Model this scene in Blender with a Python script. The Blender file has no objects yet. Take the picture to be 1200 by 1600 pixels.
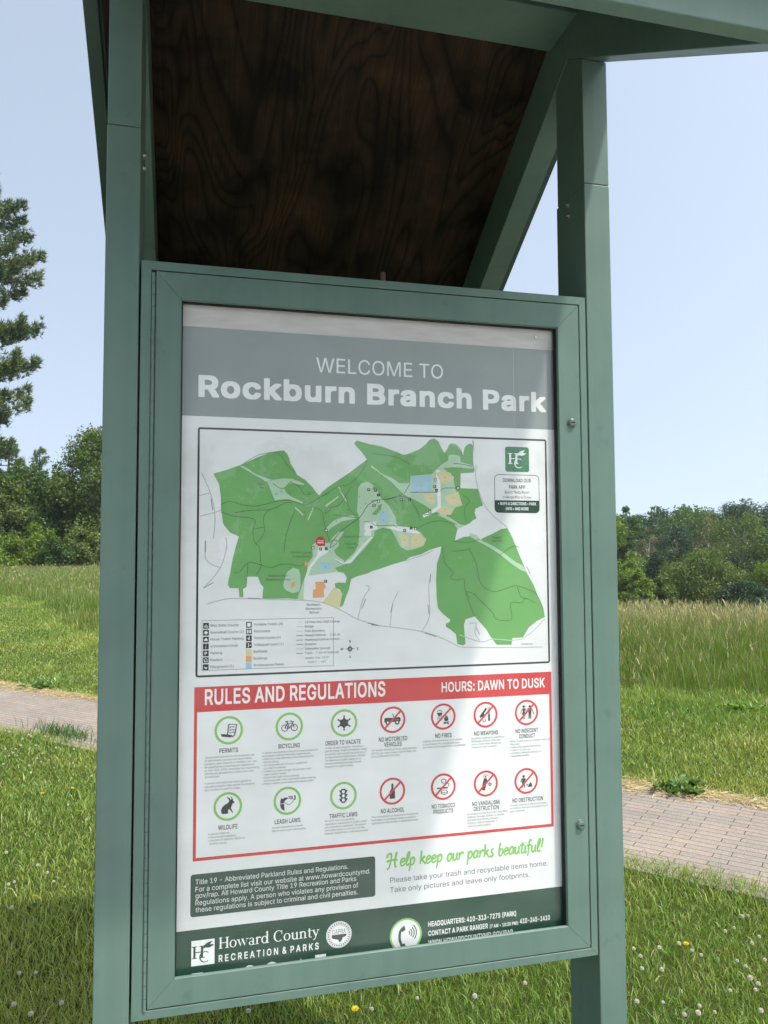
import bpy, bmesh, math, random
import numpy as np
from mathutils import Vector, Matrix, geometry

# ------------------------------------------------------------------ camera, sky, sun, exposure
SC = bpy.context.scene
COL = SC.collection
cam_d = bpy.data.cameras.new("camera")
cam = bpy.data.objects.new("camera", cam_d); COL.objects.link(cam); SC.camera = cam
_R, _U, _F = (0.97002, -0.242982, -0.004529), (-0.009741, -0.057493, 0.998298), (0.242829, 0.968325, 0.058136)
CAM = Vector((0.026496, -1.733271, 1.549662))
cam.matrix_world = Matrix(((_R[0], _U[0], -_F[0], CAM.x), (_R[1], _U[1], -_F[1], CAM.y), (_R[2], _U[2], -_F[2], CAM.z), (0, 0, 0, 1)))
cam_d.sensor_fit = 'VERTICAL'; cam_d.sensor_height = 36.0; cam_d.lens = 36.0 * 1202 / 1600
cam_d.clip_start = 0.05; cam_d.clip_end = 3000
SUN = Vector((0.80, -1.0, 2.35)).normalized()
EL = math.asin(SUN.z); AZ = math.atan2(SUN.x, SUN.y)
W = bpy.data.worlds.new("World"); SC.world = W; W.use_nodes = True
nt = W.node_tree; nt.nodes.clear()
sky = nt.nodes.new("ShaderNodeTexSky"); sky.sky_type = 'NISHITA'; sky.sun_disc = False
sky.sun_elevation = EL; sky.sun_rotation = AZ
sky.air_density = 1.0; sky.dust_density = 3.0; sky.ozone_density = 1.2; sky.altitude = 100
# thick summer haze: the sky stays one pale tone down to the horizon, so look it up a little higher than the true direction
tcw = nt.nodes.new("ShaderNodeTexCoord"); spx = nt.nodes.new("ShaderNodeSeparateXYZ"); cbx = nt.nodes.new("ShaderNodeCombineXYZ")
mad = nt.nodes.new("ShaderNodeMath"); mad.operation = 'MULTIPLY_ADD'; mad.inputs[1].default_value = 0.62; mad.inputs[2].default_value = 0.30
nt.links.new(tcw.outputs['Generated'], spx.inputs[0]); nt.links.new(spx.outputs[2], mad.inputs[0])
nt.links.new(spx.outputs[0], cbx.inputs[0]); nt.links.new(spx.outputs[1], cbx.inputs[1]); nt.links.new(mad.outputs[0], cbx.inputs[2]); nt.links.new(cbx.outputs[0], sky.inputs['Vector'])
hsv = nt.nodes.new("ShaderNodeHueSaturation"); hsv.inputs['Saturation'].default_value = 0.52; hsv.inputs['Value'].default_value = 1.13
bg = nt.nodes.new("ShaderNodeBackground"); bg.inputs[1].default_value = 0.15
ow = nt.nodes.new("ShaderNodeOutputWorld")
nt.links.new(sky.outputs[0], hsv.inputs['Color']); tin = nt.nodes.new("ShaderNodeMix"); tin.data_type = 'RGBA'; tin.blend_type = 'MULTIPLY'; tin.inputs[0].default_value = 1.0; tin.inputs[7].default_value = (1.0, 1.06, 1.06, 1)
nt.links.new(hsv.outputs[0], tin.inputs[6]); nt.links.new(tin.outputs[2], bg.inputs[0]); nt.links.new(bg.outputs[0], ow.inputs[0])
sun_d = bpy.data.lights.new("sun", 'SUN'); sun_d.energy = 3.0; sun_d.angle = math.radians(1.6); sun_d.color = (1.0, 0.955, 0.88)
sun = bpy.data.objects.new("sun", sun_d); COL.objects.link(sun)
sun.rotation_euler = (-SUN).to_track_quat('-Z', 'Y').to_euler(); sun.location = (3, -3, 8)
SC.view_settings.view_transform = 'Standard'; SC.view_settings.look = 'None'
SC.view_settings.exposure = 0.75; SC.view_settings.gamma = 1.0
SC.cycles.max_bounces = 8; SC.cycles.transparent_max_bounces = 12

# ------------------------------------------------------------------ helpers
def link(o, parent=None):
    COL.objects.link(o)
    if parent is not None: o.parent = parent
    return o
def tag(o, label=None, cat=None, group=None, kind=None):
    if label: o['label'] = label
    if cat: o['category'] = cat
    if group: o['group'] = group
    if kind: o['kind'] = kind
    return o
def empty(name, loc, label, cat, group=None):
    o = bpy.data.objects.new(name, None); o.empty_display_size = 0.1
    o.location = loc; COL.objects.link(o); return tag(o, label, cat, group)
def mesh_obj(name, verts, faces, mat, parent=None, smooth=False, offset=(0, 0, 0)):
    me = bpy.data.meshes.new(name); me.from_pydata([tuple(v) for v in verts], [], faces); me.update()
    if mat: me.materials.append(mat)
    if smooth:
        for p in me.polygons: p.use_smooth = True
    o = bpy.data.objects.new(name, me); link(o, parent)
    return o
class B:
    """collects solids in one bmesh"""
    def __init__(s): s.bm = bmesh.new()
    def solid(s, pts_a, pts_b, bevel=0.0, seg=1):
        """prism between two matching loops"""
        bm = s.bm; va = [bm.verts.new(p) for p in pts_a]; vb = [bm.verts.new(p) for p in pts_b]; n = len(va)
        fs = [bm.faces.new(va[::-1]), bm.faces.new(vb)]
        for i in range(n): fs.append(bm.faces.new((va[i], va[(i+1) % n], vb[(i+1) % n], vb[i])))
        bmesh.ops.recalc_face_normals(bm, faces=fs)
        if bevel:
            es = list({e for f in fs for e in f.edges})
            bmesh.ops.bevel(bm, geom=es, offset=bevel, segments=seg, affect='EDGES', profile=0.5)
        return s
    def box(s, x0, x1, y0, y1, z0, z1, bevel=0.0, seg=1):
        a = [(x0, y0, z0), (x1, y0, z0), (x1, y1, z0), (x0, y1, z0)]
        return s.solid(a, [(p[0], p[1], z1) for p in a], bevel, seg)
    def yz(s, x0, x1, prof, bevel=0.0, seg=1):
        return s.solid([(x0, y, z) for y, z in prof], [(x1, y, z) for y, z in prof], bevel, seg)
    def cyl(s, p0, p1, r0, r1=None, n=16, bevel=0.0):
        r1 = r0 if r1 is None else r1
        p0, p1 = Vector(p0), Vector(p1); d = (p1 - p0).normalized()
        u = d.orthogonal().normalized(); w = d.cross(u)
        ca = [p0 + r0 * (math.cos(t) * u + math.sin(t) * w) for t in [2*math.pi*i/n for i in range(n)]]
        cb = [p1 + r1 * (math.cos(t) * u + math.sin(t) * w) for t in [2*math.pi*i/n for i in range(n)]]
        return s.solid(ca, cb, bevel)
    def make(s, name, mat, parent=None, smooth=False):
        me = bpy.data.meshes.new(name); s.bm.to_mesh(me); s.bm.free()
        if mat: me.materials.append(mat)
        if smooth:
            for p in me.polygons: p.use_smooth = True
        o = bpy.data.objects.new(name, me); return link(o, parent)

# ------------------------------------------------------------------ materials
def mat(name):
    m = bpy.data.materials.new(name); m.use_nodes = True
    n = m.node_tree.nodes; l = m.node_tree.links
    return m, n, l, n['Principled BSDF']
def nd(n, typ, **kw):
    x = n.new(typ)
    for k, v in kw.items():
        if k in x.inputs: x.inputs[k].default_value = v
        else: setattr(x, k, v)
    return x
def ramp(n, stops, interp='LINEAR'):
    r = n.new("ShaderNodeValToRGB"); r.color_ramp.interpolation = interp
    e = r.color_ramp.elements
    while len(e) < len(stops): e.new(0.5)
    for i, (p, c) in enumerate(stops): e[i].position = p; e[i].color = (*c, 1)
    return r
def flat(name, c, rough=0.6, spec=0.3, metal=0.0):
    m, n, l, b = mat(name)
    b.inputs['Base Color'].default_value = (*c, 1); b.inputs['Roughness'].default_value = rough
    b.inputs['Specular IOR Level'].default_value = spec; b.inputs['Metallic'].default_value = metal
    return m
def ink(name, c):
    """printed ink: very slight tonal unevenness of the print"""
    m, n, l, b = mat(name)
    tc = nd(n, "ShaderNodeTexCoord"); no = nd(n, "ShaderNodeTexNoise", Scale=9.0, Detail=3.0)
    r = ramp(n, [(0.3, tuple(x * 0.95 for x in c)), (0.7, tuple(min(1, x * 1.04) for x in c))])
    l.new(tc.outputs['Object'], no.inputs['Vector']); l.new(no.outputs['Fac'], r.inputs['Fac']); l.new(r.outputs[0], b.inputs['Base Color'])
    b.inputs['Roughness'].default_value = 0.6; b.inputs['Specular IOR Level'].default_value = 0.2
    return m
def paint_mat(name, c, seed):
    m, n, l, b = mat(name)
    tc = nd(n, "ShaderNodeTexCoord"); mp = nd(n, "ShaderNodeMapping"); mp.inputs['Location'].default_value = (seed, seed*2, 0)
    n1 = nd(n, "ShaderNodeTexNoise", Scale=3.0, Detail=6.0, Roughness=0.6)
    n2 = nd(n, "ShaderNodeTexNoise", Scale=420.0, Detail=2.0)
    n3 = nd(n, "ShaderNodeTexNoise", Scale=14.0, Detail=5.0, Roughness=0.65)
    for q in (n1, n2, n3): l.new(mp.outputs[0], q.inputs['Vector'])
    l.new(tc.outputs['Object'], mp.inputs[0])
    r = ramp(n, [(0.3, tuple(x*0.86 for x in c)), (0.5, c), (0.7, (c[0]*1.16, c[1]*1.10, c[2]*1.08))]); l.new(n1.outputs['Fac'], r.inputs['Fac'])
    d = ramp(n, [(0.60, (1, 1, 1)), (0.72, (0.80, 0.82, 0.84))]); l.new(n3.outputs['Fac'], d.inputs['Fac'])
    mx = nd(n, "ShaderNodeMix", data_type='RGBA', blend_type='MULTIPLY'); mx.inputs[0].default_value = 1
    l.new(r.outputs[0], mx.inputs[6]); l.new(d.outputs[0], mx.inputs[7]); mst = nd(n, "ShaderNodeMapping"); mst.inputs['Scale'].default_value = (38, 38, 1.1); l.new(tc.outputs['Object'], mst.inputs[0])
    n4 = nd(n, "ShaderNodeTexNoise", Scale=1.0, Detail=5.0, Roughness=0.6); l.new(mst.outputs[0], n4.inputs['Vector'])
    r4 = ramp(n, [(0.36, (0.95, 0.955, 0.955)), (0.52, (1, 1, 1)), (0.70, (1.05, 1.04, 1.035))]); l.new(n4.outputs['Fac'], r4.inputs['Fac'])
    mx2 = nd(n, "ShaderNodeMix", data_type='RGBA', blend_type='MULTIPLY'); mx2.inputs[0].default_value = 1
    l.new(mx.outputs[2], mx2.inputs[6]); l.new(r4.outputs[0], mx2.inputs[7]); l.new(mx2.outputs[2], b.inputs['Base Color'])
    rr = nd(n, "ShaderNodeMapRange"); rr.inputs[3].default_value = 0.38; rr.inputs[4].default_value = 0.55
    l.new(n3.outputs['Fac'], rr.inputs[0]); l.new(rr.outputs[0], b.inputs['Roughness'])
    b.inputs['Specular IOR Level'].default_value = 0.4
    bp = nd(n, "ShaderNodeBump", Strength=0.06, Distance=0.0006); l.new(n2.outputs['Fac'], bp.inputs['Height']); l.new(bp.outputs[0], b.inputs['Normal'])
    return m
GREEN = (0.094, 0.158, 0.132)
M_paint = paint_mat("powder_coat_green", GREEN, 0.0)
M_roof = paint_mat("roof_sheet_green", (0.045, 0.08, 0.066), 3.0)
M_dark = flat("gasket_black", (0.01, 0.012, 0.012), 0.7)
M_steel = flat("zinc_steel", (0.45, 0.46, 0.45), 0.35, 0.5, 0.9)
M_lock = flat("painted_lock", (0.09, 0.13, 0.11), 0.35, 0.5)
def board_mat():
    m, n, l, b = mat("backing_board_beige")
    tc = nd(n, "ShaderNodeTexCoord"); mp = nd(n, "ShaderNodeMapping"); mp.inputs['Scale'].default_value = (2, 2, 8)
    n1 = nd(n, "ShaderNodeTexNoise", Scale=6.0, Detail=6.0)
    l.new(tc.outputs['Object'], mp.inputs[0]); l.new(mp.outputs[0], n1.inputs['Vector'])
    r = ramp(n, [(0.3, (0.44, 0.42, 0.40)), (0.7, (0.56, 0.535, 0.515))]); l.new(n1.outputs['Fac'], r.inputs['Fac']); l.new(r.outputs[0], b.inputs['Base Color'])
    b.inputs['Roughness'].default_value = 0.8
    return m
M_board = board_mat()
def ply_mat():
    m, n, l, b = mat("weathered_plywood")
    tc = nd(n, "ShaderNodeTexCoord")
    mp = nd(n, "ShaderNodeMapping"); mp.inputs['Scale'].default_value = (1.0, 0.30, 0.30); mp.inputs['Location'].default_value = (0.37, 0.1, 0.21)
    l.new(tc.outputs['Object'], mp.inputs[0])
    n0 = nd(n, "ShaderNodeTexNoise", Scale=3.0, Detail=2.0, Roughness=0.45, Distortion=0.8); l.new(mp.outputs[0], n0.inputs['Vector'])
    mul = nd(n, "ShaderNodeMath", operation='MULTIPLY'); mul.inputs[1].default_value = 23.0; l.new(n0.outputs['Fac'], mul.inputs[0])
    sx = nd(n, "ShaderNodeSeparateXYZ"); l.new(tc.outputs['Object'], sx.inputs[0])
    m2 = nd(n, "ShaderNodeMath", operation='MULTIPLY'); m2.inputs[1].default_value = 9.0; l.new(sx.outputs[0], m2.inputs[0])
    ad = nd(n, "ShaderNodeMath", operation='ADD'); l.new(mul.outputs[0], ad.inputs[0]); l.new(m2.outputs[0], ad.inputs[1])
    fr = nd(n, "ShaderNodeMath", operation='FRACT'); l.new(ad.outputs[0], fr.inputs[0])
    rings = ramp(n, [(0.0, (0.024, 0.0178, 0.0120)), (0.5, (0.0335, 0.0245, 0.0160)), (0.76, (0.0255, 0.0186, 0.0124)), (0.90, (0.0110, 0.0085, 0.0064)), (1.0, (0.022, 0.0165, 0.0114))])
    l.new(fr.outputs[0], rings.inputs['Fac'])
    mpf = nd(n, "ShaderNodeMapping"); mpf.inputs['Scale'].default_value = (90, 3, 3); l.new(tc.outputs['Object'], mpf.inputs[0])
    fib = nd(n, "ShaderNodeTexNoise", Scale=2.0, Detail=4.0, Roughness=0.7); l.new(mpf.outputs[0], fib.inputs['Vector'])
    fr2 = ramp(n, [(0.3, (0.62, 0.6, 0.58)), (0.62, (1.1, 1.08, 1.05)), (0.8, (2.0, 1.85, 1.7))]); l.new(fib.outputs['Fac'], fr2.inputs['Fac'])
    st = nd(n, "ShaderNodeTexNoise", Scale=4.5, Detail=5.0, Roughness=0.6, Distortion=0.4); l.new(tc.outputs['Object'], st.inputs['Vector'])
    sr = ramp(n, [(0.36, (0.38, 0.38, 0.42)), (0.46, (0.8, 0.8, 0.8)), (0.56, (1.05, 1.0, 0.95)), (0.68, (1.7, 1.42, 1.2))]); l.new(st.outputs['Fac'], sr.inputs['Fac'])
    a = nd(n, "ShaderNodeMix", data_type='RGBA', blend_type='MULTIPLY'); a.inputs[0].default_value = 1
    c = nd(n, "ShaderNodeMix", data_type='RGBA', blend_type='MULTIPLY'); c.inputs[0].default_value = 1
    l.new(rings.outputs[0], a.inputs[6]); l.new(fr2.outputs[0], a.inputs[7]); l.new(a.outputs[2], c.inputs[6]); l.new(sr.outputs[0], c.inputs[7])
    l.new(c.outputs[2], b.inputs['Base Color']); b.inputs['Roughness'].default_value = 0.85; b.inputs['Specular IOR Level'].default_value = 0.15
    bp = nd(n, "ShaderNodeBump", Strength=0.4, Distance=0.002); l.new(fr2.outputs[0], bp.inputs['Height']); l.new(bp.outputs[0], b.inputs['Normal'])
    return m
M_ply = ply_mat()
def glass_mat():
    m, n, l, b = mat("acrylic_pane"); n.remove(b)
    out = n['Material Output']
    tr = nd(n, "ShaderNodeBsdfTransparent"); tr.inputs[0].default_value = (0.985, 0.99, 0.985, 1)
    gl = nd(n, "ShaderNodeBsdfGlossy", Roughness=0.012)
    fz = nd(n, "ShaderNodeFresnel"); fz.inputs['IOR'].default_value = 1.5
    tc = nd(n, "ShaderNodeTexCoord"); no = nd(n, "ShaderNodeTexNoise", Scale=5.0, Detail=2.0); l.new(tc.outputs['Object'], no.inputs['Vector'])
    bp = nd(n, "ShaderNodeBump", Strength=0.12, Distance=0.004); l.new(no.outputs['Fac'], bp.inputs['Height']); l.new(bp.outputs[0], gl.inputs['Normal'])
    # the pane reflects at the face turned to the viewer only (about 8 % head-on, both surfaces together)
    ge = nd(n, "ShaderNodeNewGeometry"); fb = nd(n, "ShaderNodeMath", operation='SUBTRACT'); fb.inputs[0].default_value = 1.0; l.new(ge.outputs['Backfacing'], fb.inputs[1])
    f2 = nd(n, "ShaderNodeMath", operation='MULTIPLY', use_clamp=True); f2.inputs[1].default_value = 1.0; l.new(fz.outputs[0], f2.inputs[0])
    f3 = nd(n, "ShaderNodeMath", operation='MULTIPLY'); l.new(f2.outputs[0], f3.inputs[0]); l.new(fb.outputs[0], f3.inputs[1])
    mx = nd(n, "ShaderNodeMixShader"); l.new(f3.outputs[0], mx.inputs[0]); l.new(tr.outputs[0], mx.inputs[1]); l.new(gl.outputs[0], mx.inputs[2])
    mps = nd(n, "ShaderNodeMapping"); mps.inputs['Scale'].default_value = (2.0, 1, 5.0); mps.inputs['Rotation'].default_value = (0, 0.5, 0); l.new(tc.outputs['Object'], mps.inputs[0])
    d1 = nd(n, "ShaderNodeTexNoise", Scale=2.2, Detail=7.0, Roughness=0.62); l.new(mps.outputs[0], d1.inputs['Vector'])
    d2 = ramp(n, [(0.38, (0.006, 0.006, 0.006)), (0.72, (0.040, 0.040, 0.040))]); l.new(d1.outputs['Fac'], d2.inputs['Fac'])
    dd = nd(n, "ShaderNodeBsdfDiffuse"); dd.inputs[0].default_value = (0.62, 0.62, 0.60, 1)
    ms = nd(n, "ShaderNodeMixShader"); l.new(d2.outputs[0], ms.inputs[0]); l.new(mx.outputs[0], ms.inputs[1]); l.new(dd.outputs[0], ms.inputs[2])
    l.new(ms.outputs[0], out.inputs['Surface'])
    return m
M_glass = glass_mat()

# ------------------------------------------------------------------ terrain
def sstep(a, b, x):
    t = np.clip((x - a) / (b - a), 0, 1); return t * t * (3 - 2 * t)
def terrain(x, y):
    """height of the ground: level by the kiosk, rising gently to the left wood, falling away to the right"""
    x = np.asarray(x, float); y = np.asarray(y, float)
    az = np.degrees(np.arctan2(x, y + 1.733)); d = np.hypot(x, y + 1.733)
    front = sstep(-60, -35, -np.abs(az))
    wl = sstep(-12, 3, -az) * front; wr = sstep(14, 25, az) * sstep(-95, -70, -az)
    up = 0.0135 * np.clip(d - 12, 0, 70)
    e = np.clip(d - 11.0, 0, 95); down = -0.082 * e * e / (e + 5.0)
    far = np.clip(d - 106, 0, 200) * 0.03
    return wl * up + wr * (down + far)
def tz(x, y): return float(terrain(x, y))

# ------------------------------------------------------------------ value noise for plant colouring
def vnoise(x, y, s, seed):
    r = np.random.RandomState(seed); G = r.rand(64, 64)
    u = np.asarray(x) * s + 17.3; v = np.asarray(y) * s + 9.1
    i = np.floor(u).astype(int); j = np.floor(v).astype(int); a = u - i; b = v - j
    a = a*a*(3-2*a); b = b*b*(3-2*b)
    g = lambda p, q: G[p % 64, q % 64]
    return (g(i, j)*(1-a)*(1-b) + g(i+1, j)*a*(1-b) + g(i, j+1)*(1-a)*b + g(i+1, j+1)*a*b)

# ------------------------------------------------------------------ ground, path, added bounce apron
def ground_mat():
    m, n, l, b = mat("field_soil_and_thatch")
    tc = nd(n, "ShaderNodeTexCoord")
    n1 = nd(n, "ShaderNodeTexNoise", Scale=0.6, Detail=8.0); n2 = nd(n, "ShaderNodeTexNoise", Scale=26.0, Detail=6.0, Roughness=0.7)
    l.new(tc.outputs['Object'], n1.inputs['Vector']); l.new(tc.outputs['Object'], n2.inputs['Vector'])
    r1 = ramp(n, [(0.35, (0.030, 0.052, 0.012)), (0.65, (0.065, 0.075, 0.022))]); l.new(n1.outputs['Fac'], r1.inputs['Fac'])
    r2 = ramp(n, [(0.3, (0.45, 0.5, 0.4)), (0.7, (1.35, 1.25, 1.1))]); l.new(n2.outputs['Fac'], r2.inputs['Fac'])
    mx = nd(n, "ShaderNodeMix", data_type='RGBA', blend_type='MULTIPLY'); mx.inputs[0].default_value = 1
    l.new(r1.outputs[0], mx.inputs[6]); l.new(r2.outputs[0], mx.inputs[7]); l.new(mx.outputs[2], b.inputs['Base Color'])
    b.inputs['Roughness'].default_value = 0.95; b.inputs['Specular IOR Level'].default_value = 0.1
    bp = nd(n, "ShaderNodeBump", Strength=0.8, Distance=0.03); l.new(n2.outputs['Fac'], bp.inputs['Height']); l.new(bp.outputs[0], b.inputs['Normal'])
    return m
def make_ground():
    radii = np.concatenate([[0], np.linspace(1, 12, 12), np.linspace(14, 40, 14), np.linspace(45, 200, 32), [240, 300, 400]])
    na = 144; V = [(CAM.x, CAM.y, 0.0)]; Fc = []
    for r in radii[1:]:
        for k in range(na):
            t = 2*math.pi*k/na; x = r*math.sin(t); y = -1.733 + r*math.cos(t); V.append((x, y, tz(x, y)))
    for k in range(na): Fc.append((0, 1 + (k+1) % na, 1 + k))
    for i in range(len(radii)-2):
        o = 1 + i*na
        for k in range(na): Fc.append((o+k, o+(k+1) % na, o+na+(k+1) % na, o+na+k))
    o = mesh_obj("ground", V, Fc, ground_mat(), smooth=True)
    bm = bmesh.new(); bm.from_mesh(o.data); bmesh.ops.recalc_face_normals(bm, faces=bm.faces)
    bm.faces.ensure_lookup_table()
    if bm.faces[0].normal.z < 0: bmesh.ops.reverse_faces(bm, faces=bm.faces)
    bm.to_mesh(o.data); bm.free()
    return tag(o, "green grassy ground spreading around the notice board to the woods", None, None, 'structure')
make_ground()
def brick_mat():
    m, n, l, b = mat("clay_and_grey_pavers")
    tc = nd(n, "ShaderNodeTexCoord")
    bt = nd(n, "ShaderNodeTexBrick", offset=0.36, offset_frequency=2, squash=1.0)
    bt.inputs['Scale'].default_value = 1.0; bt.inputs['Brick Width'].default_value = 0.232; bt.inputs['Row Height'].default_value = 0.062
    bt.inputs['Mortar Size'].default_value = 0.0028; bt.inputs['Mortar Smooth'].default_value = 0.3; bt.inputs['Bias'].default_value = -0.1
    bt.inputs['Color1'].default_value = (0.262, 0.216, 0.186, 1); bt.inputs['Color2'].default_value = (0.207, 0.191, 0.176, 1); bt.inputs['Mortar'].default_value = (0.075, 0.06, 0.048, 1)
    nz = nd(n, "ShaderNodeTexNoise", Scale=3.0, Detail=3.0); l.new(tc.outputs['Object'], nz.inputs['Vector'])
    wob = nd(n, "ShaderNodeMix", data_type='RGBA', blend_type='LINEAR_LIGHT'); wob.inputs[0].default_value = 0.008
    l.new(tc.outputs['Object'], wob.inputs[6]); l.new(nz.outputs['Color'], wob.inputs[7]); l.new(wob.outputs[2], bt.inputs['Vector'])
    n1 = nd(n, "ShaderNodeTexNoise", Scale=1.1, Detail=6.0, Roughness=0.6); n2 = nd(n, "ShaderNodeTexNoise", Scale=130.0, Detail=3.0)
    l.new(tc.outputs['Object'], n1.inputs['Vector']); l.new(tc.outputs['Object'], n2.inputs['Vector'])
    r1 = ramp(n, [(0.35, (0.86, 0.85, 0.83)), (0.6, (1.06, 1.04, 1.0)), (0.75, (1.25, 1.15, 0.98))]); l.new(n1.outputs['Fac'], r1.inputs['Fac'])
    r2 = ramp(n, [(0.3, (0.78, 0.78, 0.78)), (0.7, (1.2, 1.2, 1.2))]); l.new(n2.outputs['Fac'], r2.inputs['Fac'])
    a = nd(n, "ShaderNodeMix", data_type='RGBA', blend_type='MULTIPLY'); a.inputs[0].default_value = 1
    c = nd(n, "ShaderNodeMix", data_type='RGBA', blend_type='MULTIPLY'); c.inputs[0].default_value = 1
    l.new(bt.outputs['Color'], a.inputs[6]); l.new(r1.outputs[0], a.inputs[7]); l.new(a.outputs[2], c.inputs[6]); l.new(r2.outputs[0], c.inputs[7])
    l.new(c.outputs[2], b.inputs['Base Color']); b.inputs['Roughness'].default_value = 0.9; b.inputs['Specular IOR Level'].default_value = 0.2
    inv = nd(n, "ShaderNodeMath", operation='SUBTRACT'); inv.inputs[0].default_value = 1.0; l.new(bt.outputs['Fac'], inv.inputs[1])
    hs = nd(n, "ShaderNodeMath", operation='MULTIPLY_ADD'); hs.inputs[1].default_value = 0.25; l.new(n2.outputs['Fac'], hs.inputs[0]); l.new(inv.outputs[0], hs.inputs[2])
    bp = nd(n, "ShaderNodeBump", Strength=0.6, Distance=0.006); l.new(hs.outputs[0], bp.inputs['Height']); l.new(bp.outputs[0], b.inputs['Normal'])
    return m
M_brick = brick_mat()
# path runs diagonally behind the kiosk, from far left to near right; local x runs along it
PDIR = Vector((0.672, -0.741, 0)); PN = Vector((0.741, 0.672, 0)); PC = Vector((0.613, 4.532, 0)); PHW = 0.75
def path_uv(x, y):
    dx = np.asarray(x) - PC.x; dy = np.asarray(y) - PC.y
    return dx*PDIR.x + dy*PDIR.y, dx*PN.x + dy*PN.y
def path_off(u):        # slow sideways bend of the path far to the left
    return 0.012 * np.clip(-np.asarray(u) - 3.5, 0, 40)**2 * 0.35
def make_path():
    b = B(); us = np.linspace(-45, 16, 62); top = []; 
    V = []; Fc = []
    for u in us:
        o = float(path_off(u))
        for s in (-PHW, PHW):
            p = PC + PDIR*u + PN*(s+o); V.append((u, s + o, tz(p.x, p.y) + 0.012))
        V.append((u, PHW + o, -0.05)); V.append((u, -PHW + o, -0.05))
    for i in range(len(us)-1):
        k = i*4
        Fc += [(k, k+4, k+5, k+1), (k+1, k+5, k+6, k+2), (k+3, k+7, k+4, k)]
    o = mesh_obj("path", V, Fc, M_brick)
    o.matrix_world = Matrix(((PDIR.x, PN.x, 0, PC.x), (PDIR.y, PN.y, 0, PC.y), (0, 0, 1, 0), (0, 0, 0, 1)))
    b.bm.free()
    return tag(o, "path of pinkish and grey clay pavers crossing the grass behind the board", None, None, 'structure')
make_path()
def bounce_mat():
    m, n, l, b = mat("pale_bounce")
    tc = nd(n, "ShaderNodeTexCoord"); n1 = nd(n, "ShaderNodeTexNoise", Scale=1.5, Detail=8.0, Roughness=0.65); l.new(tc.outputs['Object'], n1.inputs['Vector'])
    r = ramp(n, [(0.35, (0.36, 0.34, 0.31)), (0.65, (0.46, 0.44, 0.40))]); l.new(n1.outputs['Fac'], r.inputs['Fac']); l.new(r.outputs[0], b.inputs['Base Color']); b.inputs['Roughness'].default_value = 0.9
    return m
pl = mesh_obj("bounce_apron", [(-5, -9, 0.012), (7, -9, 0.012), (7, -0.62, 0.012), (-5, -0.62, 0.012), (-5, -9, -0.1), (7, -9, -0.1), (7, -0.62, -0.1), (-5, -0.62, -0.1)],
              [(0, 1, 2, 3), (3, 2, 6, 7), (1, 5, 6, 2), (0, 3, 7, 4)], bounce_mat())
tag(pl, "unseen pale apron added in front of the notice board to bounce light onto it", None, None, 'structure')  # out of view, added so sunlight bounces up onto the panel and rafters
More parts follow.
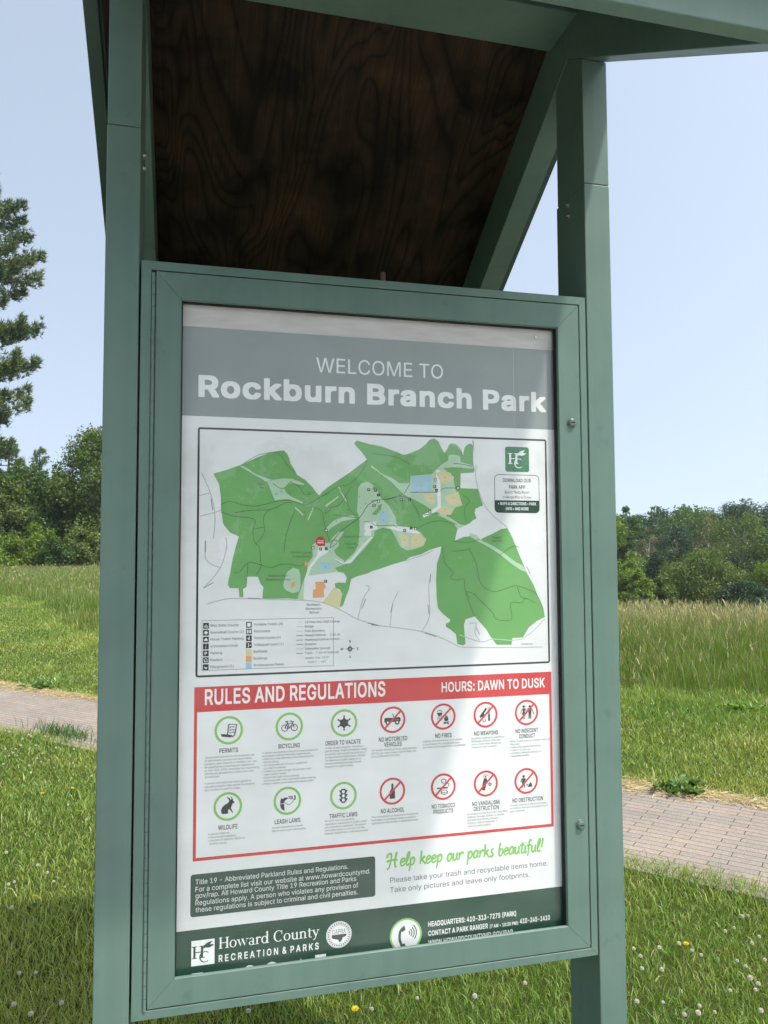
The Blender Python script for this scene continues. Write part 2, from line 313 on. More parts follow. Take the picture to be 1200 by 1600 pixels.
FONT = {
'!': '196|67,160 63,509 132,509 128,160|98,-4 81,-1 66,9 56,24 52,41 56,58 66,73 81,83 98,86 116,83 130,73 140,58 143,41 140,24 130,9 116,-1',
'"': '321|78,318 70,509 136,509 128,318|193,318 185,509 250,509 243,318',
'&': '448|197,-7 150,-2 110,12 78,34 54,62 39,96 34,133 37,163 47,189 63,213 85,235 111,256 140,279 246,363 255,375 260,389 262,405 258,427 245,445 226,457 201,461 184,459 168,453 155,444 145,431 139,416 137,399 139,380 145,363 155,346 169,327 438,0 364,0 171,231 121,293 102,319 87,344 78,370 75,398 79,430 91,458 109,481 134,499 165,510 200,513 235,510 266,499 290,482 308,459 320,433 324,404 322,382 315,362 305,342 291,325 275,308 256,293 154,217 128,195 110,174 100,154 97,131 100,108 109,87 124,70 143,57 166,49 193,46 223,50 251,59 278,75 301,95 321,121 336,151 346,186 349,224 408,224 405,180 397,144 385,115 371,92 357,75 333,47 305,23 271,7 234,-3',
"'": '206|78,318 70,509 136,509 128,318',
'(': '273|89,207 92,264 101,324 114,384 132,441 153,494 177,539 236,539 212,485 191,428 174,370 161,313 154,258 151,207 154,161 160,115 172,67 188,16 209,-38 236,-96 177,-96 139,-21 111,55 95,131',
')': '273|37,-96 64,-37 86,18 102,69 113,116 120,162 122,207 119,258 112,313 99,370 82,428 62,485 37,539 97,539 121,494 142,441 159,384 173,323 181,264 184,207 178,130 161,53 134,-22 97,-96',
'+': '453|198,34 198,364 255,364 255,34|61,172 61,226 391,226 391,172',
',': '188|38,-119 68,71 137,71 84,-119',
'-': '453|337,244 337,188 114,188 114,244',
'.': '188|95,-4 78,-1 63,9 53,24 50,41 53,59 63,73 78,83 95,87 113,83 128,73 138,59 141,41 138,24 128,9 113,-1',
'/': '249|235,533 71,-76 14,-76 178,533',
'0': '453|227,-7 174,1 130,24 95,62 69,113 53,178 48,254 53,330 69,395 95,447 130,484 174,508 227,516 279,508 323,484 358,447 384,395 400,330 405,254 400,178 384,113 359,62 323,24 279,1|227,50 261,56 290,74 313,103 330,144 340,194 344,254 340,314 330,365 313,405 290,435 261,453 227,460 192,453 163,435 140,405 123,365 113,314 109,254 113,194 123,144 140,103 163,74 192,56',
'1': '453|76,0 76,55 391,55 391,0|276,509 276,0 212,0 212,448 209,448 86,358 86,427 198,509',
'2': '453|64,0 64,47 234,229 261,257 282,282 299,305 311,327 318,348 320,371 317,397 308,419 293,436 273,449 250,457 224,460 196,457 172,447 153,433 139,413 130,390 127,362 66,362 71,405 86,442 111,473 143,496 182,511 225,516 268,511 306,497 337,474 361,445 376,411 381,372 378,345 371,318 357,290 336,259 306,223 267,180 153,60 153,57 389,57 389,0',
'3': '453|218,-7 173,-3 133,10 98,30 70,57 52,91 44,132 109,132 115,107 126,87 144,71 165,59 191,52 219,50 248,53 275,61 297,74 315,93 325,116 329,145 326,172 316,196 299,217 275,234 242,244 201,248 157,248 157,299 288,448 288,452 70,452 70,509 372,509 372,461 211,278 211,289 264,288 308,276 344,253 371,222 387,186 393,145 387,103 370,66 344,36 309,12 266,-2',
'4': '453|40,105 40,158 247,509 311,509 109,166 109,163 413,163 413,105|282,0 282,318 343,318 343,0',
'5': '453|221,-7 178,-2 140,11 108,32 83,60 66,93 60,130 122,130 127,108 138,89 154,73 173,60 196,52 221,50 250,53 276,64 298,82 314,104 324,131 328,162 324,193 314,221 297,244 275,262 248,273 218,277 192,275 167,268 145,258 128,246 67,253 96,509 366,509 366,452 151,452 134,301 136,301 155,315 178,325 203,331 229,334 263,330 294,321 321,306 345,285 364,260 379,231 388,199 391,163 385,117 369,76 343,41 309,15 268,-1',
'6': '453|226,-7 182,-1 142,15 109,40 84,74 69,115 64,162 68,199 80,239 102,285 137,340 252,509 322,509 151,261 145,261 154,275 165,288 179,299 196,307 214,312 235,314 278,309 316,295 346,271 370,240 384,201 389,157 384,112 368,73 343,39 310,14 271,-2|226,48 254,52 279,63 299,79 314,101 324,128 327,157 324,187 314,213 299,235 279,251 254,262 226,265 198,262 174,252 153,235 138,214 128,188 125,158 128,128 138,102 153,79 174,63 198,52',
'7': '453|97,0 323,448 323,452 62,452 62,509 391,509 391,449 165,0',
'8': '453|226,-7 178,-2 136,11 101,33 74,62 57,96 52,135 55,166 65,195 81,220 101,241 125,256 153,265 153,267 119,282 93,308 76,342 70,380 75,417 90,450 114,477 146,498 184,511 226,516 269,511 306,498 337,477 361,450 377,417 382,380 376,342 359,308 333,282 300,267 300,265 327,256 351,241 372,220 387,195 397,166 401,135 395,96 378,62 352,33 317,11 275,-2|226,49 258,52 285,60 307,74 323,91 333,113 337,139 333,165 322,189 305,208 283,223 256,232 226,235 196,232 169,223 147,208 130,189 119,165 115,139 119,113 129,91 145,74 167,60 195,52|226,290 252,292 274,300 293,313 307,330 316,351 319,376 316,399 308,420 294,437 275,449 252,457 226,460 200,457 177,449 159,437 145,420 136,399 133,376 136,351 145,330 159,313 178,300 201,292',
'9': '453|226,516 271,510 310,494 343,468 368,434 384,393 389,347 385,309 373,270 350,224 315,168 200,0 130,0 301,248 307,248 299,234 287,221 273,210 257,202 238,196 218,195 175,199 137,214 106,237 83,269 68,307 64,352 69,397 85,436 110,469 143,494 182,510|226,460 199,457 174,446 154,429 138,407 129,381 125,352 129,322 138,295 154,274 174,257 199,247 226,243 254,247 279,257 299,273 314,295 324,321 327,350 324,381 314,407 299,429 279,446 254,457',
':': '188|95,-4 78,-1 63,9 53,24 50,41 53,59 63,73 78,83 95,87 113,83 128,73 138,59 141,41 138,24 128,9 113,-1|95,271 78,274 63,284 53,299 50,316 53,334 63,349 78,359 95,362 113,359 128,349 138,334 141,316 138,299 128,284 113,274',
'A': '480|16,0 201,509 276,509 463,0 395,0 287,302 264,372 250,420 232,478 245,478 228,419 213,371 191,302 85,0|110,142 110,199 370,199 370,142',
'B': '456|60,0 60,509 241,509 289,504 329,491 359,469 381,442 394,410 398,374 395,344 387,320 373,301 356,286 336,275 315,267 315,262 339,257 363,245 385,227 402,203 414,173 418,136 413,100 400,67 377,39 344,18 301,4 247,0|125,57 245,57 296,63 330,80 349,105 355,137 352,161 342,184 327,203 306,218 279,228 248,231 125,231|125,285 238,285 265,288 288,296 308,309 323,326 333,348 336,372 330,403 313,429 283,446 240,452 125,452',
'C': '510|267,-7 205,1 150,25 104,63 70,115 48,179 40,254 48,329 70,393 104,445 150,484 205,508 267,516 305,513 340,504 373,490 402,471 427,447 448,418 463,385 473,348 408,348 401,373 389,395 375,413 357,428 337,440 315,449 292,454 267,456 223,450 184,432 150,403 125,364 109,314 103,254 109,194 125,145 151,105 184,76 223,59 267,53 292,55 315,60 337,69 357,81 375,96 389,114 401,136 408,160 473,160 463,124 448,91 428,62 402,38 373,19 341,5 305,-4',
'D': '502|219,0 96,0 96,57 215,57 272,63 318,81 354,110 379,149 394,198 399,255 394,312 379,361 354,399 320,428 275,446 221,452 93,452 93,509 225,509 294,501 353,478 399,441 433,391 455,329 462,255 455,181 433,119 398,68 351,31 291,8|125,509 125,0 60,0 60,509',
'E': '419|60,0 60,509 372,509 372,452 125,452 125,286 355,286 355,229 125,229 125,57 375,57 375,0',
'F': '410|60,0 60,509 369,509 369,452 125,452 125,278 346,278 346,221 125,221 125,0',
'G': '520|269,-7 205,1 149,25 104,64 69,116 47,179 40,254 47,329 69,393 103,445 149,484 203,508 265,516 304,513 340,504 374,489 403,469 429,445 449,416 465,384 474,349 408,349 399,372 387,393 373,411 356,427 337,439 315,448 291,454 265,456 222,450 183,432 150,404 125,364 109,314 103,254 109,194 125,145 151,105 184,76 224,59 269,53 309,57 345,71 374,93 396,123 410,160 415,202 434,199 283,199 283,256 478,256 478,200 471,141 451,91 419,50 377,19 326,0',
'H': '517|60,0 60,509 125,509 125,289 392,289 392,509 457,509 457,0 392,0 392,232 125,232 125,0',
'I': '186|60,0 60,509 125,509 125,0',
'K': '467|104,145 104,216 364,509 448,509 231,276 228,276|60,0 60,509 125,509 125,334 124,225 125,193 125,0|372,0 188,259 228,309 449,0',
'L': '393|60,0 60,509 125,509 125,57 361,57 361,0',
'M': '628|60,0 60,509 152,509 277,187 322,49 307,49 352,187 476,509 568,509 568,0 504,0 507,457 513,457 456,291 342,0 286,0 170,291 112,457 119,457 122,0',
'N': '523|60,0 60,509 136,509 414,55 405,54 399,195 399,509 463,509 463,0 387,0 202,290 108,452 119,454 125,291 125,0',
'O': '533|267,-7 205,1 150,25 105,63 70,115 48,179 40,254 48,329 70,393 105,445 150,484 205,508 267,516 329,508 384,484 429,445 464,393 486,329 493,254 486,179 464,115 429,63 384,25 329,1|267,53 310,59 349,76 383,105 408,144 425,194 430,254 425,314 408,365 383,404 349,433 310,450 267,456 223,450 184,433 151,404 125,364 109,314 103,254 109,194 125,144 151,105 184,76 223,59',
'P': '445|60,0 60,509 235,509 289,503 332,487 366,462 390,430 404,391 409,348 404,304 390,265 366,233 332,207 289,191 235,186 109,186 109,242 233,242 269,246 297,256 318,272 333,294 342,319 344,348 342,376 333,402 318,423 297,439 268,449 232,452 125,452 125,0',
'Q': '533|245,159 313,159 369,85 384,65 468,-48 401,-48|267,-7 205,1 150,25 105,63 70,115 48,179 40,254 48,329 70,393 105,445 150,484 205,508 267,516 329,508 384,484 429,445 464,393 486,329 493,254 486,179 464,115 429,63 384,25 329,1|267,53 310,59 349,76 383,105 408,144 425,194 430,254 425,314 408,365 383,404 349,433 310,450 267,456 223,450 184,433 151,404 125,364 109,314 103,254 109,194 125,144 151,105 184,76 223,59',
'R': '449|60,0 60,509 236,509 290,504 333,489 367,465 390,433 405,395 409,352 405,309 390,271 367,240 333,217 289,203 236,198 96,198 96,255 234,255 269,258 298,267 319,281 334,300 342,324 345,352 342,380 334,405 319,425 298,440 269,449 233,452 125,452 125,0|353,0 230,229 303,229 428,0',
'S': '447|224,-9 172,-4 128,9 91,31 64,60 46,96 38,137 104,137 110,110 123,88 142,71 166,59 194,52 224,49 257,52 286,60 311,74 329,92 341,114 346,139 342,161 332,179 316,193 296,205 272,214 245,222 184,239 128,260 86,289 60,326 52,372 58,413 75,448 102,476 138,498 180,511 227,516 275,511 316,498 351,476 377,449 394,415 401,378 337,378 326,412 302,437 267,453 225,459 194,456 167,448 145,435 129,418 118,398 115,376 119,352 131,334 148,319 169,308 191,300 212,293 264,279 287,272 312,264 336,252 359,238 379,220 395,198 405,171 408,139 403,99 386,64 360,34 323,11 278,-4',
'T': '449|32,452 32,509 417,509 417,452 257,452 257,0 193,0 193,452',
'U': '517|259,-8 203,-2 154,15 114,43 85,80 66,124 60,173 60,509 124,509 124,178 128,144 141,113 160,87 187,68 220,56 259,52 298,56 331,68 357,87 377,113 389,144 393,178 393,509 457,509 457,173 451,124 433,80 403,43 363,15 315,-2',
'V': '480|204,0 16,509 84,509 192,206 215,137 230,89 248,31 235,31 252,90 267,138 290,206 395,509 463,509 278,0',
'W': '686|155,0 16,509 82,509 163,196 197,40 189,40 224,196 306,509 380,509 497,40 488,40 523,196 603,509 670,509 530,0 455,0 368,323 359,356 351,391 344,431 336,475 350,475 335,395 327,359 318,323 230,0',
'X': '474|18,0 217,284 217,236 29,509 104,509 243,292 232,292 298,400 374,509 446,509 259,239 259,287 456,0 382,0 292,129 230,231 244,231 182,129 91,0',
'Y': '472|203,0 203,208 16,509 91,509 192,344 208,318 222,292 236,264 250,230 224,230 237,265 251,293 280,344 381,509 455,509 268,208 268,0',
'Z': '438|42,0 42,46 273,385 341,476 348,454 40,452 40,509 397,509 397,462 169,129 97,33 90,54 399,57 399,0',
'a': '389|160,-9 126,-5 94,5 68,22 48,45 35,73 30,108 34,138 43,161 58,179 78,193 100,203 125,211 152,216 234,227 252,230 265,235 273,243 273,279 267,297 256,311 240,322 220,329 196,331 171,329 149,322 132,313 118,301 107,288 100,274 41,291 57,322 79,346 104,364 133,375 163,382 194,384 215,383 239,379 263,372 286,360 306,343 322,320 333,290 337,251 337,0 277,0 277,52 272,52 264,38 252,25 236,12 215,1 190,-6|170,45 202,49 228,59 248,74 263,93 272,115 276,138 276,190 154,164 134,159 117,150 103,139 95,124 92,105 94,87 102,72 114,61 130,52 149,47',
'b': '424|229,-8 198,-5 172,4 153,17 138,31 118,59 112,59 112,0 53,0 53,509 114,509 114,319 118,319 137,346 152,360 171,373 197,381 229,384 274,378 313,361 345,332 370,293 385,245 390,189 385,133 370,84 346,45 313,16 274,-2|220,47 253,51 279,66 301,88 316,117 325,151 328,189 325,227 316,261 301,290 280,311 253,325 220,330 188,325 161,312 140,291 125,263 116,229 113,189 116,150 125,115 140,86 162,65 188,51',
'c': '396|207,-8 159,-2 117,16 82,46 56,85 40,133 34,187 40,243 56,291 82,330 117,360 159,378 207,384 234,383 260,377 284,368 305,356 324,341 340,322 353,301 362,277 303,262 298,276 290,289 281,301 270,311 257,319 242,325 226,329 207,330 173,325 145,310 124,287 108,258 99,224 96,187 99,151 108,117 124,89 145,66 173,51 207,46 226,48 243,52 258,58 271,66 282,76 292,89 299,102 304,117 363,102 354,78 341,56 325,37 306,21 285,9 261,-1 235,-6',
'd': '424|195,-8 151,-2 111,16 79,45 55,84 39,133 34,189 39,245 55,293 79,332 112,361 151,378 196,384 228,381 253,373 272,360 287,346 306,319 311,319 311,509 372,509 372,0 313,0 313,59 307,59 287,31 272,17 252,4 227,-5|205,47 236,51 263,65 284,86 299,115 309,150 312,189 309,229 300,263 284,291 263,312 237,325 205,330 172,325 145,311 124,290 108,261 99,227 96,189 99,151 109,117 124,88 145,66 172,51',
'e': '404|212,-8 161,-2 117,16 82,46 56,85 40,132 34,187 39,242 55,290 81,329 115,359 157,378 205,384 236,382 266,374 294,361 319,341 341,315 357,282 368,242 371,194 371,169 75,169 75,221 338,221 310,202 307,237 298,269 283,294 263,314 237,326 205,330 173,326 146,313 125,294 109,270 99,241 96,211 96,178 100,139 110,106 128,80 151,61 179,50 212,46 234,48 254,53 271,61 285,73 297,88 306,105 365,91 353,63 335,39 311,19 283,4 249,-5',
'f': '254|228,379 228,327 6,327 6,379|81,0 81,432 84,461 96,486 113,505 135,519 161,527 187,530 207,529 243,521 227,468 195,474 171,470 154,460 145,443 142,419 142,0',
'g': '425|207,-151 168,-148 134,-140 105,-127 82,-110 64,-91 51,-69 101,-41 122,-66 136,-78 154,-88 178,-95 207,-97 249,-92 282,-75 304,-47 311,-6 311,68 306,68 287,41 272,28 252,16 227,8 195,5 152,10 113,27 80,53 55,90 39,136 34,191 39,246 55,293 80,332 112,361 152,378 196,384 228,382 253,373 273,360 288,346 308,319 313,319 313,379 372,379 372,-9 367,-54 350,-90 324,-117 291,-136 251,-147|205,59 237,63 264,75 285,95 300,121 309,154 312,193 309,231 300,264 285,291 264,312 237,325 205,330 172,325 145,312 124,290 109,262 99,229 96,193 99,155 109,123 124,96 145,76 172,63',
'h': '410|114,227 114,0 53,0 53,509 114,509 114,287 102,287 124,332 152,362 187,379 227,384 264,380 295,369 321,349 341,321 353,285 357,240 357,0 296,0 296,235 290,275 273,304 246,323 210,329 184,326 161,317 141,303 126,283 117,257',
'i': '167|53,0 53,379 114,379 114,0|84,443 67,446 54,455 44,468 41,483 44,499 54,512 67,521 84,524 100,521 114,512 123,499 126,483 123,468 114,455 100,446',
'j': '167|53,379 114,379 114,-30 111,-63 102,-90 86,-113 65,-129 37,-139 4,-143 -10,-143 -10,-87 2,-87 25,-83 40,-72 50,-54 53,-29|83,443 67,446 53,455 44,468 41,483 44,499 53,512 67,521 83,524 100,521 114,512 123,499 126,483 123,468 114,455 100,446',
'k': '381|110,137 110,212 121,212 284,379 360,379 184,199 177,199|53,0 53,509 114,509 114,0|294,0 148,186 191,229 372,0',
'l': '170|53,0 53,509 115,509 115,0',
'm': '610|53,0 53,379 112,379 112,295 108,295 118,323 132,346 151,363 172,376 195,384 219,386 257,380 287,361 309,331 321,295 312,295 322,321 337,343 357,361 381,375 407,383 437,386 468,383 497,372 522,354 541,328 553,296 557,255 557,0 496,0 496,254 490,289 473,313 447,326 419,330 395,328 374,320 358,307 345,290 338,270 335,247 335,0 274,0 274,260 269,288 253,311 229,326 199,330 178,328 158,320 140,307 126,289 117,266 114,238 114,0',
'n': '410|114,227 114,0 53,0 53,379 112,379 112,287 102,287 124,332 152,362 187,379 227,384 264,380 295,369 321,349 341,321 353,285 357,240 357,0 296,0 296,235 290,275 273,304 246,323 210,329 184,326 161,317 141,303 126,283 117,257',
'o': '415|207,-8 159,-2 117,16 82,46 56,85 40,133 34,187 40,243 56,291 82,330 117,360 159,378 207,384 256,378 299,360 333,330 359,291 376,243 381,187 376,133 359,85 333,46 299,16 256,-2|207,46 242,51 270,66 292,89 307,117 316,151 319,187 316,224 307,258 292,287 270,310 242,325 207,330 173,325 145,310 124,287 108,258 99,224 96,187 99,151 108,117 124,89 145,66 173,51',
'p': '424|53,-143 53,379 112,379 112,319 118,319 137,346 152,360 171,373 197,381 229,384 274,378 313,361 345,332 370,293 385,245 390,189 385,133 370,84 346,45 313,16 274,-2 229,-8 198,-5 173,4 153,17 138,31 118,59 114,59 114,-143|220,47 253,51 279,66 301,88 316,117 325,151 328,189 325,227 316,261 301,290 280,311 253,325 220,330 188,325 161,312 140,291 125,263 116,229 113,189 116,150 125,115 140,86 162,65 188,51',
'q': '424|372,-143 311,-143 311,59 306,59 287,31 272,17 252,4 227,-5 195,-8 151,-2 111,16 79,45 55,84 39,133 34,189 39,245 55,293 79,332 112,361 151,378 196,384 228,381 253,373 272,360 287,346 307,319 313,319 313,379 372,379|205,47 236,51 263,65 284,86 299,115 309,150 312,189 309,229 300,263 284,291 263,312 237,325 205,330 172,325 145,311 124,290 108,261 99,227 96,189 99,151 109,117 124,88 145,66 172,51',
'r': '259|53,0 53,379 112,379 112,321 115,321 130,347 152,367 181,380 213,385 243,384 243,322 207,326 182,323 159,315 140,301 126,284 117,262 114,237 114,0',
's': '365|182,-8 145,-5 112,3 84,18 62,38 45,63 36,94 94,107 105,79 124,60 150,49 181,45 217,50 244,62 262,81 268,103 265,121 254,136 237,147 212,155 149,170 104,186 72,208 53,237 47,274 51,305 65,332 87,354 115,370 149,381 187,384 223,381 254,372 279,358 299,339 314,316 324,290 268,277 258,298 243,316 219,328 187,333 156,329 131,317 114,299 109,277 112,258 124,243 144,232 172,223 229,209 275,194 306,171 325,142 331,107 326,75 312,47 290,24 260,6 223,-5',
't': '227|204,379 204,327 6,327 6,379|65,471 126,471 126,98 128,76 136,61 150,53 170,50 202,54 213,2 168,-4 125,2 92,21 72,52 65,93',
'u': '410|182,-5 146,-1 115,11 89,31 69,59 57,95 53,139 53,379 114,379 114,144 119,105 137,75 164,56 200,50 226,53 249,62 268,77 283,97 293,122 296,153 296,379 357,379 357,0 298,0 298,92 307,92 286,47 257,17 222,0',
'v': '389|163,0 17,379 84,379 165,155 177,121 206,21 184,21 194,53 213,121 224,155 305,379 371,379 226,0',
'w': '567|138,0 23,379 87,379 133,214 154,137 165,91 175,41 165,41 175,90 186,135 196,176 206,214 252,379 316,379 362,214 382,136 392,91 402,41 391,41 402,90 413,135 434,214 480,379 545,379 429,0 368,0 319,172 277,338 291,338 199,0',
'x': '379|21,0 171,218 171,171 29,379 100,379 164,279 207,206 175,206 190,229 216,279 233,306 282,379 352,379 209,169 209,214 358,0 287,0 231,85 214,112 173,182 205,182 191,159 165,112 148,85 91,0',
'y': '389|47,-139 61,-86 88,-90 104,-89 118,-84 130,-74 141,-58 151,-36 163,-1 17,379 84,379 165,155 177,121 206,21 184,21 212,121 224,155 305,379 371,379 204,-58 191,-85 177,-107 159,-124 139,-136 117,-143 91,-145',
'z': '380|42,0 42,46 254,320 254,323 48,323 48,379 333,379 333,331 126,60 126,56 339,56 339,0',
'•': '389|194,93 166,96 139,107 117,124 100,147 89,173 85,202 89,231 100,257 117,279 139,296 166,307 194,311 223,307 249,296 272,279 289,257 300,231 304,202 300,173 289,147 272,124 249,107 223,96',
' ': '188|',
}
FONT_HEAVY = {
'R': '493|36,-30 32,-28 30,-24 28,-8 28,520 29,532 32,537 38,540 48,541 252,541 312,535 320,531 360,518 396,491 420,458 424,444 436,416 441,368 441,336 436,288 429,272 420,246 396,214 366,192 458,24 460,12 460,-16 458,-24 456,-28 448,-31 440,-32 340,-32 328,-30 323,-24 223,164 220,166 160,166 157,164 157,160 157,-8 155,-24 152,-29 140,-32 48,-32|158,288 220,287 244,288 268,294 290,308 306,328 312,352 307,376 292,396 270,412 260,416 232,420 160,420 157,416',
'o': '459|170,-36 138,-33 90,-13 54,18 26,60 22,76 9,112 2,172 2,204 9,264 22,300 26,316 54,358 90,389 138,409 194,416 222,416 246,412 278,409 287,404 326,389 362,356 389,316 393,300 402,275 406,268 408,260 413,204 413,180 407,112 393,76 389,60 362,20 326,-13 274,-34 218,-40 190,-40|202,80 210,80 218,81 239,92 263,116 280,148 283,160 286,184 285,200 280,228 266,256 242,282 226,291 214,296 206,297 198,295 176,284 153,260 135,228 132,216 129,188 132,160 135,148 150,120 174,93 190,84',
'c': '440|170,-36 138,-33 90,-13 54,18 26,60 22,76 9,112 2,172 2,192 9,264 22,300 26,316 54,358 89,388 128,404 134,408 190,416 210,416 250,415 266,410 282,408 290,403 310,397 333,384 353,368 369,348 382,327 388,308 393,300 394,264 393,256 390,249 382,246 370,244 330,233 322,231 314,230 286,230 278,232 274,236 270,248 266,256 254,272 238,286 227,292 214,296 198,295 176,284 150,256 135,228 132,216 129,188 132,160 137,144 150,120 176,92 198,81 206,79 230,86 242,93 254,104 266,120 275,144 278,146 286,149 322,149 370,135 382,134 390,131 392,128 395,120 395,84 383,52 370,30 354,10 332,-8 310,-21 298,-24 286,-31 266,-34 254,-37 198,-40',
'k': '425|29,-30 25,-28 23,-24 21,-8 21,520 22,532 25,537 29,539 37,541 129,541 141,538 145,532 146,516 146,304 147,300 149,297 253,404 261,410 273,411 369,411 385,409 389,405 391,400 392,364 389,352 256,216 254,212 401,26 404,16 404,-12 402,-24 400,-28 393,-31 381,-32 281,-32 269,-30 265,-26 153,116 149,119 146,116 146,112 146,-16 144,-24 142,-28 137,-31 125,-32 41,-32',
'b': '468|177,-36 169,-32 145,-25 137,-30 129,-32 33,-31 25,-28 23,-24 21,-16 21,516 22,532 25,537 29,539 37,541 129,541 141,538 145,532 146,524 146,412 146,408 149,404 161,406 173,411 181,413 217,416 249,415 297,409 305,404 341,389 373,360 401,316 404,300 417,264 422,204 422,172 416,112 412,104 404,76 400,60 373,16 341,-12 297,-33 241,-40 213,-40|206,84 217,80 229,81 249,92 273,116 289,148 294,176 295,192 292,220 288,232 275,260 251,284 233,293 221,297 201,291 189,284 169,264 153,235 149,220 147,204 146,188 149,156 153,144 160,128 169,113 191,92',
'u': '454|133,-33 125,-32 105,-23 89,-18 61,3 39,35 35,51 26,75 21,131 21,391 22,399 25,407 33,410 45,411 129,411 137,410 142,407 145,401 146,391 146,159 149,131 165,103 189,86 201,83 213,86 221,90 241,106 253,122 260,135 264,155 264,387 266,403 269,408 281,411 373,411 381,409 385,407 388,399 389,379 389,-9 388,-21 385,-28 381,-30 369,-32 281,-32 272,-29 265,-20 245,-31 201,-37 169,-37',
'r': '303|29,-30 25,-28 23,-24 21,-12 21,388 23,404 29,409 37,411 121,411 133,410 145,404 161,411 177,413 197,417 261,416 271,412 273,408 275,400 275,308 272,296 268,292 261,290 229,290 209,293 189,288 169,274 154,256 147,236 146,-8 144,-24 141,-29 129,-32 41,-32',
'n': '454|29,-30 25,-28 22,-20 21,0 21,392 23,404 29,409 41,411 129,411 138,408 145,399 161,408 169,411 213,416 245,416 285,411 305,403 317,400 349,377 372,344 375,328 385,304 389,252 389,108 389,-12 388,-20 385,-28 377,-31 365,-32 281,-32 273,-31 268,-28 265,-22 264,-12 264,216 261,248 245,276 222,292 209,296 195,292 170,276 167,272 153,254 147,232 146,212 146,-12 144,-24 141,-29 129,-32 41,-32',
'B': '500|36,-30 32,-28 30,-24 28,-8 28,516 28,528 31,536 36,539 48,541 248,541 308,536 320,530 356,520 388,496 407,472 412,464 415,452 425,432 430,392 430,360 426,324 421,312 417,296 397,268 412,256 432,228 436,214 445,196 450,152 450,120 444,80 429,40 404,10 369,-12 352,-16 320,-28 256,-32 52,-32|157,92 160,89 244,90 272,93 300,106 320,132 321,136 316,153 300,174 276,191 252,198 160,199 157,196|157,320 160,317 236,318 256,322 268,329 280,337 296,355 302,372 300,378 284,402 256,417 224,420 160,420 157,416',
'a': '433|114,-37 106,-36 86,-29 70,-25 42,-7 19,19 4,51 -2,91 -2,123 3,159 9,171 14,187 30,207 53,223 66,227 78,234 97,239 94,241 78,243 70,247 34,257 22,259 14,262 11,267 9,275 10,311 30,351 53,375 78,393 102,401 110,406 134,410 142,413 174,415 206,416 234,415 262,410 270,406 286,403 314,388 334,371 353,343 355,331 364,311 369,267 369,-17 366,-26 362,-30 354,-32 262,-32 254,-31 246,-25 238,-30 222,-33 210,-37 178,-41 146,-41|167,79 177,79 198,85 221,103 234,119 238,127 243,147 242,149 214,143 182,136 174,133 162,131 146,123 130,110 128,103 142,89 158,80|131,251 134,248 150,249 206,256 226,260 237,263 240,267 228,283 210,295 194,298 178,295 162,287 148,275 134,259',
'h': '454|29,-30 25,-28 23,-24 21,-8 21,520 22,532 25,537 29,539 37,541 121,541 136,540 143,536 146,524 146,408 146,404 149,401 165,410 209,416 241,416 281,412 321,398 349,377 372,344 375,328 384,308 389,256 389,236 389,-12 388,-20 385,-28 377,-31 369,-32 281,-32 269,-29 266,-24 264,-8 264,216 261,247 257,256 245,276 221,293 209,296 193,291 169,275 153,254 147,232 146,212 146,-12 144,-24 141,-29 129,-32 41,-32',
'P': '489|36,-30 32,-28 30,-24 28,-8 28,516 28,528 31,536 36,539 48,541 244,541 304,535 312,534 320,529 344,520 356,517 388,494 395,488 419,456 436,408 441,364 441,332 435,284 424,256 420,240 392,204 360,179 354,176 344,174 320,165 312,160 248,154 160,154 157,152 157,148 157,-16 155,-24 153,-28 148,-31 136,-32 48,-32|157,276 160,274 216,274 244,276 268,283 290,300 306,324 312,348 306,372 288,397 268,412 244,418 216,420 160,420 157,416',
}
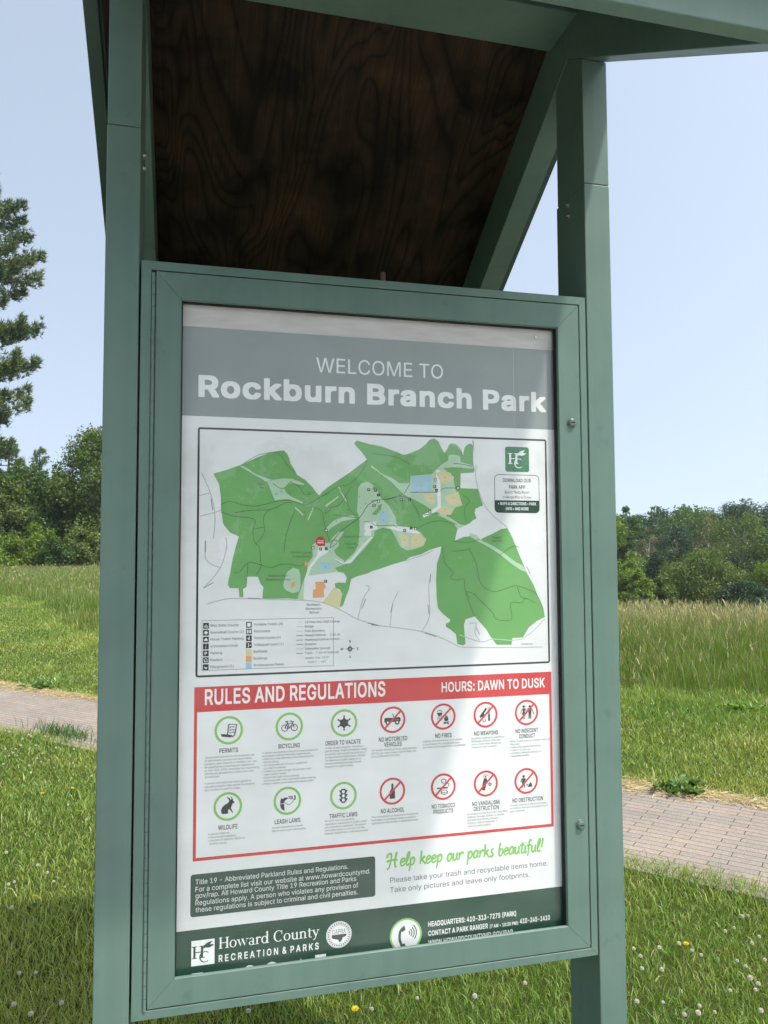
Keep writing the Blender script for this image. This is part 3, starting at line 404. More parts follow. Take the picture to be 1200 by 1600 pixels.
FONT_BOLD = {
'A': '504|3,-16 -1,-9 -1,11 187,524 195,526 283,526 291,523 379,284 480,11 480,-9 479,-13 475,-16 387,-17 379,-13 331,122 327,125 151,125 147,119 99,-15 91,-17|182,219 187,216 291,216 296,219 252,347 239,391 208,291',
'B': '480|47,-16 44,-13 43,-5 43,511 45,523 55,526 247,526 299,521 343,506 374,483 395,458 400,447 410,423 415,383 412,335 400,303 387,286 364,267 379,259 402,239 418,215 431,183 435,127 429,87 414,51 391,24 359,3 311,-13 251,-17|142,75 243,74 283,79 315,95 333,119 337,139 335,150 327,169 313,187 291,203 267,212 239,214 143,213|142,303 227,302 251,304 273,311 292,323 309,343 316,359 318,371 313,391 296,415 271,429 239,434 143,435',
'C': '534|231,-20 191,-15 135,10 90,48 53,104 31,168 23,252 31,340 53,404 90,460 137,500 195,525 259,533 275,533 315,530 351,521 387,505 419,484 443,460 463,432 480,396 489,360 490,340 487,333 479,331 395,332 392,336 385,360 371,384 359,399 344,412 311,430 291,436 271,438 239,434 199,417 167,390 139,346 125,300 121,256 127,200 140,160 166,120 199,91 239,75 271,71 299,75 323,84 343,97 361,112 373,128 384,148 392,172 395,176 479,177 487,175 489,172 489,148 479,112 465,80 443,48 415,22 387,4 355,-11 315,-21 263,-24',
'D': '526|47,-16 44,-13 43,-5 43,511 45,523 55,526 231,526 303,518 367,493 410,459 415,454 449,403 471,343 479,259 471,168 449,107 414,55 364,15 303,-8 227,-17|142,75 207,74 259,79 301,95 339,125 363,162 378,211 382,255 378,299 363,347 335,388 307,412 263,430 211,435 143,435',
'E': '443|47,-16 44,-13 43,-5 43,511 45,523 55,526 383,526 387,523 389,515 388,439 379,435 143,435 142,307 143,303 151,303 359,303 367,302 371,299 372,223 370,215 367,213 143,212 142,75 387,73 390,71 392,63 391,-13 387,-16 379,-17',
'F': '434|47,-16 44,-13 43,-5 43,511 45,523 55,526 371,526 383,524 386,519 386,507 386,443 383,437 375,435 255,435 143,435 143,295 359,294 362,291 363,283 363,215 361,207 351,204 143,204 141,-13 139,-15 131,-17',
'G': '544|235,-20 195,-16 138,8 91,48 53,104 30,168 23,252 30,340 52,404 87,458 135,499 191,524 255,533 271,533 315,530 351,521 389,504 417,484 443,460 465,428 481,396 491,356 491,340 487,333 399,332 392,336 383,359 371,380 359,395 341,412 322,424 299,433 267,438 235,434 211,423 196,416 167,391 142,352 126,304 121,256 125,208 140,160 166,120 199,91 239,75 271,71 299,74 331,87 359,108 382,140 394,172 395,180 391,182 279,182 269,184 266,192 266,260 267,268 270,272 483,273 491,272 495,264 495,192 487,128 467,78 434,36 391,4 339,-16 275,-24',
'H': '541|47,-16 44,-13 43,-5 43,511 45,523 51,526 63,526 131,526 140,523 142,515 143,306 375,307 375,515 377,523 387,526 467,526 472,523 474,515 473,-13 467,-17 455,-17 383,-17 376,-13 375,215 143,215 141,-13 139,-15 131,-17',
'I': '210|47,-16 44,-13 43,-5 43,519 45,523 51,526 131,526 139,524 142,515 142,-9 139,-15 135,-17',
'K': '491|47,-16 44,-13 43,-5 43,511 45,523 51,526 63,526 131,526 140,523 142,515 142,295 143,291 351,525 455,526 463,523 465,511 463,495 389,415 270,287 464,15 466,7 465,-13 463,-15 455,-17 359,-16 199,208 195,211 142,155 141,-13 139,-15 131,-17',
'L': '417|47,-16 44,-13 43,-5 43,519 45,523 51,526 131,526 140,523 142,515 142,291 142,75 367,74 375,72 378,63 377,-13 375,-15 367,-17',
'M': '652|47,-16 43,-9 43,3 43,515 45,523 47,525 159,526 167,523 293,199 315,134 336,199 461,523 471,526 575,526 583,523 585,515 585,247 585,-5 583,-14 575,-17 499,-17 491,-16 488,-13 489,315 487,323 472,279 358,-13 351,-17 275,-17 270,-13 154,279 139,322 137,315 138,-13 135,-16 127,-17',
'N': '547|47,-16 44,-13 43,-5 43,511 45,523 51,526 63,526 143,526 151,523 383,145 382,519 384,523 391,526 463,526 475,525 478,523 480,515 479,-13 475,-16 463,-17 379,-17 371,-13 187,275 143,351 140,343 142,295 141,-13 139,-15 131,-17',
'O': '557|231,-20 191,-15 135,10 91,48 55,100 31,168 23,244 23,264 31,337 55,408 91,460 135,499 195,525 259,533 275,533 299,530 342,524 399,499 443,460 479,408 503,336 510,252 503,168 479,100 443,48 399,10 339,-16 275,-24 259,-24|258,72 267,71 295,75 331,90 368,120 393,160 407,200 412,252 407,308 392,352 369,388 335,417 299,433 279,437 267,438 231,432 199,418 167,390 139,346 125,300 121,256 125,208 139,162 166,120 199,91 235,75',
'P': '469|47,-16 44,-13 43,-5 43,511 45,523 55,526 239,526 299,520 345,503 378,479 406,443 421,399 426,355 426,339 421,295 405,251 381,219 347,192 302,175 243,169 143,168 141,-13 139,-15 131,-17|143,259 223,259 255,262 283,271 303,287 319,311 325,331 327,347 326,363 318,387 299,411 283,423 255,433 223,435 143,435',
'Q': '557|387,-63 347,-13 335,-16 275,-24 259,-24 195,-16 135,10 91,48 56,99 32,167 23,247 23,263 31,339 55,407 90,459 135,499 195,525 259,533 275,533 339,525 398,499 444,459 479,408 502,343 510,259 502,167 479,100 446,51 433,39 432,35 483,-34 485,-41 484,-61 475,-65 395,-65|361,39 363,38 373,43 363,58 359,59 350,55|266,71 279,73 282,75 229,147 228,167 231,174 239,176 326,175 367,122 371,124 393,159 409,207 413,255 409,299 406,311 391,353 367,390 347,407 335,417 303,432 267,438 235,434 201,419 167,390 143,354 126,303 121,255 125,211 127,199 142,155 167,119 199,91 235,75',
'R': '473|47,-16 43,-9 43,3 43,515 45,523 47,525 243,526 299,521 347,504 379,482 405,447 422,403 426,347 422,299 406,259 401,251 383,227 342,199 443,15 445,-1 443,-14 439,-17 431,-17 347,-17 339,-15 234,179 231,181 147,181 142,179 141,-13 139,-15 131,-17|142,275 147,272 227,272 255,274 283,282 303,295 319,315 325,335 327,351 326,367 319,390 303,411 283,425 255,433 223,435 143,435',
'S': '471|181,-22 161,-21 113,-6 77,16 49,45 29,86 21,126 22,150 25,153 33,154 117,153 120,150 127,122 137,104 157,86 182,74 205,69 225,67 245,68 269,75 297,90 313,106 324,126 327,138 327,146 315,166 301,178 281,190 253,200 173,222 117,243 73,273 44,314 35,362 35,382 42,426 58,458 89,492 125,514 169,528 221,533 253,531 285,528 329,514 367,490 393,462 411,426 418,386 417,365 414,362 409,361 325,362 321,366 310,398 289,420 253,437 225,441 205,439 185,434 158,418 145,404 135,386 133,378 135,366 149,346 163,334 181,325 229,308 325,280 372,254 393,235 411,210 422,182 425,134 420,90 401,50 377,22 337,-4 285,-21 229,-26',
'T': '473|179,-15 176,-5 175,435 19,436 15,443 15,519 19,525 27,526 271,526 423,526 431,524 434,515 434,443 431,437 423,435 275,435 274,-9 271,-15 267,-17 187,-17',
'U': '541|219,-21 191,-18 143,-2 101,27 69,67 50,111 43,167 43,515 45,523 55,526 131,526 139,523 141,519 141,187 145,155 157,127 175,102 203,83 231,73 259,70 294,75 316,83 343,103 361,127 373,159 376,187 376,511 378,523 387,526 463,526 471,524 474,519 474,167 467,111 449,67 420,31 376,-1 323,-19 267,-25',
'V': '504|191,-16 187,-10 0,495 -1,519 1,523 7,526 91,526 99,523 209,215 239,123 243,124 255,162 380,523 387,526 475,525 480,519 479,495 294,-13 291,-16 283,-17',
'W': '710|143,-16 139,-13 138,-9 -1,499 -1,519 3,525 87,526 97,523 180,207 191,153 195,150 207,207 291,523 295,526 303,526 387,526 395,523 491,140 499,171 506,207 586,519 591,525 683,525 687,519 687,499 546,-13 539,-17 527,-17 447,-17 439,-13 343,343 246,-13 243,-16 235,-17',
'Y': '496|191,-16 187,-13 186,-5 186,195 1,495 -1,519 3,525 11,526 99,526 106,523 235,311 239,313 254,339 367,524 375,526 467,525 472,519 472,499 285,195 284,-13 275,-17',
'0': '477|195,-20 163,-16 115,10 80,48 53,100 36,172 31,256 36,340 53,408 79,460 115,499 163,525 219,533 235,533 255,530 291,524 339,498 374,460 400,408 417,336 422,252 417,168 400,100 375,49 339,10 291,-15 235,-24 219,-24|206,72 227,68 247,72 278,92 297,116 312,152 324,208 327,256 323,304 314,352 297,392 275,420 243,438 227,442 207,438 179,421 175,416 155,390 139,352 129,300 126,252 129,208 139,157 156,116 179,88',
'1': '477|63,-16 59,-9 59,3 59,63 63,71 191,72 195,75 195,411 99,342 75,341 71,344 69,351 70,439 73,443 183,524 191,526 207,526 283,526 291,523 293,511 293,75 295,72 299,72 404,71 407,68 408,63 407,-13 403,-16 395,-17|229,19 231,17 255,17 259,19 259,35 255,38 231,38 229,35',
'2': '477|51,-16 47,-9 48,59 245,271 266,295 284,319 295,340 301,359 302,371 301,383 293,403 279,420 255,435 239,440 223,442 207,440 187,432 167,417 155,399 148,383 144,351 141,347 131,345 55,345 51,348 49,351 49,367 55,419 73,459 96,487 129,511 171,528 219,533 251,531 279,528 319,513 351,489 375,461 393,419 398,379 395,335 386,303 372,275 351,245 283,167 197,75 395,74 403,72 406,63 405,-13 403,-15 395,-17',
'3': '477|167,-20 119,-5 83,15 55,43 35,80 27,124 28,144 31,148 35,149 122,148 125,144 131,120 140,104 156,88 183,73 203,69 219,68 235,69 259,76 285,92 300,108 308,128 311,144 310,160 301,180 286,200 259,219 227,228 195,231 147,231 141,236 141,312 246,432 239,435 67,435 57,436 54,440 53,444 53,516 55,523 59,526 379,526 386,524 389,520 388,448 265,308 267,306 323,291 359,268 386,236 404,196 410,156 410,136 403,90 383,49 359,22 323,-3 275,-19 223,-24',
'4': '477|267,-14 265,-5 265,83 263,88 31,88 25,91 23,103 24,171 232,523 239,526 319,526 326,523 328,519 326,495 265,391 143,182 147,180 263,180 265,183 266,331 275,335 351,335 359,331 360,327 360,183 363,180 423,180 429,175 430,167 430,99 428,91 419,88 361,87 359,-13 355,-16 347,-17 275,-17|299,123 325,123 326,143 323,146 303,146 299,143',
'5': '477|183,-20 167,-19 125,-4 95,16 69,44 49,84 43,120 45,144 55,147 135,146 139,140 144,120 153,104 167,90 191,74 207,69 223,68 239,70 259,78 283,97 299,120 308,144 310,164 308,180 299,206 283,228 259,247 235,257 215,259 195,257 162,244 143,231 135,229 119,229 59,236 51,240 50,264 79,520 82,524 87,526 139,526 375,526 380,524 383,516 383,444 379,436 171,435 166,432 157,340 159,338 195,348 239,351 275,346 303,338 335,321 363,296 379,274 395,244 405,208 408,172 408,152 401,104 385,64 355,24 323,0 279,-18 227,-24',
'6': '477|191,-20 171,-18 127,0 95,25 69,60 52,108 47,164 52,212 64,252 87,300 123,356 238,524 247,526 335,525 339,520 339,508 338,496 335,492 225,332 287,326 327,312 359,287 384,256 401,212 406,168 406,148 400,100 384,60 359,26 323,-2 279,-19 231,-24|211,68 227,66 239,68 267,80 283,93 295,110 299,116 308,140 309,156 308,172 298,200 283,221 264,236 243,245 227,247 211,246 187,236 168,220 162,212 154,200 145,176 143,156 145,140 155,114 170,92 187,79',
'7': '477|85,-16 81,-13 80,-9 80,7 82,15 293,435 49,436 46,439 45,447 45,515 47,523 57,526 153,526 401,526 405,524 408,519 408,439 181,-13 173,-17',
'8': '477|183,-20 167,-19 123,-5 87,18 59,48 41,84 35,124 35,144 38,176 48,204 67,236 86,256 103,268 77,296 59,332 53,376 58,428 75,465 99,492 131,513 175,528 219,533 263,529 279,528 319,514 351,492 376,464 394,428 399,376 393,332 375,295 349,268 367,255 386,236 403,208 414,176 418,144 418,124 411,84 393,48 367,19 332,-4 283,-19 231,-24|210,68 227,67 243,68 272,76 291,88 307,104 317,128 319,140 317,152 306,176 291,192 271,206 241,216 227,217 211,216 183,208 163,194 147,177 135,152 133,140 135,128 145,104 159,90 180,76|218,308 239,308 247,311 261,316 275,326 291,344 300,368 300,384 297,396 291,408 281,420 259,434 235,441 223,442 207,439 191,433 175,423 160,404 153,388 151,376 152,364 159,347 174,328 195,314',
'9': '477|115,-14 113,-1 115,15 226,175 223,178 163,183 123,199 91,223 68,255 52,295 47,355 52,407 71,452 95,483 127,508 171,527 227,533 283,526 323,510 359,481 384,447 401,403 406,351 402,299 390,259 364,207 328,151 215,-14 211,-17 199,-17 123,-17|213,263 227,261 239,263 267,274 283,287 297,307 308,335 309,351 308,367 297,395 283,415 267,429 239,441 227,442 211,440 187,430 170,415 155,395 144,363 143,351 145,335 155,307 171,287 187,273',
'(': '297|164,-112 123,-33 94,47 78,123 72,203 75,275 84,335 97,395 115,451 136,504 160,551 164,555 168,556 248,555 252,551 252,527 226,467 210,423 188,351 176,295 171,247 168,207 176,131 187,83 203,31 223,-21 253,-85 253,-105 252,-109 244,-113',
')': '297|24,-112 20,-105 20,-85 50,-21 67,23 87,87 97,131 102,163 105,207 102,255 96,299 84,354 68,411 48,467 21,527 20,547 24,555 28,556 104,556 112,553 137,507 159,451 176,395 189,335 198,271 201,215 195,119 178,43 151,-33 113,-109 104,-113',
':': '212|69,-18 49,-6 37,11 33,35 33,51 37,71 48,87 65,99 89,104 105,104 121,100 141,89 154,71 158,51 158,35 154,11 143,-5 125,-17 101,-21|85,254 65,258 57,263 47,271 37,286 33,311 36,343 48,363 65,375 85,379 109,378 125,375 141,365 154,347 158,323 158,307 155,291 153,284 144,271 128,259 105,254',
'-': '477|101,172 97,179 97,191 97,251 101,260 341,261 351,259 354,251 354,183 353,175 349,172',
'/': '273|1,-92 -3,-85 -3,-65 161,543 163,547 169,550 241,550 249,548 252,543 252,523 87,-89 85,-91 77,-93',
'.': '212|69,-18 49,-6 37,11 33,35 33,51 37,71 48,87 65,99 89,104 105,104 121,100 141,89 154,71 158,51 158,35 154,11 143,-5 125,-17 101,-21',
'&': '472|157,-20 137,-18 97,-4 65,18 39,48 22,88 17,124 17,140 21,176 30,200 49,229 69,249 103,276 105,280 73,328 61,360 58,408 62,440 74,468 97,498 121,515 153,526 205,530 249,525 277,516 301,500 324,472 337,444 341,412 339,376 332,352 320,328 289,293 252,264 251,260 321,175 325,180 328,192 333,236 336,240 417,241 421,240 424,236 425,216 421,168 413,132 401,102 393,88 453,14 455,8 454,-12 451,-16 445,-17 353,-17 349,-14 325,13 317,7 285,-8 245,-20 201,-24|190,64 209,66 237,75 260,88 260,92 176,192 169,201 143,180 125,159 116,140 115,128 116,120 125,100 140,84 158,72 177,66|328,76 329,74 339,88 331,96 329,97 322,88 321,84|171,264 177,260 188,268 187,272 180,280 177,282 165,272|182,344 185,341 229,376 241,392 244,404 241,415 229,431 214,440 197,443 181,437 169,428 160,416 157,408 155,396 159,380',
'+': '477|184,19 181,29 181,153 176,155 48,156 44,165 44,237 47,241 52,243 180,244 182,377 184,379 192,381 268,380 271,377 272,369 272,245 276,243 404,242 408,233 408,161 405,157 400,155 276,155 272,153 271,21 268,18 260,17 192,17|216,189 236,189 238,193 238,205 236,209 216,209',
'"': '345|65,302 61,309 53,501 54,521 57,525 61,526 141,526 149,525 152,521 153,513 144,305 137,301|181,302 177,305 176,309 169,521 172,525 177,526 253,526 263,525 266,521 267,517 259,305 257,303 249,301',
}

# ------------------------------------------------------------------ the kiosk
PS, PD, YP = 0.0716, 0.1534, 0.0053          # post width, depth, front plane
XL, XR = -0.0899, 0.9956                     # inner faces of the posts
ZB = 0.664                                   # lower edge of the window in the door
AP, SL, YR = 2.884, 0.61, 0.082              # apex (rafter underside), slope, ridge line
RD = 0.176                                   # rafter depth measured plumb
def roof_z(y, off=0.0): return AP - SL*abs(y - YR) + off
kiosk = empty("notice_kiosk", (0.453, 0.08, 0.0), "green steel park notice board with a gable roof standing on two posts in the grass", "notice board")
K = kiosk; KO = Vector(K.location)
def kpart(o, parent=None):
    o.parent = parent or K
    if parent is None: o.location = -KO
    return o
SEAM = 2.506
for x0 in (XL - PS, XR):
    p = kpart(B().box(x0, x0+PS, YP, YP+PD, -0.05, SEAM - 0.0012, 0.0022, 2).make("post", M_paint))
    ins = B(); e = 0.0006
    a = YP + 0.0004; c = YP + PD - 0.006
    ins.yz(x0+e, x0+PS-e, [(a, SEAM + 0.0008), (c, SEAM + 0.0008), (c, roof_z(c) - 0.001), (YR, AP - 0.001), (a, roof_z(a) - 0.001)], 0.0012)
    ins.box(x0+0.005, x0+PS-0.005, YP+0.005, YP+PD-0.010, SEAM-0.02, SEAM+0.02)
    kpart(ins.make("post_insert", M_paint), p)
    xi, sgn = (x0+PS, 1) if x0 < 0.4 else (x0, -1)
    for zz in (2.487, 2.456):
        bl = B().cyl((xi - 0.002*sgn, 0.0912, zz), (xi + 0.002*sgn, 0.0912, zz), 0.0095, n=18).cyl((xi + 0.0015*sgn, 0.0912, zz), (xi + 0.0065*sgn, 0.0912, zz), 0.006, 0.0052, n=6, bevel=0.0006)
        kpart(bl.make("bolt", M_steel), p)
YF, YBk = -0.645, 0.95
for x0 in (XL - PS, XR):
    r = B().yz(x0, x0+PS, [(YF, roof_z(YF)), (YR - 0.0008, AP), (YR - 0.0008, AP+RD), (YF, roof_z(YF, RD))], 0.002, 2)
    kpart(r.make("rafter", M_paint))
    r = B().yz(x0, x0+PS, [(YR + 0.0008, AP), (YBk, roof_z(YBk)), (YBk, roof_z(YBk, RD)), (YR + 0.0008, AP+RD)], 0.002, 2)
    kpart(r.make("rafter", M_paint))
kpart(B().yz(XL + 0.001, XR - 0.001, [(0.02, 2.968), (0.178, 2.968), (0.178, 2.996), (YR, AP + RD - 0.004), (0.02, 3.016)], 0.002, 2).make("ridge_beam", M_paint))
OV = 0.088
# plywood lining, then the roof sheet over it with turned-down rims
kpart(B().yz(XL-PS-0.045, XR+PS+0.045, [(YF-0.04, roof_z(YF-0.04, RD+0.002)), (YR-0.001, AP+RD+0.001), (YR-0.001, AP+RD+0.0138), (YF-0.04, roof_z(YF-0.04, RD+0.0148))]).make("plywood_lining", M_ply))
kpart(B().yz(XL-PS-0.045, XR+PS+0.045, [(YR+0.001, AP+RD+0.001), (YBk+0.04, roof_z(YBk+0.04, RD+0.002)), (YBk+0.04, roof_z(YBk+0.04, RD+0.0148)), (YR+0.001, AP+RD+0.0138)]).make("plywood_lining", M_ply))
ye0, ye1 = YF - 0.11, YBk + 0.09
for ya, yb in ((ye0, YR - 0.0005), (YR + 0.0005, ye1)):
    ys = (ya, yb)
    sh = B().yz(XL-PS-OV, XR+PS+OV, [(ya, roof_z(ya, RD+0.016)), (yb, roof_z(yb, RD+0.016)), (yb, roof_z(yb, RD+0.024)), (ya, roof_z(ya, RD+0.024))])
    so = kpart(sh.make("roof_sheet", M_roof))
    for xa, xb in ((XL-PS-OV-0.003, XL-PS-OV+0.034), (XR+PS+OV-0.034, XR+PS+OV+0.003)):
        lo, hi = 0.004, 0.027
        t = B().yz(xa, xb, [(ya, roof_z(ya, RD-lo)), (yb, roof_z(yb, RD-lo)), (yb, roof_z(yb, RD+hi)), (ya, roof_z(ya, RD+hi))], 0.002)
        kpart(t.make("rake_trim", M_roof), so)
rc = B()
for sgn in (-1, 1):
    rc.yz(XL-PS-OV-0.006, XR+PS+OV+0.006, [(YR+sgn*0.0004, AP+RD+0.0285), (YR+sgn*0.11, roof_z(YR+sgn*0.11, RD+0.0285)), (YR+sgn*0.11, roof_z(YR+sgn*0.11, RD+0.032)), (YR+sgn*0.0004, AP+RD+0.032)])
kpart(rc.make("ridge_cap", M_roof))
# eave boards, front and back, closing the rafter ends
kpart(B().yz(XL-PS-OV+0.036, XR+PS+OV-0.036, [(YF-0.032, 2.436), (YF-0.001, 2.436), (YF-0.001, roof_z(YF, RD-0.003)), (YF-0.032, roof_z(YF-0.032, RD-0.003))], 0.002, 2).make("fascia", M_paint))
kpart(B().yz(XL-PS-OV+0.036, XR+PS+OV-0.036, [(YBk+0.001, 2.35), (YBk+0.032, 2.35), (YBk+0.032, roof_z(YBk+0.032, RD-0.003)), (YBk+0.001, roof_z(YBk, RD-0.003))], 0.002, 2).make("fascia", M_paint))
wb = (0.6761,2.5438)
kpart(B().box(wb[0]-0.009, wb[0]+0.009, 0.85, 0.868, wb[1]-0.03, wb[1]+0.012, 0.004, 2).make("wood_shim", flat("raw_wood_shim", (0.24, 0.16, 0.12), 0.8)))
# ---- cabinet: outer frame ring with box, door ring, window
CX0, CX1, CZ0, CZ1 = -0.0855, 0.9921, 0.585, 2.205
YC = 0.0052
DX0, DX1, DZ0, DZ1 = -0.0625, 0.9732, 0.6045, 2.1842     # seam between frame and door
WX0, WX1, WZ0, WZ1 = 0.0, 0.914, 0.6615, 2.1228           # window
def ring(ox0, ox1, oz0, oz1, ix0, ix1, iz0, iz1, y0, y1, bev):
    b = B(); o = [(ox0, oz0), (ox1, oz0), (ox1, oz1), (ox0, oz1)]; i = [(ix0, iz0), (ix1, iz0), (ix1, iz1), (ix0, iz1)]
    for k in range(4):
        q = [o[k], o[(k+1) % 4], i[(k+1) % 4], i[k]]
        c = Vector((sum(p[0] for p in q)/4, sum(p[1] for p in q)/4))
        b.solid([(p[0], y0, p[1]) for p in q], [(p[0], y1, p[1]) for p in q], bev)
    return b
G = 0.0013
fr = ring(CX0, CX1, CZ0, CZ1, DX0-G, DX1+G, DZ0-G, DZ1+G, YC, YC+0.105, 0.0007)
cab = kpart(fr.make("cabinet_frame", M_paint))
kpart(B().box(DX0-0.002, DX1+0.002, YC+0.100, YC+0.104, DZ0-0.002, DZ1+0.002).make("back_panel", M_paint), cab)
dr = ring(DX0+G+0.0072, DX1-G, DZ0+G, DZ1-G, WX0, WX1, WZ0, WZ1, YC-0.0004, YC+0.008, 0.0009)
door = kpart(dr.make("door_frame", M_paint))
# bright inner lip of the window opening
lip = ring(WX0-0.0004, WX1+0.0004, WZ0-0.0004, WZ1+0.0004, WX0+0.0016, WX1-0.0016, WZ0+0.0006, WZ1-0.0016, YC+0.0022, YC+0.0078, 0.0005)
kpart(lip.make("window_lip", M_paint), door)
gk = ring(WX0-0.004, WX1+0.004, WZ0-0.030, WZ1+0.004, WX0+0.0040, WX1-0.0042, WZ0-0.026, WZ1-0.0036, YC+0.0082, YC+0.0196, 0)
kpart(gk.make("gasket", M_dark), door)
kpart(B().box(WX0+0.0003, WX1-0.0003, YC+0.0198, YC+0.0222, WZ0-0.029, WZ1-0.0003).make("glass_pane", M_glass), door)
hz = B(); n = 60; hx = DX0 + 0.0031; z0, z1 = DZ0 - 0.002, DZ1 - 0.004
for k in range(n):
    a = z0 + (z1-z0)*k/n; c = z0 + (z1-z0)*(k+1)/n
    hz.cyl((hx, YC+0.0004, a+0.0011), (hx, YC+0.0004, c-0.0011), 0.0038, n=12)
hz.cyl((hx, YC+0.0008, z0+0.001), (hx, YC+0.0008, z1-0.001), 0.0026, n=10)
kpart(hz.make("hinge", M_paint), door)
for zl, xx in ((1.8825, 0.9475), (0.898, 0.9510)):
    lk = B().cyl((xx, YC-0.0004, zl), (xx, YC-0.0030, zl), 0.0128, 0.0125, n=28, bevel=0.0006).cyl((xx, YC-0.0031, zl), (xx, YC-0.0080, zl), 0.0112, 0.0086, n=28, bevel=0.0015)
    lo = kpart(lk.make("lock", M_lock, smooth=False), door)
    kpart(B().box(xx-0.0056, xx+0.0056, YC-0.0088, YC-0.0078, zl-0.0013, zl+0.0013, 0.0003).make("keyhole", M_dark), door)
# tackable backing board inside the cabinet
bb = kpart(B().box(DX0+0.004, DX1-0.004, YC+0.0270, YC+0.042, DZ0+0.004, DZ1-0.004).make("backing_board", M_board))
kpart(B().cyl((0.866, YC+0.0269, 2.1025), (0.866, YC+0.0246, 2.1025), 0.0048, 0.0036, n=16, bevel=0.0005).make("screw", M_steel), bb)

# ------------------------------------------------------------------ poster
YPO = 0.0305                                  # front plane of the poster paper (the board is at 0.0352)
poster = empty("park_poster", (0.457, YPO, ZB), "large printed welcome and map poster behind the clear pane of the notice board", "poster")
PO = Vector(poster.location)
LAY = 0.00013
class Ink:
    """flat printed shapes in poster coordinates (u right, v up, metres), gathered into one mesh"""
    def __init__(s, layer): s.v = []; s.f = []; s.y = YPO - LAY*layer; s.k = 0
    def _y(s): s.k += 1; return s.y - (s.k % 16) * 6e-6
    def poly(s, pts):
        y = s._y(); o = len(s.v); s.v += [(p[0], y, p[1] + ZB) for p in pts]
        if len(pts) <= 3: s.f.append(tuple(range(o, o+len(pts)))); return s
        for t in geometry.tessellate_polygon([[Vector((p[0], p[1], 0)) for p in pts]]): s.f.append(tuple(o+i for i in t))
        return s
    def rect(s, u0, v0, u1, v1): return s.poly([(u0, v0), (u1, v0), (u1, v1), (u0, v1)])
    def rrect(s, u0, v0, u1, v1, r, c=(1, 1, 1, 1)):
        p = []
        for i, (cu, cv, a) in enumerate(((u1-r, v1-r, 0), (u0+r, v1-r, 90), (u0+r, v0+r, 180), (u1-r, v0+r, 270))):
            if c[i]: p += [(cu + r*math.cos(math.radians(a+t)), cv + r*math.sin(math.radians(a+t))) for t in range(0, 91, 18)]
            else: p.append(((u1, v1), (u0, v1), (u0, v0), (u1, v0))[i])
        return s.poly(p)
    def disc(s, c, r, ry=None, n=28): return s.poly([(c[0] + r*math.cos(2*math.pi*i/n), c[1] + (ry or r)*math.sin(2*math.pi*i/n)) for i in range(n)])
    def ring(s, c, r0, r1, ry0=None, ry1=None, n=44, a0=0, a1=360):
        y = s._y(); o = len(s.v); ry0 = ry0 or r0; ry1 = ry1 or r1; m = n + 1
        for i in range(m):
            t = math.radians(a0 + (a1-a0)*i/n); cc, ss = math.cos(t), math.sin(t)
            s.v += [(c[0]+r0*cc, y, c[1]+ry0*ss+ZB), (c[0]+r1*cc, y, c[1]+ry1*ss+ZB)]
        for i in range(n): k = o+2*i; s.f.append((k, k+1, k+3, k+2))
        return s
    def frame(s, u0, v0, u1, v1, w, r=0):
        if r <= 0:
            for a in ((u0, v0, u1, v0+w), (u0, v1-w, u1, v1), (u0, v0+w, u0+w, v1-w), (u1-w, v0+w, u1, v1-w)): s.rect(*a)
            return s
        y = s._y(); o = len(s.v); pts = []
        for (cu, cv, a) in ((u1-r, v1-r, 0), (u0+r, v1-r, 90), (u0+r, v0+r, 180), (u1-r, v0+r, 270)):
            for t in range(0, 91, 18): tt = math.radians(a+t); pts.append((cu, cv, math.cos(tt), math.sin(tt)))
        for cu, cv, a, b in pts: s.v += [(cu+r*a, y, cv+r*b+ZB), (cu+(r-w)*a, y, cv+(r-w)*b+ZB)]
        n = len(pts)
        for i in range(n): j = (i+1) % n; s.f.append((o+2*i, o+2*i+1, o+2*j+1, o+2*j))
        return s
    def line(s, pts, w, w2=None, smooth=0):
        if smooth and len(pts) > 2:
            q = []; P = [pts[0]] + list(pts) + [pts[-1]]
            for i in range(1, len(P)-2):
                for k in range(smooth):
                    t = k/smooth; a, b, c, d = P[i-1], P[i], P[i+1], P[i+2]
                    q.append(tuple(0.5*((2*b[j]) + (-a[j]+c[j])*t + (2*a[j]-5*b[j]+4*c[j]-d[j])*t*t + (-a[j]+3*b[j]-3*c[j]+d[j])*t**3) for j in (0, 1)))
            q.append(tuple(pts[-1])); pts = q
        w2 = w if w2 is None else w2
        y = s._y(); o = len(s.v); n = len(pts)
        for i, p in enumerate(pts):
            a = pts[max(0, i-1)]; b = pts[min(n-1, i+1)]; dx, dy = b[0]-a[0], b[1]-a[1]; L = math.hypot(dx, dy) or 1e-9
            h = 0.5*(w + (w2-w)*i/max(1, n-1)); nx, ny = -dy/L*h, dx/L*h
            s.v += [(p[0]+nx, y - i*1.5e-6, p[1]+ny+ZB), (p[0]-nx, y - i*1.5e-6, p[1]-ny+ZB)]
        for i in range(n-1): k = o+2*i; s.f.append((k, k+1, k+3, k+2))
        return s
    def text(s, t, a, b=None, cap=0.01, off=0.0, align='L', sx=1.0, shear=0.0):
        """a, b: left and right ends of the base line (b=None: natural width)"""
        P, F, x0, x1, ch = text_mesh(t, off)
        k = cap/ch
        kx = k*sx if b is None else (b[0]-a[0])/(x1-x0)
        v = a[1] if b is None else 0.5*(a[1]+b[1])
        u = a[0] - (0 if align == 'L' else (0.5*(x1-x0)*kx if align == 'C' else (x1-x0)*kx))
        y = s._y(); o = len(s.v)
        s.v += [(u + (p[0]-x0)*kx + shear*p[1]*k, y, v + p[1]*k + ZB) for p in P]
        s.f += [tuple(o+i for i in f) for f in F]
        return s
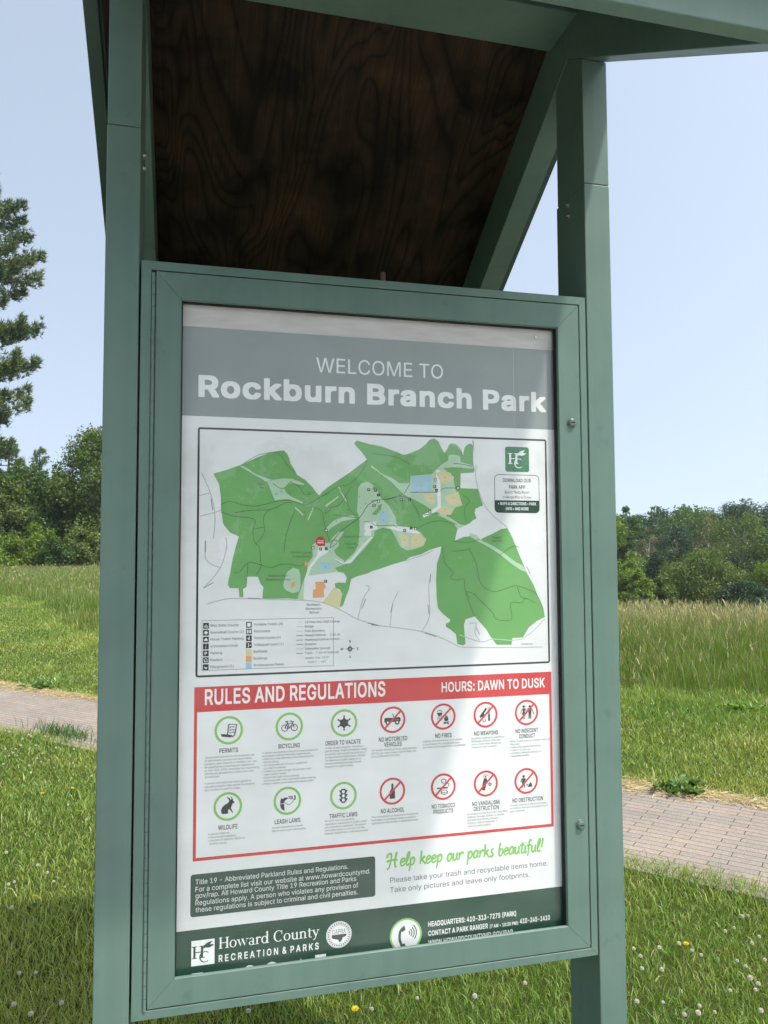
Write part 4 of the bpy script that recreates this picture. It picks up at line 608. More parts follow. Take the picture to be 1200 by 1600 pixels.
    def make(s, name, m, parent=None, label=None):
        o = mesh_obj(name, s.v, s.f, m)
        # every face looks at the viewer (-y)
        bm = bmesh.new(); bm.from_mesh(o.data)
        for f in bm.faces:
            f.normal_update()
            if f.normal.y > 0: f.normal_flip()
        bm.to_mesh(o.data); bm.free()
        o.parent = parent or poster
        if parent is None: o.location = -PO
        if label: o['label'] = label
        return o
_gl = {}
def glyph_mesh(ch, wt):
    """filled glyph in em units; wt 0 regular, 1 bold, 2 heavy"""
    if (ch, wt) in _gl: return _gl[(ch, wt)]
    src = (FONT, FONT_BOLD, FONT_HEAVY)[wt].get(ch) or FONT.get(ch, FONT['-'])
    parts = src.split('|'); adv = int(parts[0])/1000; loops = []
    for t in parts[1:]:
        if t: loops.append([tuple(int(c)/1000 for c in p.split(',')) for p in t.split()])
    P, F = [], []
    if loops:
        P0 = [Vector(p) for l in loops for p in l]; E = []; o = 0
        for l in loops: E += [(o+i, o+(i+1) % len(l)) for i in range(len(l))]; o += len(l)
        v, e, f, *_ = geometry.delaunay_2d_cdt(P0, E, [], 0, 1e-6)
        def filled(x, y):
            c = False
            for l in loops:
                for i in range(len(l)):
                    (x0, y0), (x1, y1) = l[i-1], l[i]
                    if (y0 > y) != (y1 > y) and x < (x1-x0)*(y-y0)/(y1-y0) + x0: c = not c
            return c
        P = [(t.x, t.y) for t in v]; F = [tuple(t) for t in f if filled(sum(P[i][0] for i in t)/len(t), sum(P[i][1] for i in t)/len(t))]
    _gl[(ch, wt)] = (adv, P, F); return _gl[(ch, wt)]
def text_mesh(t, off):
    wt = 2 if off >= 0.024 else (1 if off >= 0.008 else 0)
    x = 0.0; P = []; F = []
    for ch in t:
        adv, p, f = glyph_mesh(ch, wt); o = len(P)
        P += [(a + x, b) for a, b in p]; F += [tuple(i+o for i in q) for q in f]; x += adv
    xs = [p[0] for p in P]
    return P, F, min(xs), max(xs), max(p[1] for p in glyph_mesh('B' if wt == 2 else 'H', wt)[1])
I_paper = ink("poster_paper", (0.69, 0.705, 0.71)); I_head = ink("ink_header_grey", (0.228, 0.264, 0.262)); I_white = ink("ink_white", (0.74, 0.755, 0.755))
I_green = ink("ink_map_green", (0.148, 0.365, 0.118)); I_pale = ink("ink_map_pale_green", (0.40, 0.56, 0.40)); I_yel = ink("ink_map_sand", (0.60, 0.55, 0.34))
I_blue = ink("ink_map_blue", (0.34, 0.52, 0.62)); I_org = ink("ink_map_orange", (0.68, 0.34, 0.15)); I_red = ink("ink_red", (0.53, 0.036, 0.038))
I_dk = ink("ink_dark_green", (0.008, 0.052, 0.030)); I_box = ink("ink_notice_green", (0.034, 0.074, 0.054)); I_blk = ink("ink_black", (0.028, 0.030, 0.034)); I_grey = ink("ink_grey_text", (0.045, 0.047, 0.052))
I_lime = ink("ink_lime", (0.21, 0.46, 0.10)); I_trail = ink("ink_trail", (0.045, 0.12, 0.04)); I_road = ink("ink_road", (0.44, 0.45, 0.46)); I_mark = ink("ink_road_name", (0.20, 0.20, 0.21)); I_app = ink("ink_app_green", (0.045, 0.19, 0.09))
# paper: one thin sheet running under the frame of the window
pb = B().box(-0.012, 0.934, YPO, YPO+0.0009, ZB-0.045, ZB+1.4075)
po = pb.make("paper", I_paper); po.parent = poster; po.location = -PO
header = Ink(1).rect(-0.0118, 1.2035, 0.9338, 1.4070).make("header_band", I_head)
Ink(2).rect(0.8035, 1.2035, 0.8043, 1.4068).make("paper_seam", I_road, header)
Ink(2).text("WELCOME TO", (0.3067,1.3120), (0.6186,1.3248), 0.0345, 0.0).make("welcome_lettering", I_white, header)
Ink(2).text("Rockburn Branch Park", (0.0392,1.2487), (0.8910,1.2511), 0.0475, 0.024).make("title_lettering", I_white, header)

# ---- the map
mapf = Ink(1).frame(0.0385, 0.6215, 0.8905, 1.1785, 0.0046, 0.006).make("map_panel", I_blk)
def mp(layer, polys, name, m):
    for i, p in enumerate(polys):
        k = Ink(layer); k.k = i; k.poly(p).make(name, m, mapf)
mp(1, [[(0.0738,1.0740),(0.1027,1.0836),(0.1318,1.0947),(0.1501,1.1034),(0.1685,1.1126),(0.1945,1.1235),(0.2170,1.1298),(0.2320,1.1314),(0.2396,1.1232),(0.2441,1.1146),(0.2472,1.1014),(0.2567,1.0864),(0.2624,1.0751),(0.2815,1.0641),(0.2968,1.0491),(0.3083,1.0340),(0.3141,1.0284),(0.3198,1.0361),(0.3391,1.0518),(0.3625,1.0676),(0.3860,1.0836),(0.4097,1.1016),(0.4276,1.1157),(0.4137,1.1348),(0.4019,1.1461),(0.3972,1.1537),(0.4039,1.1598),(0.4257,1.1546),(0.4416,1.1501),(0.4384,1.1523),(0.4624,1.1479),(0.4906,1.1390),(0.5189,1.1287),(0.5353,1.1343),(0.5559,1.1429),(0.5725,1.1553),(0.5829,1.1676),(0.5954,1.1712),(0.6058,1.1644),(0.6119,1.1505),(0.6202,1.1368),(0.6274,1.1450),(0.6329,1.1572),(0.6393,1.1606),(0.6519,1.1538),(0.6623,1.1420),(0.6685,1.1321),(0.6721,1.1503),(0.6794,1.1586),(0.6880,1.1617),(0.6943,1.1571),(0.6946,1.1106),(0.6979,1.1006),(0.6965,1.0905),(0.6617,1.0877),(0.6605,1.0516),(0.7058,1.0504),(0.7120,1.0283),(0.7190,1.0103),(0.6989,1.0020),(0.6966,0.9920),(0.7015,0.9780),(0.6922,0.9739),(0.6836,0.9659),(0.6717,0.9610),(0.6518,0.9518),(0.6452,0.9240),(0.6663,0.9327),(0.6875,0.9351),(0.7064,0.9240),(0.7214,0.9320),(0.7430,0.9409),(0.7647,0.9522),(0.7820,0.9552),(0.7947,0.9321),(0.8115,0.8917),(0.8242,0.8633),(0.8305,0.8471),(0.8497,0.8146),(0.8623,0.7820),(0.8751,0.7535),(0.8783,0.7352),(0.8569,0.7257),(0.8348,0.7102),(0.8191,0.6866),(0.7909,0.6854),(0.7885,0.6696),(0.7499,0.6708),(0.7353,0.6891),(0.7228,0.7092),(0.7061,0.7274),(0.6944,0.7407),(0.6704,0.7342),(0.6661,0.7205),(0.6697,0.6753),(0.6634,0.6716),(0.6489,0.6760),(0.6450,0.6996),(0.6306,0.7117),(0.6203,0.7178),(0.6204,0.7256),(0.6307,0.7293),(0.6308,0.7351),(0.6144,0.7472),(0.6001,0.7631),(0.5975,0.7905),(0.5966,0.8296),(0.5990,0.8688),(0.6075,0.8924),(0.6109,0.9101),(0.5828,0.9023),(0.5581,0.8906),(0.5336,0.8849),(0.5173,0.8752),(0.4891,0.8676),(0.4611,0.8582),(0.4373,0.8515),(0.4286,0.8469),(0.4011,0.8396),(0.3894,0.8340),(0.3835,0.8093),(0.3757,0.7905),(0.3699,0.7735),(0.3641,0.7698),(0.3602,0.7756),(0.3660,0.8020),(0.3622,0.8108),(0.3525,0.8136),(0.3498,0.8242),(0.3583,0.8267),(0.3758,0.8254),(0.3785,0.8379),(0.3719,0.8486),(0.3583,0.8514),(0.2875,0.8427),(0.2788,0.8334),(0.2788,0.7884),(0.2405,0.7917),(0.1841,0.7919),(0.1848,0.8067),(0.1866,0.8178),(0.1792,0.8271),(0.1736,0.8420),(0.1498,0.8422),(0.1480,0.8312),(0.1473,0.8183),(0.1408,0.8147),(0.1420,0.7963),(0.1329,0.7965),(0.1310,0.8167),(0.1118,0.8170),(0.1074,0.8244),(0.1088,0.8353),(0.1133,0.8573),(0.1168,0.8793),(0.1239,0.9088),(0.1310,0.9328),(0.1109,0.9420),(0.0963,0.9604),(0.0933,0.9789),(0.0907,0.9936),(0.0905,1.0195),(0.0866,1.0491),(0.0811,1.0601)]], "park_woodland", I_green)
mp(2, [[(0.1318,1.0947),(0.1483,1.0884),(0.1650,1.0768),(0.1873,1.0678),(0.2060,1.0626),(0.2322,1.0669),(0.2549,1.0654),(0.2796,1.0545),(0.2777,1.0518),(0.2473,1.0566),(0.2323,1.0442),(0.2379,1.0329),(0.2474,1.0255),(0.2758,1.0126),(0.2747,1.0096),(0.2399,1.0197),(0.2117,1.0156),(0.2042,1.0324),(0.1986,1.0473),(0.1948,1.0567),(0.1687,1.0712),(0.1373,1.0892)],
 [(0.2969,0.9124),(0.3084,0.9218),(0.3352,0.9180),(0.3488,0.9352),(0.3604,0.9448),(0.3721,0.9448),(0.3584,0.9237),(0.3604,0.9123),(0.3487,0.9009),(0.3545,0.8895),(0.3720,0.8779),(0.3739,0.8684),(0.3506,0.8610),(0.3583,0.8514),(0.2875,0.8427),(0.2784,0.8334),(0.2785,0.7888),(0.2630,0.7905),(0.2705,0.8110),(0.2780,0.8334),(0.2856,0.8521),(0.2874,0.8709),(0.2988,0.8859),(0.2988,0.9010)],
 [(0.3295,0.9523),(0.3468,0.9695),(0.3702,0.9793),(0.3936,0.9833),(0.4022,0.9757),(0.3701,0.9697),(0.3430,0.9542),(0.3314,0.9428)],
 [(0.4064,1.0472),(0.4135,1.0589),(0.4294,1.0631),(0.4452,1.0537),(0.4380,1.0438),(0.4500,1.0479),(0.4618,1.0248),(0.4818,1.0055),(0.4978,0.9784),(0.4997,0.9589),(0.5178,0.9512),(0.5381,0.9532),(0.5585,0.9435),(0.5727,0.9278),(0.5664,0.9121),(0.5459,0.9043),(0.5256,0.9005),(0.5095,0.9083),(0.4975,0.9316),(0.4855,0.9510),(0.4655,0.9548),(0.4456,0.9470),(0.4448,0.9354),(0.4368,0.9238),(0.4209,0.9046),(0.4012,0.8854),(0.3856,0.8702),(0.3700,0.8703),(0.3778,0.8779),(0.3974,0.8969),(0.4060,0.9123),(0.4093,0.9469),(0.4093,0.9777),(0.4035,0.9930),(0.4055,1.0240)],
 [(0.4382,1.1031),(0.4621,1.0833),(0.4902,1.0722),(0.5063,1.0607),(0.5328,1.0612),(0.5349,1.0790),(0.5884,1.0841),(0.5968,1.0942),(0.6136,1.1086),(0.6305,1.1190),(0.6306,1.1310),(0.6432,1.1334),(0.6600,1.1299),(0.6620,1.1158),(0.6954,1.1066),(0.6945,1.0997),(0.6429,1.1025),(0.6177,1.0995),(0.6427,1.0793),(0.6466,1.0513),(0.6651,1.0097),(0.6461,1.0035),(0.6375,0.9855),(0.6166,0.9833),(0.6001,0.9911),(0.5795,1.0027),(0.5590,1.0143),(0.5183,1.0334),(0.4861,1.0642),(0.4541,1.0870),(0.4382,1.0968)],
 [(0.6000,0.9859),(0.6125,0.9880),(0.6333,0.9795),(0.6582,0.9637),(0.6708,0.9610),(0.6518,0.9518),(0.6415,0.9676),(0.6124,0.9813)],
 [(0.6833,0.9431),(0.7002,0.9380),(0.7170,0.9220),(0.7426,0.9120),(0.7682,0.8959),(0.8025,0.8715),(0.8220,0.8625),(0.8309,0.8471),(0.8196,0.8492),(0.7937,0.8656),(0.7595,0.8919),(0.7254,0.9120),(0.7043,0.9220),(0.6832,0.9351)],
 [(0.2311,0.8190),(0.2329,0.8339),(0.2403,0.8525),(0.2534,0.8617),(0.2666,0.8579),(0.2704,0.8447),(0.2705,0.8185),(0.2667,0.8073),(0.2517,0.8038),(0.2386,0.8096)],
 [(0.3624,1.0387),(0.3578,1.0502),(0.3609,1.0510),(0.3800,1.0159),(0.3772,1.0143)], [(0.3275,1.0057),(0.3585,1.0283),(0.3601,1.0256),(0.3306,1.0026)], [(0.2588,1.0011),(0.2778,0.9842),(0.2755,0.9815),(0.2565,0.9991)], [(0.2862,0.9721),(0.2991,1.0015),(0.3018,0.9996),(0.2892,0.9703)]], "open_ground", I_pale)
mp(3, [[(0.4534,1.0013),(0.4538,1.0071),(0.4638,1.0112),(0.4617,0.9975),(0.4497,0.9838),(0.4378,0.9856)], [(0.6177,1.0995),(0.6979,1.1006),(0.6965,1.0905),(0.6617,1.0877),(0.6601,1.0556),(0.6466,1.0513),(0.6427,1.0793)]], "tree_belt", I_green)
mp(3, [[(0.3122,0.9104),(0.3275,0.9104),(0.3352,0.8971),(0.3141,0.8851),(0.2951,0.8614),(0.2863,0.8370),(0.2837,0.8145),(0.2830,0.7887),(0.2773,0.7888),(0.2780,0.8146),(0.2810,0.8390),(0.2893,0.8633),(0.3084,0.8896)], [(0.4211,0.9662),(0.4489,0.9683),(0.4532,0.9509),(0.4369,0.9470),(0.4369,0.9354),(0.4210,0.9353)], [(0.5017,0.9581),(0.5382,0.9552),(0.5585,0.9427),(0.5544,0.9396),(0.5016,0.9472),(0.4735,0.9549)], [(0.5989,1.0943),(0.6093,1.0945),(0.6106,1.0031),(0.5939,0.9910),(0.5670,0.9789),(0.5637,0.9848),(0.5836,0.9949),(0.6023,1.0069)], [(0.3895,0.8817),(0.4151,0.9123),(0.4368,0.9334),(0.4408,0.9308),(0.4190,0.9084),(0.3895,0.8721),(0.3700,0.8684),(0.3487,0.8811),(0.3499,0.8834),(0.3719,0.8722)]], "road_surface", I_paper)
mp(4, [[(0.5989,1.0883),(0.6135,1.0926),(0.6344,1.0891),(0.6447,1.0773),(0.6426,1.0721),(0.6215,1.0609),(0.6091,1.0666)], [(0.5654,1.0361),(0.5943,1.0385),(0.5941,1.0148),(0.5878,1.0087),(0.5714,1.0204)], [(0.6191,1.0310),(0.6549,1.0435),(0.6651,1.0097),(0.6419,1.0074),(0.6232,1.0191)], [(0.5980,0.9950),(0.6189,1.0091),(0.6418,0.9994),(0.6375,0.9874),(0.6166,0.9841)], [(0.5016,0.9414),(0.5299,0.9356),(0.5277,0.9083),(0.5135,0.9122)], [(0.5360,0.9376),(0.5544,0.9396),(0.5727,0.9259),(0.5623,0.9121),(0.5337,0.9063)], [(0.3487,0.8155),(0.3680,0.8020),(0.3610,0.7654),(0.3218,0.7812)]], "ball_field", I_yel)
mp(4, [[(0.5370,1.0790),(0.5595,1.0807),(0.5584,1.0399),(0.5347,1.0415)], [(0.5616,1.0807),(0.5863,1.0801),(0.5848,1.0416),(0.5600,1.0400)], [(0.4569,0.9944),(0.4769,0.9946),(0.4768,0.9665),(0.4568,0.9684)], [(0.3160,0.8707),(0.3391,0.8743),(0.3429,0.8610),(0.3275,0.8536),(0.3122,0.8556)]], "sports_court", I_blue)
mp(4, [[(0.3046,0.8285),(0.3237,0.8291),(0.3294,0.8158),(0.3237,0.8102),(0.3256,0.7932),(0.2989,0.7925),(0.3000,0.8105),(0.3065,0.8123)], [(0.2479,0.8262),(0.2573,0.8291),(0.2584,0.8186),(0.2498,0.8158)], [(0.2798,0.8747),(0.2874,0.8746),(0.2882,0.8664),(0.2806,0.8653)]], "building_block", I_org)
k = Ink(3)
for p in ([(0.0906,1.0047),(0.1104,1.0123),(0.1360,1.0052),(0.1654,1.0019),(0.1950,1.0078),(0.2174,1.0138),(0.2474,1.0160),(0.2777,1.0051),(0.3006,1.0149),(0.3198,1.0266),(0.3391,1.0345)], [(0.0907,0.9881),(0.1179,0.9791),(0.1656,0.9720),(0.1620,0.9459),(0.1658,0.9199),(0.1769,0.9087),(0.1789,0.8827),(0.1808,0.8642),(0.1699,0.8457)], [(0.1215,0.9865),(0.1581,0.9924),(0.2025,0.9948),(0.2361,1.0102),(0.2512,1.0104)], [(0.1878,0.9535),(0.1859,0.9759),(0.1951,0.9910),(0.2025,0.9948)], [(0.1188,0.8536),(0.1333,0.8535),(0.1514,0.8736),(0.1771,0.8697),(0.2030,0.8621),(0.2253,0.8694),(0.2478,0.8693),(0.2666,0.8654),(0.2780,0.8691)], [(0.2327,0.8974),(0.2364,0.9312),(0.2475,0.9688),(0.2569,0.9916)], [(0.3198,1.0266),(0.3586,1.0502),(0.3820,1.0545),(0.4096,1.0783),(0.4295,1.1138)], [(0.3006,0.9996),(0.3198,0.9922),(0.3256,0.9656),(0.3352,0.9313),(0.3391,0.9180)], [(0.1657,0.9497),(0.1878,0.9535),(0.1842,0.9348),(0.1695,0.9162)], [(0.2473,1.0596),(0.2701,1.0448),(0.2796,1.0298),(0.2968,1.0319)], [(0.2060,1.0550),(0.2285,1.0422),(0.2473,1.0596)], [(0.3469,0.9848),(0.3702,0.9812),(0.3995,0.9776)], [(0.3586,1.0464),(0.3780,1.0236),(0.3858,0.9967),(0.4015,0.9815)], [(0.3430,1.0001),(0.3275,0.9847),(0.3353,1.0000),(0.3624,1.0080),(0.3898,1.0508)], [(0.1354,1.0948),(0.1722,1.1183),(0.2170,1.1252),(0.2397,1.0974),(0.2586,1.0788)], [(0.1481,0.8202),(0.1514,0.8718)],
          [(0.4383,1.1296),(0.4784,1.1268),(0.5107,1.1190),(0.5351,1.1047)], [(0.6118,0.9101),(0.6197,0.8687),(0.6403,0.8488),(0.6318,0.8351),(0.6484,0.8290),(0.6673,0.8308),(0.6691,0.8090),(0.6772,0.7813),(0.6936,0.7415)], [(0.6828,0.9001),(0.6994,0.8682),(0.7094,0.8204),(0.7410,0.8001),(0.7668,0.8037),(0.8016,0.8132),(0.8363,0.8026),(0.8581,0.7902),(0.8751,0.7535)], [(0.6942,0.7929),(0.7151,0.7727),(0.7403,0.7484),(0.7508,0.7322),(0.7895,0.7313),(0.7879,0.7713),(0.8183,0.7707),(0.8272,0.7826),(0.8533,0.7701)], [(0.8059,0.8111),(0.8142,0.7869),(0.8272,0.7806)], [(0.5504,0.9533),(0.5792,0.9672),(0.6123,0.9714),(0.6498,0.9637)], [(0.6410,0.9220),(0.6830,0.9200),(0.7086,0.9280)], [(0.6366,0.8982),(0.6660,0.9001),(0.6871,0.9041)], [(0.6675,1.0357),(0.6842,1.0199),(0.6713,1.0037),(0.6731,0.9718)], [(0.7594,0.8879),(0.7944,0.9099),(0.8118,0.9079)], [(0.6815,0.7852),(0.6732,0.8011),(0.6984,0.7928)], [(0.4698,1.0210),(0.5183,1.0295),(0.5466,1.0023),(0.5587,0.9710)]):
    k = Ink(3); k.k = len(mapf.children); k.line(p, 0.0011, smooth=3).make("trail_line", I_trail, mapf)
k = Ink(3)
for p in ([(0.4535,1.0208),(0.4292,1.0069),(0.4093,0.9777),(0.3701,0.9505),(0.3468,0.9237),(0.3391,0.9085),(0.3487,0.9123),(0.3565,0.9218),(0.3487,0.9256),(0.3391,0.9199)], [(0.4533,0.9625),(0.4211,0.9681),(0.4290,0.9469),(0.4211,0.9469)], [(0.3487,0.8819),(0.3700,0.8684),(0.3895,0.8759)], [(0.4379,1.0167),(0.4618,1.0209),(0.4859,1.0232),(0.5122,1.0333)], [(0.5183,1.0354),(0.5327,1.0592)], [(0.5326,1.0395),(0.6026,1.0407)], [(0.6089,1.0447),(0.6214,1.0509),(0.6529,1.0515)], [(0.5670,0.9848),(0.6084,0.9911),(0.6333,0.9834),(0.6418,0.9994)], [(0.4377,0.9663),(0.4536,0.9586),(0.4896,0.9608),(0.4996,0.9550)], [(0.6430,1.1113),(0.6683,1.1100),(0.6937,1.1045)], [(0.6435,1.1615),(0.6602,1.1480),(0.6664,1.1341)]):
    k = Ink(3); k.k = len(mapf.children); k.line(p, 0.0013, smooth=3).make("pathway_line", I_grey, mapf)
k = Ink(2)
for p in ([(0.0468,1.0760),(0.0633,1.0412),(0.0725,1.0118),(0.0782,0.9750),(0.0750,0.9272)], [(0.0459,0.9784),(0.0745,0.9861),(0.0907,0.9918)], [(0.0437,1.0243),(0.0652,1.0302)], [(0.1020,0.9309),(0.1039,0.9088),(0.0899,0.8612),(0.0545,0.8178)], [(0.0571,0.9235),(0.0575,0.8870),(0.0683,0.8723),(0.0899,0.8630)], [(0.0619,0.7821),(0.1048,0.7933),(0.1592,0.7924),(0.2181,0.7898),(0.2781,0.7869),(0.3199,0.7813),(0.3621,0.7642),(0.4048,0.7405),(0.4499,0.7272)], [(0.4048,0.7405),(0.4166,0.7859),(0.4325,0.8124),(0.4246,0.8202)], [(0.4368,0.7264),(0.4804,0.7215),(0.5567,0.7090),(0.6056,0.6929),(0.6550,0.6680)], [(0.4824,0.7233),(0.4886,0.7731),(0.5028,0.8037)], [(0.5608,0.7097),(0.5794,0.7441),(0.5779,0.8103),(0.5844,0.8454)], [(0.6554,0.6973),(0.7097,0.6788),(0.7395,0.6850),(0.8169,0.6827),(0.8791,0.7312)], [(0.7023,1.1088),(0.7018,1.0684),(0.7266,1.0043),(0.7820,0.9564)], [(0.5173,0.8752),(0.5622,0.8886),(0.5848,0.8984),(0.5869,0.9042)], [(0.6808,0.7241),(0.6976,0.7237),(0.6931,0.7021),(0.7055,0.6821)], [(0.6571,0.6679),(0.7648,0.6636),(0.8690,0.6618)], [(0.6953,1.1693),(0.6963,1.1410)]):
    k = Ink(2); k.k = len(mapf.children); k.line(p, 0.0022, smooth=3).make("street_line", I_road, mapf)
k = Ink(3)
for p in ([(0.0689,1.0173),(0.0727,0.9916)], [(0.0578,0.9235),(0.0581,0.8979)], [(0.0538,0.8178),(0.0758,0.8303)], [(0.1511,0.7943),(0.1804,0.7924)], [(0.4283,0.7312),(0.4523,0.7260)], [(0.4146,0.7650),(0.4237,0.7877)], [(0.4368,0.7276),(0.4566,0.7248)], [(0.4837,0.7540),(0.4886,0.7750)], [(0.5755,0.7714),(0.5782,0.7500)], [(0.5831,0.8435),(0.5813,0.8240)], [(0.5668,0.7049),(0.5954,0.6951)], [(0.6975,0.7138),(0.7057,0.6958)], [(0.8320,0.8600),(0.8413,0.8409)], [(0.8145,0.6708),(0.8450,0.6698)], [(0.6936,1.1692),(0.6960,1.1511)], [(0.3487,0.8826),(0.3681,0.8723)]):
    Ink(3).line(p, 0.0017).make("street_name_mark", I_mark, mapf)
k = Ink(4); kw = Ink(5)
for i, c in enumerate([(0.2992,0.9074), (0.3172,0.9044), (0.3302,0.9051), (0.3302,0.9477), (0.3287,0.8298), (0.4377,0.9555), (0.4447,1.0070), (0.4317,1.0441), (0.4476,1.0432), (0.5966,1.0704), (0.5948,1.0540), (0.5997,1.0454), (0.6541,1.0519), (0.5114,1.0212), (0.5321,1.0226), (0.5823,0.9929), (0.5190,0.9481), (0.5353,0.9536), (0.5463,0.9525), (0.4479,1.0428), (0.4551,1.0317), (0.4554,1.0169), (0.4442,1.0066)]):
    r = 0.0034; kw = Ink(5); Ink(4).rect(c[0]-r, c[1]-r, c[0]+r, c[1]+r).make("map_symbol", I_blk, mapf)
    if i % 3 == 0: kw.rect(c[0]-0.0017, c[1]-0.0022, c[0]+0.0017, c[1]+0.0018)
    elif i % 3 == 1: kw.text("P", (c[0]-0.0016, c[1]-0.0021), None, 0.0042, 0.01)
    else: kw.text("i", (c[0]-0.0006, c[1]-0.0021), None, 0.0042, 0.01)
    kw.make("symbol_mark", I_white, mapf)
k = Ink(4)
hc = (0.3168,0.9218)
k.disc(hc, 0.0112).poly([(hc[0]+0.004, hc[1]-0.008), (hc[0]+0.0105, hc[1]-0.0125), (hc[0]+0.0105, hc[1]-0.003)])
k.make("here_marker", I_red, mapf)
Ink(5).text("YOU ARE", (hc[0], hc[1]+0.001), None, 0.0024, 0.01, 'C').text("HERE", (hc[0], hc[1]-0.0045), None, 0.0042, 0.01, 'C').make("here_lettering", I_white, mapf)
k = Ink(4)
for t, c, h in (("Horse", (0.1818,1.0508), 0.0040), ("Barn", (0.1818,1.0425), 0.0040), ("Pfeiffer's Corner", (0.2722,0.8943), 0.0045), ("School House", (0.2723,0.8853), 0.0045), ("Rockburn Park", (0.2198,0.8415), 0.0046), ("Maintenance Shop", (0.2199,0.8329), 0.0046), ("Equestrian Barn", (0.3935,0.9314), 0.0042), ("Clover Hill", (0.3876,0.9142), 0.0042), ("House", (0.3876,0.9054), 0.0042),
                ("Rockburn", (0.3008,0.7741), 0.0052), ("Elementary", (0.3012,0.7651), 0.0052), ("School", (0.3024,0.7565), 0.0052), ("Patapsco", (0.7557,0.9301), 0.0042), ("State Park", (0.7547,0.9216), 0.0042)):
    k.text(t, c, None, h, 0.004, 'C')
for i, c in enumerate(((0.2022,1.0595), (0.2147,1.0288), (0.2259,1.0346), (0.2447,1.0330), (0.2579,1.0628), (0.2891,1.0318), (0.2778,0.9872), (0.3114,1.0131), (0.3411,1.0181), (0.3114,0.9571), (0.3538,0.9677), (0.3819,0.9936), (0.4095,1.0248), (0.4240,1.0087), (0.4114,0.9978), (0.2980,0.9931), (0.3656,1.0388))):
    k.text(str((11, 13, 14, 12, 15, 10, 16, 9, 7, 1, 2, 8, 3, 4, 5, 17, 6)[i]), c, None, 0.0036, 0.004, 'C')
for c in ((0.5471,1.0595), (0.5759,1.0628), (0.6217,1.0768), (0.5846,1.0265), (0.6421,1.0273), (0.6201,1.0000), (0.5189,0.9258), (0.5473,0.9251), (0.4669,0.9898), (0.4668,0.9723), (0.3294,0.8630)): k.disc(c, 0.0010, n=10)
k.make("map_lettering", I_grey, mapf)
# compass rose
cc = (0.3860,0.6730); k = Ink(2)
for i in range(8):
    a = math.radians(45*i); L = 0.0125 if i % 2 == 0 else 0.0065
    k.poly([(cc[0] + L*math.sin(a), cc[1] + L*math.cos(a)), (cc[0] + 0.0022*math.sin(a+0.7), cc[1] + 0.0022*math.cos(a+0.7)), (cc[0] + 0.0022*math.sin(a-0.7), cc[1] + 0.0022*math.cos(a-0.7))])
k.ring(cc, 0.0044, 0.0056)
for t, dx, dy in (("N", 0, 0.0148), ("S", 0, -0.0205), ("E", 0.0185, -0.0025), ("W", -0.0188, -0.0025)): k.text(t, (cc[0]+dx, cc[1]+dy), None, 0.0052, 0.02, 'C')
k.make("compass_rose", I_blk, mapf)
# legend
k = Ink(2).frame(0.0515, 0.636, 0.3475, 0.7463, 0.0007)
kd = Ink(2); kw = Ink(3)
L1 = ["Bike Skills Course", "Basketball Courts (2)", "Horse Trailer Parking", "Information Kiosk", "Parking", "Pavilion", "Playground (1)"]
L2 = ["Portable Toilets (5)", "Restrooms", "Tennis Courts (4)", "Volleyball Court (1)", "Ballfields", "Buildings", "Multipurpose Fields"]
L3 = ["18 Hole Disc Golf Course", "Bridge", "Park Boundary", "Paved Pathway - 2.65 mi", "Roadway/Vehicle Access", "Streams", "Sidewalks (paved)", "Trails - 7.50 mi (natural)"]
for i in range(7):
    v = 0.7345 - i*0.01515
    for cx, L, tx in ((0.0605, L1, 0.0705), (0.1545, L2, 0.1655)):
        q = kd if (cx < 0.1 or i < 4) else None
        if q: q.rect(cx-0.0062, v-0.0064, cx+0.0062, v+0.0064)
        k.text(L[i], (tx, v-0.0024), None, 0.0054, 0.002)
    x = 0.0605
    if i == 0: kw.ring((x-0.002, v-0.002), 0.001, 0.002, n=14).ring((x+0.0024, v-0.002), 0.001, 0.002, n=14).line([(x-0.002, v-0.001), (x, v+0.003), (x+0.002, v)], 0.0012)
    elif i == 1: kw.disc((x, v), 0.0036, n=16)
    elif i == 2: kw.poly([(x-0.004, v-0.003), (x+0.004, v-0.003), (x+0.003, v+0.001), (x, v+0.004), (x-0.003, v+0.001)])
    elif i == 3: kw.text("i", (x, v-0.0042), None, 0.0084, 0.01, 'C')
    elif i == 4: kw.text("P", (x, v-0.0036), None, 0.0072, 0.01, 'C')
    elif i == 5: kw.line([(x-0.0045, v+0.0005), (x, v+0.004), (x+0.0045, v+0.0005)], 0.0012).rect(x-0.004, v-0.004, x+0.004, v-0.0025).rect(x-0.003, v-0.004, x-0.002, v+0.001).rect(x+0.002, v-0.004, x+0.003, v+0.001)
    else: kw.poly([(x-0.004, v+0.002), (x, v-0.001), (x+0.004, v+0.001), (x+0.002, v-0.004), (x-0.002, v-0.003)])
    x = 0.1545
    if i == 0: kw.rect(x-0.0038, v-0.0042, x+0.0038, v+0.0042)
    elif i == 1: kw.rect(x-0.0042, v-0.004, x-0.001, v+0.004).rect(x+0.001, v-0.004, x+0.0042, v+0.004)
    elif i == 2: kw.disc((x+0.001, v+0.003), 0.0013, n=10).line([(x-0.004, v), (x+0.001, v+0.001), (x+0.002, v-0.004)], 0.0014).line([(x+0.001, v), (x-0.002, v-0.004)], 0.0014)
    elif i == 3: kw.disc((x-0.001, v+0.003), 0.0013, n=10).disc((x+0.003, v), 0.0014, n=10).line([(x-0.002, v+0.001), (x, v-0.001), (x-0.002, v-0.0045)], 0.0016)
    if i >= 4: Ink(2).rect(x-0.0066, v-0.0069, x+0.0066, v+0.0069).make("legend_swatch", (I_yel, I_org, I_blue)[i-4], mapf)
